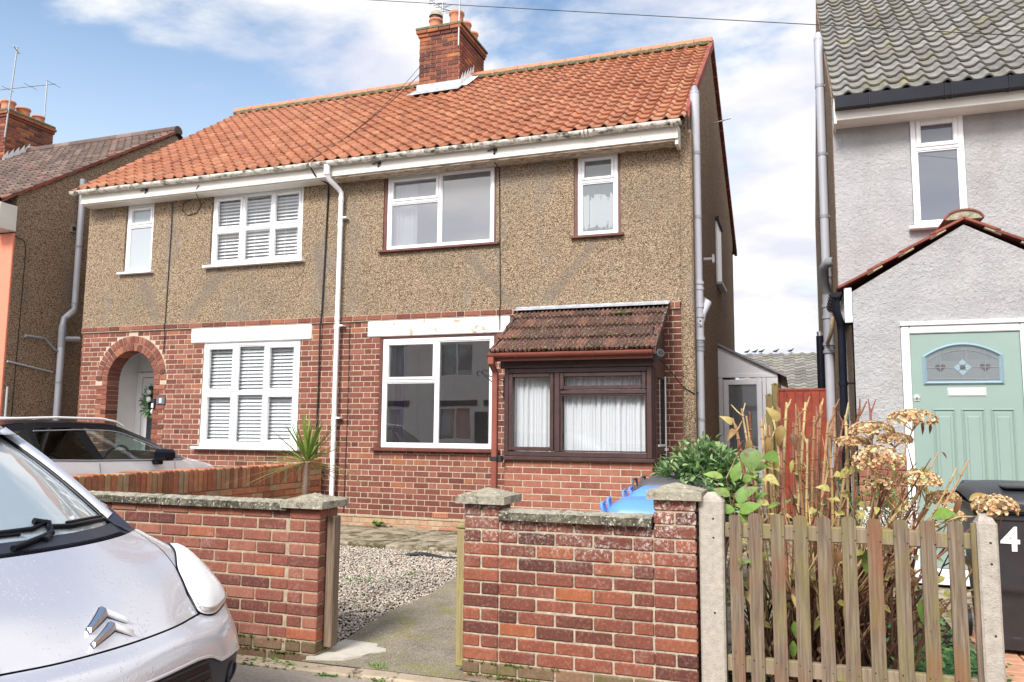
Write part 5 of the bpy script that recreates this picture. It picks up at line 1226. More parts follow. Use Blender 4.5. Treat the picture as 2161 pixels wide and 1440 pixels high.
for k in range(14): mb.prism([pts[k], ptsi[k], ptsi[k+1], pts[k+1]], 'y', QY-.055, HF-.03)
mb.build('ridge_shell', 'tile_verge', po2)
mb = MB(); mb.box(QX0-.075, QX0-.005, QY-.012, QY+.02, 2.55, 2.90, .004); mb.box(QX0-.075, QX0-.055, QY+.02, HF-.01, 2.60, 2.86, .003); mb.build('barge_end', 'upvc_white', po2)
mb = MB(); gxx = QX0-.15
pr = [(gxx+.055*math.cos(a), 2.86+.055*math.sin(a)) for a in [math.pi+math.pi*k/10 for k in range(11)]]; mb.prism(pr, 'y', QY-.03, HF-.05)
for k in range(5): mb.prism([(gxx+.063*math.cos(a), 2.86+.063*math.sin(a)) for a in [math.pi+math.pi*k2/10 for k2 in range(11)]], 'y', QY+.08+.2*k, QY+.10+.2*k)
mb.tube([(gxx, QY+.05, 2.83), (gxx, QY+.05, 2.68), (gxx+.04, QY+.12, 2.56), (gxx+.045, QY+.14, 2.45), (gxx+.045, QY+.14, .1)], .038, 12, 0)
for z in (1.95, 2.55): mb.tube([(gxx+.045, QY+.14, z+.02), (gxx+.045, QY+.14, z-.02)], .045, 12, 0); mb.box(gxx+.045, QX0, QY+.13, QY+.15, z-.01, z+.01)
mb.build('porch_gutter', 'upvc_black', po2)
# door
mb = MB(); dyf = QY-.012
ring(mb, .99, 2.075, .12, 2.495, .075, dyf, dyf+.08, .010); mb.box(.985, 2.08, dyf-.02, dyf+.02, 2.497, 2.535, .004); mb.box(.97, 2.095, dyf-.06, dyf+.05, .06, .118, .006)
dfm = mb.build('green_door_frame', 'upvc_white', po2)
mb = MB(); lx0, lx1 = 1.068, 1.997; ly = dyf+.022
mb.box(lx0, lx1, ly, ly+.05, .20, 2.418, .004)
for k in range(3):
    cx_ = lx0+.265+k*.245; mb.box(cx_-.078, cx_+.078, ly-.008, ly+.01, .36, 1.665, .007); mb.box(cx_-.052, cx_+.052, ly-.016, ly+.0, .44, 1.62, .018)
    for e in (-.090, .090): mb.box(cx_+e-.006, cx_+e+.006, ly-.010, ly+.01, .35, 1.69, .004)
    mb.box(cx_-.096, cx_+.096, ly-.012, ly+.01, 1.676, 1.690, .004)
gd = mb.build('green_door', 'door_green', po2)
# arched glazing: moulding, panes, leaded pattern
ax0, ax1, az0, azs, azt = 1.205, 1.815, 1.955, 2.185, 2.285
def archz(x): u_ = (x-(ax0+ax1)/2)/((ax1-ax0)/2); return azs+(azt-azs)*(1-u_*u_)
N_ = 24; xs = [ax0+(ax1-ax0)*k/N_ for k in range(N_+1)]
inner = [(ax0, az0), (ax1, az0)]+[(x, archz(x)) for x in xs[::-1]]
cxm, czm = (ax0+ax1)/2, 2.12
outer = [(cxm+(x-cxm)*1.125, czm+(z-czm)*1.235) for x, z in inner]
mb = MB(); n_ = len(inner)
for k in range(n_):
    a, b_, c, d = inner[k], inner[(k+1) % n_], outer[(k+1) % n_], outer[k]
    mid = lambda p, q: ((p[0]+q[0])/2, (p[1]+q[1])/2); e, f_ = mid(a, d), mid(b_, c)
    V = [(a[0], ly-.002, a[1]), (b_[0], ly-.002, b_[1]), (f_[0], ly-.024, f_[1]), (e[0], ly-.024, e[1]), (c[0], ly-.001, c[1]), (d[0], ly-.001, d[1])]
    mb.add(V, [(0, 1, 2, 3), (3, 2, 4, 5)], 0)
mb.build('glazing_bead', 'door_blue', gd)
mb = MB(); mb.add([(x, ly-.004, z) for x, z in inner], [tuple(range(n_))], 0); mb.build('door_glass', 'glass_net', gd)
mb = MB()
def lead(p, q, w=.004): mb.tube([(p[0], ly-.006, p[1]), (q[0], ly-.006, q[1])], w*.6, 5, 0, 0)
hzm = 2.085
lead((ax0, hzm), (ax1, hzm)); lead((cxm, az0), (cxm, azt)); lead((ax0, az0+.02), (ax1, az0+.02))
for k in range(N_): lead((xs[k], archz(xs[k])-.035), (xs[k+1], archz(xs[k+1])-.035))
for sx_ in (-1, 1):
    lead((cxm+sx_*.19, az0), (cxm+sx_*.19, archz(cxm+sx_*.19)))
    hx = cxm+sx_*.19; ht = [(hx+.045*(16*math.sin(t)**3)/16, hzm+.042*(13*math.cos(t)-5*math.cos(2*t)-2*math.cos(3*t)-math.cos(4*t))/16) for t in [k*2*math.pi/20 for k in range(20)]]
    mb.add([(x, ly-.0065, z) for x, z in ht], [tuple(range(20))], 0, 1)
for k in range(4):
    a = math.pi/2*k; dx_, dz_ = math.cos(a), math.sin(a); c0 = (cxm+dx_*.038, hzm+dz_*.04)
    mb.add([(cxm+dx_*.078, ly-.0065, hzm+dz_*.08), (c0[0]-dz_*.036, ly-.0065, c0[1]+dx_*.036), (cxm+dx_*.012, ly-.0065, hzm+dz_*.012), (c0[0]+dz_*.036, ly-.0065, c0[1]-dx_*.036)], [(0, 1, 2, 3)], 0, 2)
mb.lathe([(.024, 0), (.001, .002)], 0, 0, 14, 0, 1, False, Matrix.Translation((cxm, ly-.008, hzm)) @ Matrix.Rotation(R(90), 4, 'X'))
mb.build('leaded_pattern', ['upvc_grey_dark', 'bin_grey', 'door_blue'], gd)
mb = MB(); mb.box(1.375, 1.695, ly-.014, ly+.0, 1.815, 1.885, .005); mb.box(1.37, 1.70, ly-.005, ly+.002, 1.808, 1.893, .002); mb.build('letter_plate', 'metal_bright', gd)
mb = MB(); mb.lathe([(.028, -.004), (.028, .006), (.022, .010), (.001, .010)], 0, 0, 16, 0, 0, True, Matrix.Translation((1.105, ly-.004, 1.80)) @ Matrix.Rotation(R(90), 4, 'X')); mb.box(1.08, 1.13, ly-.010, ly, 1.765, 1.81, .01); mb.box(1.10, 1.11, ly-.0155, ly-.009, 1.785, 1.81, 0, 0, 1); mb.build('door_lock', ['metal_bright', 'rubber_black'], gd)
# stack on its gable
mb = MB(); sx2, sy2 = RXW-.07, 11.15
mb.tube([(sx2, sy2, 6.78), (sx2, sy2, 3.55)], .056, 16, 0); mb.tube([(sx2, sy2, 6.76), (sx2, sy2, 6.86)], [.060, .03], 14, 0)
for z in (6.1, 5.15, 4.3): mb.tube([(sx2, sy2, z+.02), (sx2, sy2, z-.02)], .062, 16, 0, 1); mb.box(sx2, RXW, sy2-.02, sy2+.02, z-.012, z+.012)
mb.tube([(sx2, sy2, 3.6), (sx2, sy2, 2.55)], .064, 16, 0, 1)
for z in (3.5, 3.1, 2.95, 2.6, 2.5): mb.tube([(sx2, sy2, z+.02), (sx2, sy2, z-.02)], .075, 16, 0, 1)
mb.tube([(RXW, sy2-.45, 3.60), (RXW-.06, sy2-.42, 3.60), (RXW-.11, sy2-.30, 3.56), (RXW-.10, sy2-.08, 3.40), (sx2, sy2, 3.25)], .058, 12, 0, 1)
mb.tube([(RXW-.03, sy2-.45, 2.9), (RXW-.05, sy2-.42, 2.72), (sx2-.02, sy2-.1, 2.6)], .026, 8, 0, 2)
mb.tube([(sx2, sy2, 2.55), (sx2, sy2, .1)], .058, 16, 0); mb.tube([(sx2, sy2, 1.32), (sx2, sy2, 1.29)], .066, 16, 0, 1)
mb.build('soil_pipe', ['upvc_grey', 'upvc_grey_dark', 'mortar_buff'], rh)
mb = MB(); mb.tube([(RXW-.10, 13.75, 1.4), (RXW-.10, 13.75, 3.0)], .06, 14, 0); mb.tube([(RXW-.10, 13.75, 3.0), (RXW-.10, 13.75, 3.07)], [.045, .05], 12, 0, 1); mb.tube([(RXW, 13.75, 1.5), (RXW-.10, 13.75, 1.5)], .05, 12, 0); mb.build('boiler_flue', ['upvc_black', 'metal_bright'], rh)

# ---------------------------------------------------------------- side passage: gate and posts, bungalow far behind
GY = 13.1
gt = thing('wooden_gate', (.08, GY, .1), 'tall red brown boarded gate across the side passage', 'gate')
mb = MB(); x = -.24
while x < .42: mb.box(x, min(x+.115, .44), GY, GY+.022, .15, 2.085, .004); x += .118
mb.build('boards', 'gate_red', gt)
mb = MB(); mb.box(-.26, .45, GY-.012, GY+.05, 2.087, 2.125, .006); mb.box(-.265, -.235, GY-.02, GY+.06, .1, 2.085, .004); mb.build('gate_frame', 'gate_red', gt)
mb = MB(); mb.lathe([(.045, 0), (.045, .008), (.02, .012), (.02, .03), (.034, .04), (.026, .058), (.001, .06)], 0, 0, 16, 0, 0, True, Matrix.Translation((.005, GY, 1.12)) @ Matrix.Rotation(R(90), 4, 'X')); mb.build('handle', 'metal_grey', gt)
for (x, h, lab) in ((-.385, 2.02, 'shorter grey timber post beside the lean-to door'), (-.30, 2.20, 'taller weathered post between lean-to and red gate')):
    y = GY-.08 if h < 2.1 else GY+.18; mb = MB(); mb.box(x-.05, x+.05, y-.05, y+.05, .05, h, .008); mb.lathe([(.07, h), (.001, h+.03)], x, y, 4, 0, 0, False); tag(mb.build('fence_post', 'post_wood_green'), lab, 'post', 'posts beside the red gate')
bg = thing('bungalow', (2, 27, 0), 'distant bungalow with mossy tiled roof behind the red gate', 'house')
mb = MB(); mb.box(-1.5, 9, 24.2, 33, 0, 2.6); mb.build('wall', 'brick_porch', bg)
mb = MB(); tilefield(mb, (-1.6, 24.0, 2.55), (1, 0, 0), Vector((0, 3.3, 1.42)).normalized(), Vector((0, -1.42, 3.3)).normalized(), 34, 14, .32, math.hypot(3.3, 1.42)/14, bigwave, seg=6, lift=.03)
mb.grid([[(x_, 27.3+t_*5.5, 3.97-t_*1.4) for t_ in (0, 1)] for x_ in (-1.6, 9.2)], .5, smooth=False); mb.add([(-1.5, 24.2, 2.6), (-1.5, 33, 2.6), (-1.5, 27.3, 3.92)], [(0, 1, 2)], .5); bro = mb.build('roof', 'tile_lichen', bg)
for k, x in enumerate((-1.45, -1.2, -1.0, -.55, -.1)):
    mb = MB(); p = Vector((x, 27.2, 4.0))
    rows = []
    for (d, r, h) in ((-.10, .012, .05), (-.06, .03, .055), (0, .045, .06), (.05, .035, .085), (.075, .024, .12), (.10, .008, .12)):
        rows.append([tuple(p+Vector((d, r*math.cos(a), h+r*.8*math.sin(a)))) for a in [q*2*math.pi/8 for q in range(9)]])
    mb.grid(rows, .1); mb.tube([tuple(p+Vector((0, 0, -.03))), tuple(p+Vector((0, 0, .03)))], .006, 5, .1)
    tag(mb.build('bird', 'rubber_black'), 'small dark bird perched on the distant mossy roof ridge', 'bird', 'birds on the bungalow ridge')

# ---------------------------------------------------------------- front boundary walls
FY = 4.50
def front_wall(name, loc, label, x0, x1, piers, mat, mort, ztop, base_mat='brick_mossy', capmat='cap_lichen'):
    """half brick wall with its coping between piers; piers: (x0, x1, top)"""
    t = thing(name, loc, label, 'wall')
    bk = MB(); ms = MB(); C_ = .075
    rows = int(round((ztop-.0)/C_))
    def pier_at(x): return any(a-.004 < x < b+.004 for a, b, h in piers)
    for r in range(rows):
        z0 = -.03+.0+r*C_; b0, b1 = z0+.005, z0+C_-.005
        x = x0 - (.1125 if r % 2 else 0) - .0
        while x < x1:
            a, b = max(x+.005, x0), min(x+.22, x1)
            for p, q in sub_iv((a, b), [(pa-.003, pb+.003) for pa, pb, _ in piers]):
                if q-p > .03:
                    dy = rnd.uniform(-.004, .004)
                    bk.box(p+rnd.uniform(-.002, .002), q+rnd.uniform(-.002, .002), FY+.004+dy, FY+.108, b0+rnd.uniform(-.002, .002), b1+rnd.uniform(-.002, .002), .006, None, 1 if r < 2 else 0)
            x += .225
    for pa, pb, h in piers:
        n_ = int(round((h+.03)/C_))
        for r in range(n_):
            z0 = -.03+r*C_; b0, b1 = z0+.005, z0+C_-.005; mi = 1 if r < 2 else 0
            sp_ = [(pa, (pa+pb)/2-.005), ((pa+pb)/2+.005, pb)] if r % 2 else [(pa, pb)]
            for p, q in sp_:
                if r % 2 == 0:
                    bk.box(p, q, FY+rnd.uniform(-.003, .003), FY+.1025, b0, b1, .006, None, mi); bk.box(p, q, FY+.1125, FY+.215, b0, b1, .006, None, mi)
                else: bk.box(p, q, FY+rnd.uniform(-.003, .003), FY+.215, b0, b1, .006, None, mi)
    bk.build('brickwork', [mat, base_mat], t)
    mm = MB(); ends = sorted(piers)
    mm.box(x0+.005, x1-.005, FY+.012, FY+.104, -.05, ztop-.04)
    for pa, pb, h in piers: mm.box(pa+.007, pb-.007, FY+.008, FY+.207, -.05, h)
    mm.build('mortar', mort, t)
    return t
def coping(t, x0, x1, z, y0, y1, ln, mat='coping_lichen'):
    mb = MB(); x = x0; h = .062
    while x < x1-.05:
        e = min(x+ln, x1)
        P = [(y0, z), (y1, z), (y1, z+h*.72), ((y0+y1)/2, z+h), (y0, z+h*.72)]
        k = 26
        rows = []
        for i in range(k+1):
            xx = x+.003+(e-x-.006)*i/k; j = lambda: rnd.uniform(-.003, .003)
            rows.append([(xx, y0+j(), z+j()*.4), (xx, y0+.002+j(), z+h*.38+j()), (xx, y0+.006+j(), z+h*.72+j()), (xx, (y0+y1)/2+j(), z+h+j()), (xx, y1+j(), z+h*.72), (xx, y1, z), (xx, y0, z)])
        mb.grid(rows, None, 0, False)
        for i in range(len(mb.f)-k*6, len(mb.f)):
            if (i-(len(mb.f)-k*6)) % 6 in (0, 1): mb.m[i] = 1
        for rr_ in (rows[0], rows[-1]): mb.add(rr_[:6], [tuple(range(6))], 0, 1)
        x = e
    mb.build('coping', [mat, 'coping_edge'], t)
def pier_cap(t, cx_, cy_, z, w, label=None, tilt=0):
    mb = MB(); h = w/2; N = 14
    def top(u, v): return z+.045+.045*(1-max(abs(u), abs(v))) + rnd.uniform(-.002, .002)
    P = [[(cx_+h*u+rnd.uniform(-.002, .002), cy_+h*v+rnd.uniform(-.002, .002), top(u, v)) for v in [-1+2*j/N for j in range(N+1)]] for u in [-1+2*i/N for i in range(N+1)]]
    mb.grid(P, 0, 0, False, flip=True)
    edge = [P[i][0] for i in range(N+1)]+[P[N][j] for j in range(1, N+1)]+[P[i][N] for i in range(N-1, -1, -1)]+[P[0][j] for j in range(N-1, 0, -1)]
    lo = [(x*.992+cx_*.008, y*.992+cy_*.008, z) for x, y, _ in edge]; n = len(edge)
    mb.add(edge+lo, [(i, i+n, (i+1) % n+n, (i+1) % n) for i in range(n)]+[tuple(range(2*n-1, n-1, -1))], 0, 1)
    o = mb.build('pier_cap', ['cap_lichen', 'coping_lichen'], t); o.rotation_euler = (0, R(tilt), 0) if tilt else (0, 0, 0)
    return o
lw = front_wall('front_wall', (-4.2, FY, 0), 'pinkish brick garden wall behind the silver car, left of the gateway', -5.95, -2.89, [(-3.11, -2.885, .945)], 'brick_front_pink', 'mortar_buff', .955)
coping(lw, -5.98, -3.118, .930, FY-.035, FY+.145, .60)
pier_cap(lw, -2.995, FY+.108, .948, .32)
rw = front_wall('front_wall', (-1.2, FY, 0), 'dark patchy brick garden wall with white lime bloom right of the gateway', -1.888, -.530, [(-1.888, -1.668, .99), (-.757, -.528, 1.065)], 'brick_front_dark', 'mortar_white', .955)
coping(rw, -1.662, -.762, .935, FY-.035, FY+.145, .92)
mb = MB(); mb.box(-1.88, -1.675, FY+.006, FY+.2, .985, 1.022); mb.build('pier_bed', 'mortar_dark', rw)
pier_cap(rw, -1.772, FY+.108, 1.022, .31); pier_cap(rw, -.642, FY+.108, 1.085, .30)
mb = MB()     # moss along the foot of both walls
for (xa, xb, n_) in ((-3.9, -3.0, 120), (-1.85, -1.3, 90)):
    for k in range(n_):
        p = Vector((rnd.uniform(xa, xb), FY-.006, rnd.choice([.042, .118, .046])+rnd.uniform(-.005, .006))); r = rnd.uniform(.004, .011)
        mb.lathe([(.001, -r*.6), (r, 0), (.001, r*.7)], p.x, p.y, 6, None, 0, True, Matrix.Translation((0, 0, p.z)))
tag(mb.build('wall_moss', 'moss'), 'green moss in the lowest joints of the front walls', 'moss', kind='stuff')

# boundary wall to next door's drive: bricks on end along the top
sw = thing('boundary_wall', (-6.25, 7.2, 0), 'low orange brick wall topped with bricks on end beside the drive', 'wall')
SX = -6.17; y0, y1 = 4.75, 9.62
mb = MB(); mb.box(SX-.21, SX-.008, y0, y1, -.05, .985); mb.build('mortar', 'mortar_flank', sw)
bk = MB(); brickwork(bk, (SX-.006, 0, 0), '+x', y0, y1, .0, .75, 'stretcher', .075)
y = y0; k = 0
while y < y1-.30:
    bk.box(SX-.215, SX+.006+rnd.uniform(-.004, .004), y+.004, y+.067, .755, .985+.03*(1-(y-y0)/(y1-y0))+rnd.uniform(-.008, .006), .007); y += .0745; k += 1
for r in range(4):
    bk.box(SX-.215, SX+.006, y1-.29, y1-.155, .755+r*.075, .755+r*.075+.066, .008); bk.box(SX-.215, SX+.006, y1-.145, y1, .755+r*.075, .755+r*.075+.066, .008)
bk.build('brickwork', 'brick_soldier', sw)

# gate posts (timber battens fixed to the piers)
mb = MB(); mb.box(-2.880, -2.822, FY+.075, FY+.155, .075, .895, .006)
tag(mb.build('gate_post', 'post_wood'), 'weathered grey timber batten on the left gate pier', 'post', 'timber gate posts')
mb = MB(); mb.box(-1.955, -1.893, FY+.05, FY+.13, .06, .86, .006); mb.box(-1.965, -1.885, FY+.045, FY+.135, .862, .895, .008)
tag(mb.build('gate_post', 'post_wood_green'), 'yellowish timber batten on the right gate pier', 'post', 'timber gate posts')

# concrete posts and picket fence
def cpost(x0, x1, y0_, y1_, h, lab):
    mb = MB(); N = 1
    mb.box(x0, x1, y0_, y1_, -.1, h, .010); cxx, cyy = (x0+x1)/2, (y0_+y1_)/2
    a, b, c, d = x0+.008, x1-.008, y0_+.008, y1_-.008
    mb.add([(a, c, h-.001), (b, c, h-.001), (b, d, h-.001), (a, d, h-.001), (cxx-.02, cyy, h+.038), (cxx+.02, cyy, h+.038)], [(0, 1, 5, 4), (1, 2, 5), (2, 3, 4, 5), (3, 0, 4)], 0)
    for z in (h-.10, h-.20, .5): mb.tube([(cxx+.01, y0_+.001, z), (cxx+.01, y0_-.0005, z)], .006, 8, 0, 1)
    return tag(mb.build('concrete_post', ['concrete_post', 'rubber_black']), lab, 'post', 'concrete fence posts')
cpost(-.512, -.382, FY+.0, FY+.115, 1.092, 'concrete post against the dark brick pier')
cpost(.812, .902, FY-.01, FY+.10, 1.035, 'concrete post in front of the black bin')
fence = thing('picket_fence', (.2, FY, 0), 'mossy round topped picket fence between two concrete posts', 'fence')
PKX = [-.322, -.222, -.110, .004, .117, .236, .355, .478, .599, .721]
for i, x in enumerate(PKX):
    w = .068 if i else .066; top = 1.028+rnd.uniform(-.003, .003) - (.022 if i == 0 else 0); tl = rnd.uniform(-.004, .004); n_ = 10
    if i == 0: out = [(x-w/2, top), (x-w/2+.004, top+.004), (x+w/2-.012, top+.006), (x+w/2, top-.008)]
    else: out = [(x-w/2*math.cos(math.pi*k/n_), top-w*.30+w*.30*math.sin(math.pi*k/n_)**.8) for k in range(n_+1)]
    poly = [(x-w/2+tl, .02)]+out+[(x+w/2+tl, .02)]
    mb = MB(); mb.prism(poly[::-1], 'y', FY-.002+rnd.uniform(-.002, .002), FY+.018)
    for z in (.945, .925): mb.tube([(x+rnd.choice([-.028, .03, .026]), FY-.0035, z-.0), (x+.028, FY-.0045, z)], .0028, 5, 0, 1) if 0 else None
    for (dx, z) in ((-.03, .946), (.028, .915), (-.02, .275), (.024, .25)): mb.tube([(x+dx+rnd.uniform(-.006, .006), FY+.002, z+rnd.uniform(-.006, .006)), (x+dx, FY-.0042, z)], .003, 6, 0, 1)
    mb.build('picket', ['picket_wood', 'rubber_black'], fence)
mb = MB(); mb.box(.786, .810, FY-.004, FY+.02, .05, 1.025, .004); mb.build('picket', 'picket_wood', fence)
for (z0, z1) in ((.895, .972), (.205, .285)):
    mb = MB(); mb.box(-.378, .812, FY+.020, FY+.062, z0, z1, .005); mb.build('rail', 'rail_wood', fence)

# ---------------------------------------------------------------- wheelie bins
def make_bin(name, label, mat, lidmat, group=None):
    t = thing(name, (0, 0, 0), label, 'bin', group)
    b = MB(); H = .98
    def sec(z, wx, wy, yo): return [(-wx, -wy+yo, z), (wx, -wy+yo, z), (wx, wy+yo, z), (-wx, wy+yo, z)]
    rows = [sec(.03, .215, .24, .05), sec(.10, .225, .25, .045), sec(.80, .270, .325, .0), sec(.90, .278, .335, 0), sec(.901, .292, .350, 0), sec(.955, .292, .350, 0)]
    for r0, r1 in zip(rows, rows[1:]):
        b.add(r0+r1, [(i, (i+1) % 4, (i+1) % 4+4, i+4) for i in range(4)], 0)
    b.add(rows[0], [(3, 2, 1, 0)], 0)
    b.box(-.285, .285, -.345, -.325, .86, .90, .006)
    b.box(-.16, .16, -.337, -.305, .45, .452)
    body = b.build('body', mat, t, True)
    l = MB()
    def lr(y, z, h_): return [(-.30, y, z), (-.285, y, z+h_*.5), (-.22, y, z+h_), (-.10, y, z+h_*1.12), (.10, y, z+h_*1.12), (.22, y, z+h_), (.285, y, z+h_*.5), (.30, y, z)]
    P = [lr(-.385, .955, .012), lr(-.372, .958, .035), lr(-.30, .965, .06), lr(-.1, .985, .075), lr(.15, 1.0, .08), lr(.28, 1.005, .07), lr(.36, .99, .05), lr(.385, .96, .012)]
    l.grid(P, 0, 0, True, flip=True)
    l.box(-.30, .30, -.385, .385, .948, .957, .003); l.box(-.30, .30, -.392, -.38, .92, .965, .004)
    l.box(-.10, .10, -.28, .12, 1.055, 1.078, .01)
    l.build('lid', lidmat, t, True)
    h = MB()
    for sx_ in (-1, 1):
        xa, xb = sx_*.25, sx_*.10
        h.tube([(xa, .40, .96), (xa, .42, 1.04), (xa*.96, .42, 1.06), (xb*1.05, .42, 1.06), (xb, .42, 1.04), (xb, .40, .96)], .011, 8, 0)
    h.tube([(-.28, .40, .965), (.28, .40, .965)], .014, 8, 0)
    h.build('handle', lidmat, t, True)
    for sx_ in (-1, 1):
        w = MB(); w.tube([(sx_*.25, .30, .10), (sx_*.295, .30, .10)], .10, 18, 0); w.build('wheel', 'rubber_black', t, True)
    return t
def place(t, x, y, rz, z=0.0):
    t.location = (x, y, z); t.rotation_euler = (0, 0, R(rz)); return t
def shrink(t): t.scale = (.93, .93, .93); return t
bk_ = make_bin('wheelie_bin', 'black wheelie bin with a white number 4 behind the picket fence', 'bin_black', 'bin_black', None)
place(bk_, 1.36, 6.28, -2, .05)
V, F = text_mesh('4', .215, .0008); m2 = MB(); m2.add([(-.085+x, -.3165-.171*y-.004-z, .735+y) for x, y, z in V], F, 0); num = m2.build('numeral', 'upvc_white', bk_, True)
GB = 'bins standing behind the dark brick wall'
b1 = make_bin('wheelie_bin', 'blue lidded bin nearest the dark brick wall', 'bin_blue', 'bin_blue', GB); place(shrink(b1), -.83, 5.30, 96, .015); b1.scale = (.93, .88, .93)
def bin_copy(src, x, y, rz, lab, mats, z=.09):
    c = copy_tree(src); c['label'] = lab; place(c, x, y, rz, z)
    if mats:
        for ch in list(c.children):
            ch.data = ch.data.copy(); ch.data.materials.clear(); ch.data.materials.append(MATS['rubber_black' if ch.name.startswith('wheel') else mats])
    return c
bin_copy(b1, -.86, 5.95, 93, 'second blue bin, just behind the nearest blue one', None, .045).scale = (.93, .78, .93)
bin_copy(b1, -.87, 6.66, 88, 'grey bin behind the two blue bins', 'bin_grey', .085)
bin_copy(b1, -.82, 7.42, 95, 'rearmost grey bin below the porch window', 'bin_grey', .12)

# ---------------------------------------------------------------- small silver hatchback parked on the pavement edge
CYV = np.array([0, .28, .50, .64, .74, .80, .815])
CD = np.array([[.06,.08,.13,.20,.28,.37,.58],[.0,.02,.055,.11,.175,.27,.50],[.02,.04,.07,.115,.175,.27,.49],[.06,.08,.115,.16,.215,.31,.52],[.14,.16,.215,.25,.28,.355,.55],[.22,.24,.285,.325,.365,.435,.60],[.33,.35,.395,.43,.47,.52,.66],[.46,.48,.52,.555,.605,.655,.77],[.60,.62,.68,.75,.82,.88,.92]])
CZ = np.array([[.17]*7,[.32]*7,[.44,.44,.44,.44,.44,.44,.46],[.535,.54,.54,.54,.54,.54,.56],[.595,.598,.605,.605,.615,.63,.65],[.665,.665,.675,.685,.69,.70,.70],[.75,.752,.765,.775,.775,.77,.76],[.84,.842,.85,.86,.855,.84,.81],[.93,.932,.937,.945,.93,.895,.85]])
def cr(P, t):
    n = len(P)-1; i = min(int(t), n-1); f = t-i
    p1 = P[i]; p2 = P[i+1]; p0 = P[i-1] if i > 0 else 2*P[0]-P[1]; p3 = P[i+2] if i+2 <= n else 2*P[n]-P[n-1]
    return .5*((2*p1)+(-p0+p2)*f+(2*p0-5*p1+4*p2-p3)*f*f+(-p0+3*p1-3*p2+p3)*f**3)
YYc = np.concatenate([-CYV[:0:-1], CYV]); DDc = np.concatenate([CD[:, :0:-1], CD], 1); ZZc = np.concatenate([CZ[:, :0:-1], CZ], 1)
XN, YC = -2.40, 2.60
def csurf(U, V, off=0.0):
    V = min(12, max(0, V)); U = min(8, max(0, U))
    def P(u, v):
        u = min(8, max(0, u)); v = min(12, max(0, v))
        rd = np.array([cr(DDc[i], v) for i in range(max(0, int(u)-2), min(9, int(u)+4))]); rz2 = np.array([cr(ZZc[i], v) for i in range(max(0, int(u)-2), min(9, int(u)+4))])
        uu = u-max(0, int(u)-2); return np.array([XN-cr(rd, uu), YC+cr(YYc, v), cr(rz2, uu)])
    p = P(U, V)
    if off:
        e = .05; du = P(U+e, V)-P(U-e, V); dv = P(U, V+e)-P(U, V-e); n = np.cross(dv, du); n = n/np.linalg.norm(n)
        if n[0] < -.2 or n[2] < -.6: n = -n
        p = p+n*off
    return tuple(p)
car = thing('parked_car', (-3.9, 2.6, 0), 'small silver hatchback at the kerb with chrome double chevron badge', 'car')
def vb(U):       # half width of the bonnet in V
    return float(np.interp(U, [4, 5.1, 6.2, 7.2, 8], [2.0, 2.06, 2.55, 2.78, 2.85]))
def ulim(V):     # lower edge of the painted bumper
    return float(np.interp(abs(V-6), [0, 1.2, 1.6, 1.95, 2.9, 3.7, 4.4, 6], [2.17, 2.22, 2.12, 1.80, 1.80, 1.74, 1.5, 1.2]))
def patch(fu, nu, nv, name, m, off=0.0, parent=car):
    mb = MB(); mb.grid([[csurf(*fu(i/nu, j/nv), off) for j in range(nv+1)] for i in range(nu+1)], 0, 0, True); return mb.build(name, m, parent)
patch(lambda a, b: (8*a, 12*b), 32, 48, 'inner_panel', 'car_black', -.018)
bon = patch(lambda a, b: (4.045+3.955*a, 6+(2*b-1)*vb(4.045+3.955*a)), 44, 44, 'bonnet', 'silver_paint')
for s_ in (-1, 1):
    def fw_(a, b, s_=s_):
        U = 4.0+4.0*a; v0 = vb(U)+.05; v1 = 6.0; return (U, 6+s_*(v0+(v1-v0)*b))
    patch(fw_, 44, 26, 'wing', 'silver_paint')
patch(lambda a, b: ((lambda V: (ulim(V)+(3.955-ulim(V))*a, V))(12*b)), 26, 96, 'bumper', 'silver_paint')
patch(lambda a, b: ((lambda V: (ulim(V)*a, V))(12*b)), 14, 96, 'bumper_trim', 'car_trim', -.012)
mb = MB()        # rolled edge of the painted bumper over the grille
mb.tube([csurf(ulim(.2+11.6*k/90)+.03, .2+11.6*k/90, -.004) for k in range(91)], .008, 8, 0); mb.build('bumper_lip', 'silver_paint', car)
mb = MB()
for q in range(5): mb.tube([csurf(2.02-.32*q, 4.55+2.9*k/40, -.012+.010) for k in range(41)], .007, 6, 0)
gr = mb.build('grille', 'car_grille', car)
mb = MB()
mb.grid([[csurf((2.10-.05*0)*a/10+.1, 4.5+3.0*b/20, -.006) for b in range(21)] for a in range(11)], 0); mb.build('grille_backing', 'car_grille', gr)
for s_ in (-1, 1):
    mb = MB(); mb.tube([csurf(1.05+.42*math.sin(t), 6+s_*(2.75+.42*math.cos(t)), -.006) for t in [k*2*math.pi/24 for k in range(25)]], .006, 6, 0); mb.build('fog_lamp_cover', 'car_trim', car)
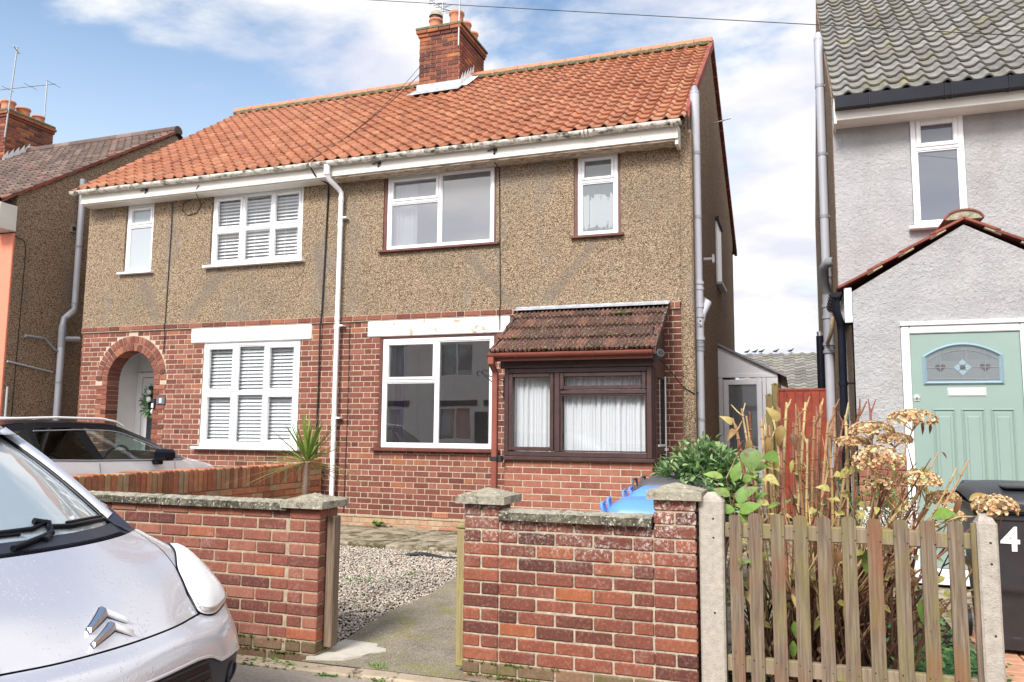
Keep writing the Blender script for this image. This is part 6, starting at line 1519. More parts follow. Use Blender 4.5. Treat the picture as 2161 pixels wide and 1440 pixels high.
# headlights
HLo = [(7.19, 4.55), (6.7, 3.35), (6.17, 2.62), (5.6, 2.32), (5.13, 2.14), (4.5, 2.06), (4.05, 2.06), (3.74, 2.35), (3.70, 2.9), (3.80, 3.5), (3.92, 4.2), (4.2, 4.75), (4.8, 5.0), (5.5, 5.02), (6.2, 4.95), (6.8, 4.8)]
def smooth_closed(P, k=4):
    n = len(P); out = []
    for i in range(n):
        p0, p1, p2, p3 = (np.array(P[(i+q) % n]) for q in (-1, 0, 1, 2))
        for j in range(k):
            f = j/k; out.append(.5*((2*p1)+(-p0+p2)*f+(2*p0-5*p1+4*p2-p3)*f*f+(-p0+3*p1-3*p2+p3)*f**3))
    return out
for s_ in (-1, 1):
    ol = smooth_closed(HLo); c = np.mean(ol, 0); rings = []
    lens = MB(); N = 9
    rows = []
    for i in range(N+1):
        t = i/N; rows.append([csurf(*((lambda q: (q[0], 6+s_*q[1]))(c+(q-c)*t)), .004+.040*math.sqrt(max(0, 1-t**2.6))) for q in ol+[ol[0]]])
    lens.grid(rows, 0); lo = lens.build('headlight', 'lamp_glass', car)
    b_ = MB(); rows = []
    for i in range(6):
        t = i/5; rows.append([csurf(*((lambda q: (q[0], 6+s_*q[1]))(c+(q-c)*t*.97)), .004+.012*(1-t)) for q in ol+[ol[0]]])
    b_.grid(rows, 0); b_.build('reflector', 'upvc_white', lo)
    b_ = MB(); low = [q for q in ol if q[0] < 4.35]
    b_.grid([[csurf(q[0]+.03+.32*k/5*(1 if q[0] < 4.6 else 0), 6+s_*(q[1]*.985+.015*3.2), .016+.012*math.sin(k*.6)) for q in low] for k in range(6)], 0); b_.build('lamp_rim', 'chrome', lo)
    b_ = MB(); b_.tube([csurf(q[0], 6+s_*q[1], .003) for q in ol+[ol[0]]], .0045, 6, 0, 0, False); b_.build('lamp_seal', 'car_black', lo)
# badge: two chrome chevrons on the bonnet, thick bevelled strips
mb = MB()
def chev(Ua, Va, U1, V1, U2, V2, wa, we):
    for (Ue, Ve) in ((U1, V1), (U2, V2)):
        n_ = 8; rows = []
        for k in range(n_+1):
            t = k/n_; w = wa+(we-wa)*t; U = Ua+(Ue-Ua)*t; V = Va+(Ve-Va)*t
            rows.append([csurf(U+.5*w, V, .0), csurf(U+.5*w, V, .013), csurf(U+.0*w, V, .024), csurf(U-.5*w, V, .013), csurf(U-.5*w, V, .0)])
        mb.grid(rows, 0, 0, False)
        mb.grid([[csurf(Ua+(Ue-Ua)*k/8+q*(wa+(we-wa)*k/8), Va+(Ve-Va)*k/8*1.03, .002) for q in (-.64, .6)] for k in range(9)], 0, 1, False)
        mb.add(rows[-1], [(0, 1, 2, 3, 4)], 0)
chev(5.52, 6.03, 4.98, 5.62, 5.00, 6.24, .36, .20); chev(4.92, 5.99, 4.36, 5.54, 4.38, 6.19, .36, .20)
mb.build('badge', ['chrome', 'car_trim'], car)
# raindrops and chips stay in the paint; cowl panel, grille slots, corner pieces
BX = [(0, .75), (.3, .775), (.5, .84), (.60, .895), (.655, .945)]
def wbase(y): return float(np.interp(abs(y), [b[0] for b in BX], [b[1] for b in BX]))
TX = [(0, 1.52), (.3, 1.54), (.5, 1.60), (.57, 1.64)]
def wtop(y): return float(np.interp(abs(y), [b[0] for b in TX], [b[1] for b in TX]))
YH = [-1+2*k/24 for k in range(25)]
mb = MB(); rows = []
for h in YH:
    V = 6+h*2.83; a = np.array(csurf(8, V, -.004)); yb = h*.655; b_ = np.array([XN-wbase(yb)+.02, YC+yb, .972])
    rows.append([tuple(a), tuple(a*.6+b_*.4+np.array([0, 0, -.006])), tuple(b_)])
mb.grid(rows, 0)
cow = mb.build('cowl', 'car_trim', car)
mb = MB()
for k in range(64):
    for q in range(3):
        h = -.78+1.56*k/63; V = 6+h*2.83; a = np.array(csurf(8, V, -.004)); yb = h*.655; b_ = np.array([XN-wbase(yb)+.02, YC+yb, .972]); p = a+(b_-a)*(.10+.09*q)+np.array([0, 0, .0015])
        mb.box(p[0]-.006, p[0]+.006, p[1]-.006, p[1]+.006, p[2]-.002, p[2]+.001)
mb.build('vent_slots', 'car_black', cow)
for s_ in (-1, 1):
    mb = MB()
    pts = [csurf(8, 6+s_*2.4, .003), csurf(8, 6+s_*2.88, .004), (XN-.86, YC+s_*.690, .965), (XN-.98, YC+s_*.715, 1.03), (XN-1.0, YC+s_*.68, 1.035), (XN-.93, YC+s_*.64, .985)]
    mb.add(pts+[(x, y, z-.03) for x, y, z in pts], [tuple(range(6)), (0, 6, 7, 1), (1, 7, 8, 2), (2, 8, 9, 3)], 0); mb.build('cowl_corner', 'car_trim', cow)
# windscreen
mb = MB(); rows = []
for i in range(15):
    t = i/14; row = []
    for h in YH:
        y = h*(.655+(.57-.655)*t); d = wbase(h*.655)*(1-t)+wtop(h*.57)*t; z = .968+(1.405-.968)*t+.020*math.sin(math.pi*t); row.append((XN-d, YC+y, z))
    rows.append(row)
mb.grid(rows, 0); mb.build('windscreen', 'screen_glass', car)
for s_ in (-1, 1):
    mb = MB(); rows = []
    for i in range(13):
        t = i/12; d = .945*(1-t)+1.64*t; y = .655+(.57-.655)*t; z = .968+(1.405-.968)*t+.020*math.sin(math.pi*t)
        p = np.array([XN-d, YC+s_*y, z]); rows.append([tuple(p+np.array([.0, s_*-.020, .0])), tuple(p+np.array([.01, s_*-.004, .030])), tuple(p+np.array([0, s_*.03, .046])), tuple(p+np.array([-.03, s_*.062, .040])), tuple(p+np.array([-.06, s_*.085, .005])), tuple(p+np.array([-.075, s_*.07, -.04]))])
    mb.grid(rows, 0); mb.build('a_pillar', 'silver_paint', car)
    mb = MB(); mb.tube([(XN-(.925*(1-t)+1.625*t), YC+s_*((.645)+(.56-.645)*t), .972+(1.405-.968)*t+.02*math.sin(math.pi*t)) for t in [k/12 for k in range(13)]], .010, 6, 0); mb.build('screen_seal', 'car_black', car)
# wipers
mb = MB()
def wip(path, r): mb.tube(path, r, 8, 0)
wp = lambda y, up: (XN-wbase(y)-up*1.35, YC+y, .975+up)
wip([wp(.62, .015), wp(.45, .020), wp(.30, .020), wp(.18, .03)], .013); wip([wp(.20, .05), wp(.10, .03), wp(-.1, .03), wp(-.4, .03), wp(-.62, .05)], .012)
wip([wp(.60, .03), wp(.3, .035)], .010); wip([(XN-.70, YC+.08, .965), (XN-.76, YC+.16, .985), (XN-.82, YC+.20, 1.02), (XN-.83, YC+.13, 1.035)], .015); wip([(XN-.66, YC-.10, .955), (XN-.72, YC+.08, .975), (XN-.75, YC+.16, .985)], .014)
wip([wp(.02, .018), wp(-.2, .022), wp(-.55, .028)], .009)
mb.build('wiper', 'car_black', car)
# roof, sides, rear, glass
mb = MB(); rows = []
for (d, z, w) in ((1.50, 1.405, .58), (1.72, 1.445, .60), (2.2, 1.465, .61), (2.8, 1.45, .60), (3.15, 1.40, .57)):
    rows.append([(XN-d, YC+w*h, z+.02*(1-h*h)) for h in YH])
mb.grid(rows, 0); mb.build('roof', 'silver_paint', car)
for s_ in (-1, 1):
    mb = MB()
    prof_ = [(.55, .20), (.60, .45), (.75, .75), (.92, .86), (1.0, .92), (2.0, .945), (3.1, .99), (3.38, .92), (3.42, .60), (3.36, .25), (2.95, .20), (2.0, .18)]
    mb.prism([(XN-d, z) for d, z in prof_], 'y', YC+s_*.80-(.0 if s_ < 0 else .02), YC+s_*.80+(.02 if s_ > 0 else .0)-.0*s_); mb.build('side_panel', 'silver_paint', car)
    mb = MB(); q = [(XN-1.0, YC+s_*.735, .95), (XN-3.05, YC+s_*.745, 1.0), (XN-3.0, YC+s_*.60, 1.40), (XN-1.72, YC+s_*.615, 1.42)]; mb.add(q, [(0, 1, 2, 3)], 0); mb.build('side_window', 'glass_privacy', car)
    mb = MB(); mb.tube([(XN-.96, YC+s_*.735, .96), (XN-2.0, YC+s_*.765, .95), (XN-3.1, YC+s_*.765, 1.0)], .03, 8, 0); mb.tube([(XN-3.1, YC+s_*.75, 1.0), (XN-3.1, YC+s_*.58, 1.42), (XN-1.7, YC+s_*.61, 1.43)], .03, 8, 0); mb.build('window_frame', 'silver_paint', car)
    mb = MB(); mb.lathe([(.001, -.09), (.05, -.06), (.065, 0), (.05, .05), (.001, .06)], 0, 0, 16, 0, 0, True, Matrix.Translation((XN-1.27, YC+s_*.87, 1.0)) @ Matrix.Rotation(R(90), 4, 'Y') @ Matrix.Diagonal((.8, 1.1, 1, 1))); mb.build('door_mirror', 'silver_paint', car)
    for d in (.72, 3.05):
        w = MB(); w.lathe([(.20, -.09), (.28, -.085), (.29, -.06), (.29, .06), (.28, .085), (.20, .09)], 0, 0, 28, 0, 0, True, Matrix.Translation((XN-d, YC+s_*.735, .285)) @ Matrix.Rotation(R(90), 4, 'X')); wo = w.build('wheel', 'rubber_black', car)
        w = MB(); w.lathe([(.001, -.05), (.06, -.06), (.19, -.04), (.2, -.08), (.2, .08), (.19, .04), (.001, .05)], 0, 0, 28, 0, 0, True, Matrix.Translation((XN-d, YC+s_*.735, .285)) @ Matrix.Rotation(R(90), 4, 'X')); w.build('rim', 'metal_bright', wo)
mb = MB(); mb.grid([[(XN-3.13-.22*t, YC+h*(.57+.2*t), 1.40-.45*t) for h in YH] for t in (0, .33, .66, 1)], 0); mb.build('rear_window', 'glass_privacy', car)
mb = MB(); mb.grid([[(XN-3.40+.04*abs(h)**3, YC+h*.8, z) for h in YH] for z in (.25, .5, .75, .97)], 0); mb.build('tailgate', 'silver_paint', car)
mb = MB(); mb.box(XN-3.3, XN-.9, YC-.74, YC+.74, .2, .55); mb.box(XN-1.15, XN-.85, YC-.64, YC+.64, .70, .90, .05)
for yy in (-.34, .34): mb.box(XN-2.25, XN-2.05, YC+yy-.22, YC+yy+.22, .45, 1.08, .07); mb.box(XN-2.2, XN-2.08, YC+yy-.12, YC+yy+.12, 1.1, 1.25, .05)
mb.build('interior', 'interior_dark', car)

# ---------------------------------------------------------------- white car with a black roof on next door's drive
c2 = thing('parked_car', (-7.84, 6.6, -.02), 'white car with black roof nosed up to the arched house', 'car')
MX = -7.84
ST = [(4.42, .55, .60, .80), (4.47, .85, .90, .74), (4.60, .98, 1.06, .70), (5.0, 1.12, 1.30, .64), (5.4, 1.135, 1.44, .60), (5.9, 1.125, 1.485, .59), (6.5, 1.10, 1.50, .585), (6.95, 1.09, 1.49, .58), (7.10, 1.085, 1.465, .58), (7.5, 1.08, 1.335, .60), (7.92, 1.07, 1.14, .66), (8.1, 1.05, 1.115, .66), (8.4, 1.0, 1.06, .64), (8.6, .93, .985, .62), (8.70, .84, .90, .60), (8.76, .62, .66, .58), (8.76, .35, .36, .56)]
SA = np.array(ST)
def st(Y): return [float(np.interp(Y, SA[:, 0], SA[:, k])) for k in (1, 2, 3)]
def hw(Y): return float(np.interp(Y, [4.42, 4.6, 5.2, 7.6, 8.3, 8.6, 8.76], [.74, .83, .88, .885, .85, .77, .62]))
def side(Y, z, s_):
    zb, z3, y3 = st(Y); t = min(1.05, max(0, (z-zb)/max(.02, z3-zb))); return (MX+s_*((hw(Y)-.02)+(y3+.02-(hw(Y)-.02))*t), Y, z)
ys = list(np.unique(np.concatenate([np.linspace(4.42, 8.76, 60), SA[:, 0]])))
for s_ in (-1, 1):
    mb = MB(); rows = []
    for Y in ys:
        zb, z3, y3 = st(Y); w = hw(Y); rows.append([(MX+s_*w*.93, Y, .22), (MX+s_*w*.985, Y, min(.45, zb-.08)), (MX+s_*w, Y, min(.74, zb-.06)), (MX+s_*(w-.004), Y, zb-.035), (MX+s_*(w-.02), Y, zb)])
    mb.grid(rows, 0, 0, True); mb.build('body_side', 'white_car_paint', c2)
    mb = MB()
    def poly(pts, off=.0): mb.add([tuple(Vector(side(Y, z, s_))+Vector((s_*off, 0, 0))) for Y, z in pts], [tuple(range(len(pts)))], 0)
    top = lambda Y: st(Y)[1]-.005
    bel = lambda Y: st(Y)[0]
    band = [4.9+2.35*k/20 for k in range(21)]
    for a, b in zip(band, band[1:]): poly([(a, top(a)-.065), (b, top(b)-.065), (b, top(b)), (a, top(a))])
    ap = [7.0+.95*k/12 for k in range(13)]
    for a, b in zip(ap, ap[1:]): poly([(a, max(bel(a), top(a)-.095)), (b, max(bel(b), top(b)-.075)), (b, top(b)), (a, top(a))])
    poly([(6.58, bel(6.58)), (6.70, bel(6.7)), (6.60, top(6.6)-.05), (6.44, top(6.44)-.05)])
    poly([(5.92, bel(5.9)), (5.98, bel(5.98)), (5.98, top(5.98)-.05), (5.92, top(5.92)-.05)])
    for a, b in zip([4.6, 4.8, 5.0, 5.2, 5.4, 5.6], [4.8, 5.0, 5.2, 5.4, 5.6, 5.70]): poly([(a, bel(a)), (b, bel(b)), (b, top(b)-.0), (a, top(a))])
    poly([(5.70, bel(5.7)), (5.82, bel(5.82)), (5.70, 1.27)]); poly([(5.70, 1.27), (5.76, 1.31), (5.76, top(5.76)-.02), (5.70, top(5.7)-.01)])
    poly([(5.70, top(5.7)-.06), (5.98, top(5.98)-.06), (5.98, top(5.98)), (5.70, top(5.7))], .001)
    poly([(7.60, bel(7.6)), (7.9, bel(7.9)), (7.9, 1.125), (7.72, 1.16)], .002)
    mb.build('pillars', 'car_black', c2)
    mb = MB(); poly([(5.98, bel(6)), (6.58, bel(6.58)), (6.44, top(6.44)-.05), (5.98, top(5.98)-.05)], .004); poly([(5.72, bel(5.75)), (5.92, bel(5.92)), (5.92, top(5.92)-.05), (5.76, top(5.76)-.10), (5.70, 1.26)], .004); mb.build('rear_window_glass', 'glass_privacy', c2)
    mb = MB(); poly([(6.70, bel(6.7)), (7.85, bel(7.85))]+[(a, max(bel(a)+.0, top(a)-.08)) for a in ap[::-1] if a < 7.75]+[(6.60, top(6.6)-.05)], .004); mb.build('front_window_glass', 'glass_car', c2)
    mb = MB(); mb.tube([tuple(Vector(side(Y, bel(Y)+.0, s_))+Vector((s_*.008, 0, 0))) for Y in [5.75+2.1*k/20 for k in range(21)]], .010, 6, 0, 0); mb.tube([tuple(Vector(side(a, max(bel(a), top(a)-.075), s_))+Vector((s_*.008, 0, 0))) for a in [5.98+1.75*k/24 for k in range(25)]], .007, 6, 0, 0); mb.build('window_trim', 'upvc_grey_dark', c2)
    mb = MB(); mb.tube([(MX+s_*.585, 5.3, 1.475), (MX+s_*.59, 5.5, 1.515), (MX+s_*.585, 6.3, 1.545), (MX+s_*.575, 6.9, 1.54), (MX+s_*.575, 7.10, 1.51), (MX+s_*.58, 7.2, 1.46)], .013, 8, 0); mb.build('roof_rail', 'upvc_white', c2)
    mb = MB(); mb.box(-.10, .13, -.075, .075, -.065, .065, .035, 0, 0, Matrix.Translation((MX+s_*1.0, 7.40, 1.14))); mb.box(MX+s_*.84-.03, MX+s_*.97+.0, 7.36, 7.44, 1.03, 1.09, .01); mb.build('door_mirror', 'car_black', c2)
    mb = MB(); mb.tube([(MX+s_*(hw(6.62)+.001), 6.62+.05*math.sin(k*.3), 1.07-.08*k) for k in range(9)], .004, 5, 0); mb.tube([(MX+s_*(hw(7.75)+.001), 7.72+.02*math.sin(k*.4), 1.05-.08*k) for k in range(9)], .004, 5, 0); mb.tube([(MX+s_*(hw(Y)-.003), Y, .96-.02*(Y-6)) for Y in [6.7+1.6*k/12 for k in range(13)]], .005, 5, 0, 0); mb.build('shut_lines', 'upvc_grey_dark', c2)
    mb = MB(); mb.add([(MX+s_*.62, 8.665, .925), (MX+s_*.80, 8.52, .945), (MX+s_*.80, 8.56, .86), (MX+s_*.62, 8.72, .84)], [(0, 1, 2, 3)], 0); mb.build('headlight', 'glass_privacy', c2)
    for Yw in (5.15, 7.85):
        w = MB(); w.lathe([(.22, -.1), (.31, -.09), (.32, -.06), (.32, .06), (.31, .09), (.22, .1)], 0, 0, 26, 0, 0, True, Matrix.Translation((MX+s_*.81, Yw, .30)) @ Matrix.Rotation(R(90), 4, 'Y')); wo = w.build('wheel', 'rubber_black', c2)
        w = MB(); w.lathe([(.001, -.06), (.21, -.07), (.22, -.09), (.22, .09), (.21, .07), (.001, .06)], 0, 0, 26, 0, 0, True, Matrix.Translation((MX+s_*.81, Yw, .30)) @ Matrix.Rotation(R(90), 4, 'Y')); w.build('rim', 'metal_bright', wo)
mb = MB(); mb.grid([[(MX+h*(st(Y)[2]+.02), Y, st(Y)[1]+.025*(1-h*h)) for h in YH] for Y in [5.2+1.9*k/12 for k in range(13)]], 0); mb.build('roof', 'car_black', c2)
mb = MB(); mb.grid([[(MX+h*((hw(Y)-.02)*.999) if abs(h) > .98 else MX+h*(hw(Y)-.02), Y, st(Y)[0]+(st(Y)[1]+.02-st(Y)[0])*(1-abs(h)**2.4)) for h in YH] for Y in [7.90+.86*k/16 for k in range(17)]], 0); mb.build('bonnet', 'white_car_paint', c2)
mb = MB(); mb.grid([[(MX+h*(st(Y)[2]-.005), Y+.06*(1-h*h), st(Y)[1]-.006) for h in YH] for Y in [7.08+.84*k/8 for k in range(9)]], 0); mb.build('windscreen', 'glass_car', c2)
mb = MB(); mb.grid([[(MX+h*(st(Y)[2]), Y-.05*(1-h*h), st(Y)[1]) for h in YH] for Y in [4.6+.6*k/8 for k in range(9)]], 0); mb.build('rear_screen', 'glass_privacy', c2)
mb = MB(); mb.grid([[(MX+h*.74, 4.42+.04*h*h, z) for h in YH] for z in (.25, .6, .95)], 0); mb.grid([[(MX+h*.6, 8.76-.06*h*h, z) for h in YH] for z in (.25, .45, .66)], 0); mb.build('bumper', 'white_car_paint', c2)
mb = MB(); mb.box(MX-.8, MX+.8, 4.6, 8.0, .2, .62); mb.box(MX-.68, MX+.68, 7.55, 7.95, .8, 1.03, .05)
for yy in (-.36, .36):
    mb.box(MX+yy-.23, MX+yy+.23, 6.42, 6.62, .6, 1.15, .07); mb.box(MX+yy-.12, MX+yy+.12, 6.42, 6.52, 1.17, 1.36, .05); mb.box(MX+yy-.23, MX+yy+.23, 6.6, 7.1, .5, .72, .06)
mb.box(MX-.66, MX+.66, 5.5, 5.7, .6, 1.12, .08); mb.box(MX-.08, MX+.08, 7.0, 7.04, 1.36, 1.43, .01)
mb.build('interior', 'interior_dark', c2)
mb = MB(); cw_ = Vector((MX+.37, 7.33, 1.06)); ax1_ = Vector((1, 0, 0)); ax2_ = Vector((0, .35, .94)); mb.tube([tuple(cw_+.185*(math.cos(t)*ax1_+math.sin(t)*ax2_)) for t in [k*2*math.pi/28 for k in range(29)]], .015, 8, 0, 0, False); mb.tube([tuple(cw_-ax1_*.18), tuple(cw_+ax1_*.18)], .02, 6, 0); mb.build('steering_wheel', 'car_trim', c2)

# ---------------------------------------------------------------- plants
def leaf(mb, p, d, up, L_, w, tint=None, fold=.15, droop=.2, mi=0, n=4):
    d = Vector(d).normalized(); s_ = d.cross(Vector(up)); s_ = s_.normalized() if s_.length > 1e-4 else Vector((1, 0, 0)); u = s_.cross(d).normalized(); p = Vector(p)
    prof_ = [0, .75, 1.0, .72, 0] if n == 4 else [math.sin(math.pi*min(1, (k/n)**.8)) for k in range(n+1)]
    rows = []
    for k in range(n+1):
        t = k/n; c = p+d*(L_*t)-u*(droop*L_*t*t); h = w*prof_[k]*.5
        rows.append([tuple(c-s_*h+u*(fold*h)), tuple(c), tuple(c+s_*h+u*(fold*h))])
    mb.grid(rows, tint, mi, True)
def rdir(zlo=-.2, zhi=1.0):
    a = rnd.random()*6.283; z = rnd.uniform(zlo, zhi); r = math.sqrt(max(0, 1-z*z)); return Vector((r*math.cos(a), r*math.sin(a), z))

# cordyline in the front garden, seen over the left wall
cd = thing('cordyline', (-3.50, 5.25, .05), 'spiky green cordyline palm rising behind the left brick wall', 'plant')
mb = MB(); mb.tube([(-3.50, 5.25, .0), (-3.505, 5.25, .5), (-3.50, 5.25, .9), (-3.495, 5.25, 1.20)], [.032, .028, .024, .022], 10, .5)
for k in range(26): mb.tube([(-3.502, 5.25, .35+k*.03), (-3.502, 5.25, .356+k*.03)], .029-.0002*k, 10, rnd.random())
mb.build('trunk', 'bark', cd)
mb = MB(); base = Vector((-3.495, 5.25, 1.20))
for k in range(66):
    el_ = math.asin(rnd.uniform(-.35, .99)) if k > 20 else R(rnd.uniform(50, 88)); a = rnd.random()*6.283
    d = Vector((math.cos(el_)*math.cos(a), math.cos(el_)*math.sin(a), math.sin(el_))); L_ = rnd.uniform(.28, .42)*(1.0 if el_ > .25 else 1.40)
    s_ = d.cross(Vector((0, 0, 1))); s_ = s_.normalized() if s_.length > .01 else Vector((1, 0, 0)); w = rnd.uniform(.005, .0085); dr = rnd.uniform(.0, .10) if el_ > .6 else rnd.uniform(.04, .22); rows = []
    u = s_.cross(d)
    for i in range(9):
        t = i/8; c = base+d*(.02+L_*t)+Vector((0, 0, -dr*L_*t*t)); ww = w*(.7+.6*min(1, t*4))*(1-t**2.5)+.0005
        rows.append([tuple(c-s_*ww+u*ww*.5), tuple(c), tuple(c+s_*ww+u*ww*.5)])
    mb.grid(rows, min(1, max(0, (.95 if el_ < .1 else .35)+rnd.gauss(0, .2))), 0, True)
mb.build('leaves', 'leaf_cordyline', cd)

# glossy shrub behind the right-hand pier
def shrub(name, c, rx, ry, rz, n, label, m='leaf_shrub', L_=(.045, .085), w=.42, sticks=30, ground=.08):
    t = thing(name, (c[0], c[1], ground), label, 'shrub'); mb = MB()
    for k in range(n):
        d = rdir(-.5, 1); rr_ = rnd.random()**.4; lump = .80+.20*math.sin(d.x*5+c[0]*3)*math.cos(d.y*4+d.z*5)
        p = Vector(c)+Vector((d.x*rx, d.y*ry, d.z*rz))*rr_*lump
        dd = (d+Vector((rnd.gauss(0, .6), rnd.gauss(0, .6), rnd.gauss(.25, .5)))); l = rnd.uniform(*L_)
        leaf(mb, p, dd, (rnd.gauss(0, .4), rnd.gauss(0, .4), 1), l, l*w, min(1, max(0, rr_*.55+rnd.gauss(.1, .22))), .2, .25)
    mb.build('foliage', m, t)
    mb = MB()
    for k in range(sticks):
        d = rdir(.1, 1); e = Vector(c)+Vector((d.x*rx, d.y*ry, d.z*rz))*rnd.uniform(.7, 1.0); b_ = Vector((c[0]+rnd.gauss(0, .05), c[1]+rnd.gauss(0, .05), ground))
        mb.tube([tuple(b_), tuple(b_.lerp(e, .5)+Vector((rnd.gauss(0, .03), rnd.gauss(0, .03), .03))), tuple(e)], [.008, .005, .002], 5)
    mb.build('branches', 'bark', t); return t
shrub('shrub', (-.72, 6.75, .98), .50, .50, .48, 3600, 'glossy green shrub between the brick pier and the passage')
shrub('shrub', (.22, 7.9, .80), .36, .30, .42, 900, 'small grey green shrub behind the hydrangea stems', 'leaf_green', (.025, .05), .5)
shrub('shrub', (.72, 7.7, .70), .30, .30, .42, 700, 'small leafy shrub below the mint green door', 'leaf_green', (.025, .05), .5)

# the cut-back hydrangea behind the picket fence
hy = thing('hydrangea', (.15, 5.1, .06), 'leggy winter hydrangea with dried flower heads behind picket fence', 'shrub')
def stem(tip, base, r=.0075, red=False, forks=True, tint=None, bend=None):
    b_ = Vector(base); t_ = Vector(tip); side_ = Vector((rnd.gauss(0, .025), rnd.gauss(0, .025), 0)) if bend is None else Vector(bend); n = 12
    path = [b_.lerp(t_, k/n)+side_*math.sin(math.pi*k/n)*1.3 for k in range(n+1)]
    mb = MB(); tv = rnd.random() if tint is None else tint
    mb.tube([tuple(p) for p in path], [r*(1.25-.45*k/n) for k in range(n+1)], 7, tv)
    L_ = (t_-b_).length; z = .10
    while z < L_*.98:
        p = b_.lerp(t_, z/L_)+side_*math.sin(math.pi*z/L_)*1.3; dd = (t_-b_).normalized(); a = rnd.random()*6.28
        mb.tube([tuple(p-dd*.005), tuple(p), tuple(p+dd*.005)], [r*.9, r*1.5, r*.9], 7, tv*.7)
        if rnd.random() < .6:
            o = Vector((math.cos(a), math.sin(a), .6)).normalized(); mb.tube([tuple(p), tuple(p+o*.012), tuple(p+o*.020)], [r*.5, r*.45, .001], 5, tv)
        z += rnd.uniform(.06, .13)
    if forks and rnd.random() < .75:
        for q in range(rnd.choice([1, 2, 2])):
            o = Vector((rnd.gauss(0, .5), rnd.gauss(0, .5), 1)).normalized(); p = path[-1]-Vector((0, 0, rnd.uniform(.01, .05)))
            mb.tube([tuple(p), tuple(p+o*.035), tuple(p+o*rnd.uniform(.05, .09)+Vector((0, 0, .01)))], [r*.75, r*.6, r*.35], 6, tv)
    return mb.build('stem', 'stem_red' if red else 'stem_tan', hy), path
tips = [(-.313, 5.10, 1.60), (-.13, 5.1, 1.56), (.057, 5.2, 1.64), (.142, 5.2, 1.625), (.217, 5.2, 1.61), (-.052, 5.2, 1.64), (-.20, 5.15, 1.52), (.0, 5.05, 1.56), (.10, 5.0, 1.55), (-.26, 5.0, 1.56), (-.09, 5.0, 1.60), (.02, 5.25, 1.58), (.18, 5.1, 1.50), (-.35, 5.1, 1.50), (.28, 5.2, 1.56), (.12, 5.3, 1.62), (.36, 5.25, 1.60), (.42, 5.25, 1.60), (-.16, 5.3, 1.50), (.06, 5.08, 1.42), (-.02, 5.3, 1.52), (.30, 5.05, 1.48), (.22, 5.3, 1.62)]
tips += [(x+rnd.gauss(0, .03), rnd.uniform(4.95, 5.4), rnd.uniform(1.34, 1.56)) for x in [-.32+.05*q for q in range(13)]]
for i, t_ in enumerate(tips):
    stem(t_, (t_[0]*.62-.02+rnd.gauss(0, .05), 5.12+rnd.gauss(0, .08), .06), rnd.uniform(.0075, .0105), rnd.random() < .2)
for t_ in ((.849, 4.80, 1.325), (.721, 4.9, 1.36), (.66, 4.95, 1.20), (.80, 4.85, 1.28), (.95, 4.75, 1.10), (.55, 4.9, 1.16), (.70, 5.0, 1.10)):
    stem(t_, (.22+rnd.gauss(0, .05), 5.05+rnd.gauss(0, .05), .50+rnd.uniform(-.1, .12)), rnd.uniform(.005, .0072), rnd.random() < .6, False, bend=(.03, 0, -.02))
for k in range(14):
    stem((rnd.uniform(-.3, .7), rnd.uniform(4.72, 5.3), rnd.uniform(.75, 1.15)), (rnd.uniform(-.1, .35), 5.1+rnd.gauss(0, .07), .06), rnd.uniform(.005, .009), rnd.random() < .4)
for k in range(16):
    stem((rnd.uniform(.2, .95), rnd.uniform(4.7, 5.2), rnd.uniform(.5, 1.0)), (rnd.uniform(.0, .3), 5.1+rnd.gauss(0, .07), .2+rnd.random()*.2), rnd.uniform(.004, .007), rnd.random() < .3, False)
def head(c, r, fl=.55, n=150, lab=None, stem_from=None):
    mb = MB(); c = Vector(c)
    for k in range(n):
        d = rdir(-.35, 1); p = c+Vector((d.x*r, d.y*r, d.z*r*fl)); o = (d+Vector((0, 0, .3))).normalized(); a0 = rnd.random()*6.28
        e1 = o.cross(Vector((.3, .2, 1))).normalized(); e2 = o.cross(e1); tv = min(1, max(0, rnd.gauss(.5, .24))); sz = rnd.uniform(.011, .018)
        for q in range(4):
            a = a0+q*1.571; dd = (e1*math.cos(a)+e2*math.sin(a)); leaf(mb, p, dd+o*rnd.uniform(.1, .7), o, sz, sz*1.05, tv+rnd.uniform(-.08, .08), .1, -.25)
    for k in range(60):
        d = rdir(.3, 1); p = c+Vector((d.x*r*.6, d.y*r*.6, d.z*r*fl*.95)); leaf(mb, p, d, (0, 1, .2), .012, .006, .97)
    o = mb.build('flower_head', 'petal_dry', hy)
    if lab: o['label'] = lab
    m2 = MB()
    for k in range(10):
        d = rdir(.1, .9); m2.tube([tuple(c-Vector((0, 0, r*.5))), tuple(c+Vector((d.x*r, d.y*r, d.z*r*fl))*.85)], .0022, 5)
    b_ = Vector(stem_from) if stem_from else Vector((.25, 5.05, .5)); m2.tube([tuple(b_), tuple(b_.lerp(c, .6)+Vector((.02, 0, .02))), tuple(c-Vector((0, 0, r*.45)))], [.006, .005, .004], 7)
    m2.build('flower_stalk', 'stem_tan', o)
head((.40, 5.0, 1.47), .115, .42); head((.60, 4.9, 1.53), .12, .45, 170, 'topmost dried flower head against the green door'); head((.41, 4.78, 1.30), .125, .70, 190, 'big rounded dried flower head over the fence')
head((.62, 4.90, 1.20), .105, .5); head((.915, 4.60, 1.095), .095, .62, 150, 'dried flower head resting over the concrete post', (.5, 4.8, .9)); head((.30, 5.05, 1.40), .09, .4); head((.75, 5.0, 1.10), .08, .5); head((.52, 5.0, 1.42), .085, .4); head((.42, 4.86, 1.18), .075, .6); head((.75, 4.85, 1.02), .07, .6); head((.50, 4.8, .72), .06, .5, 80)
mb = MB()          # live leaves at the left end
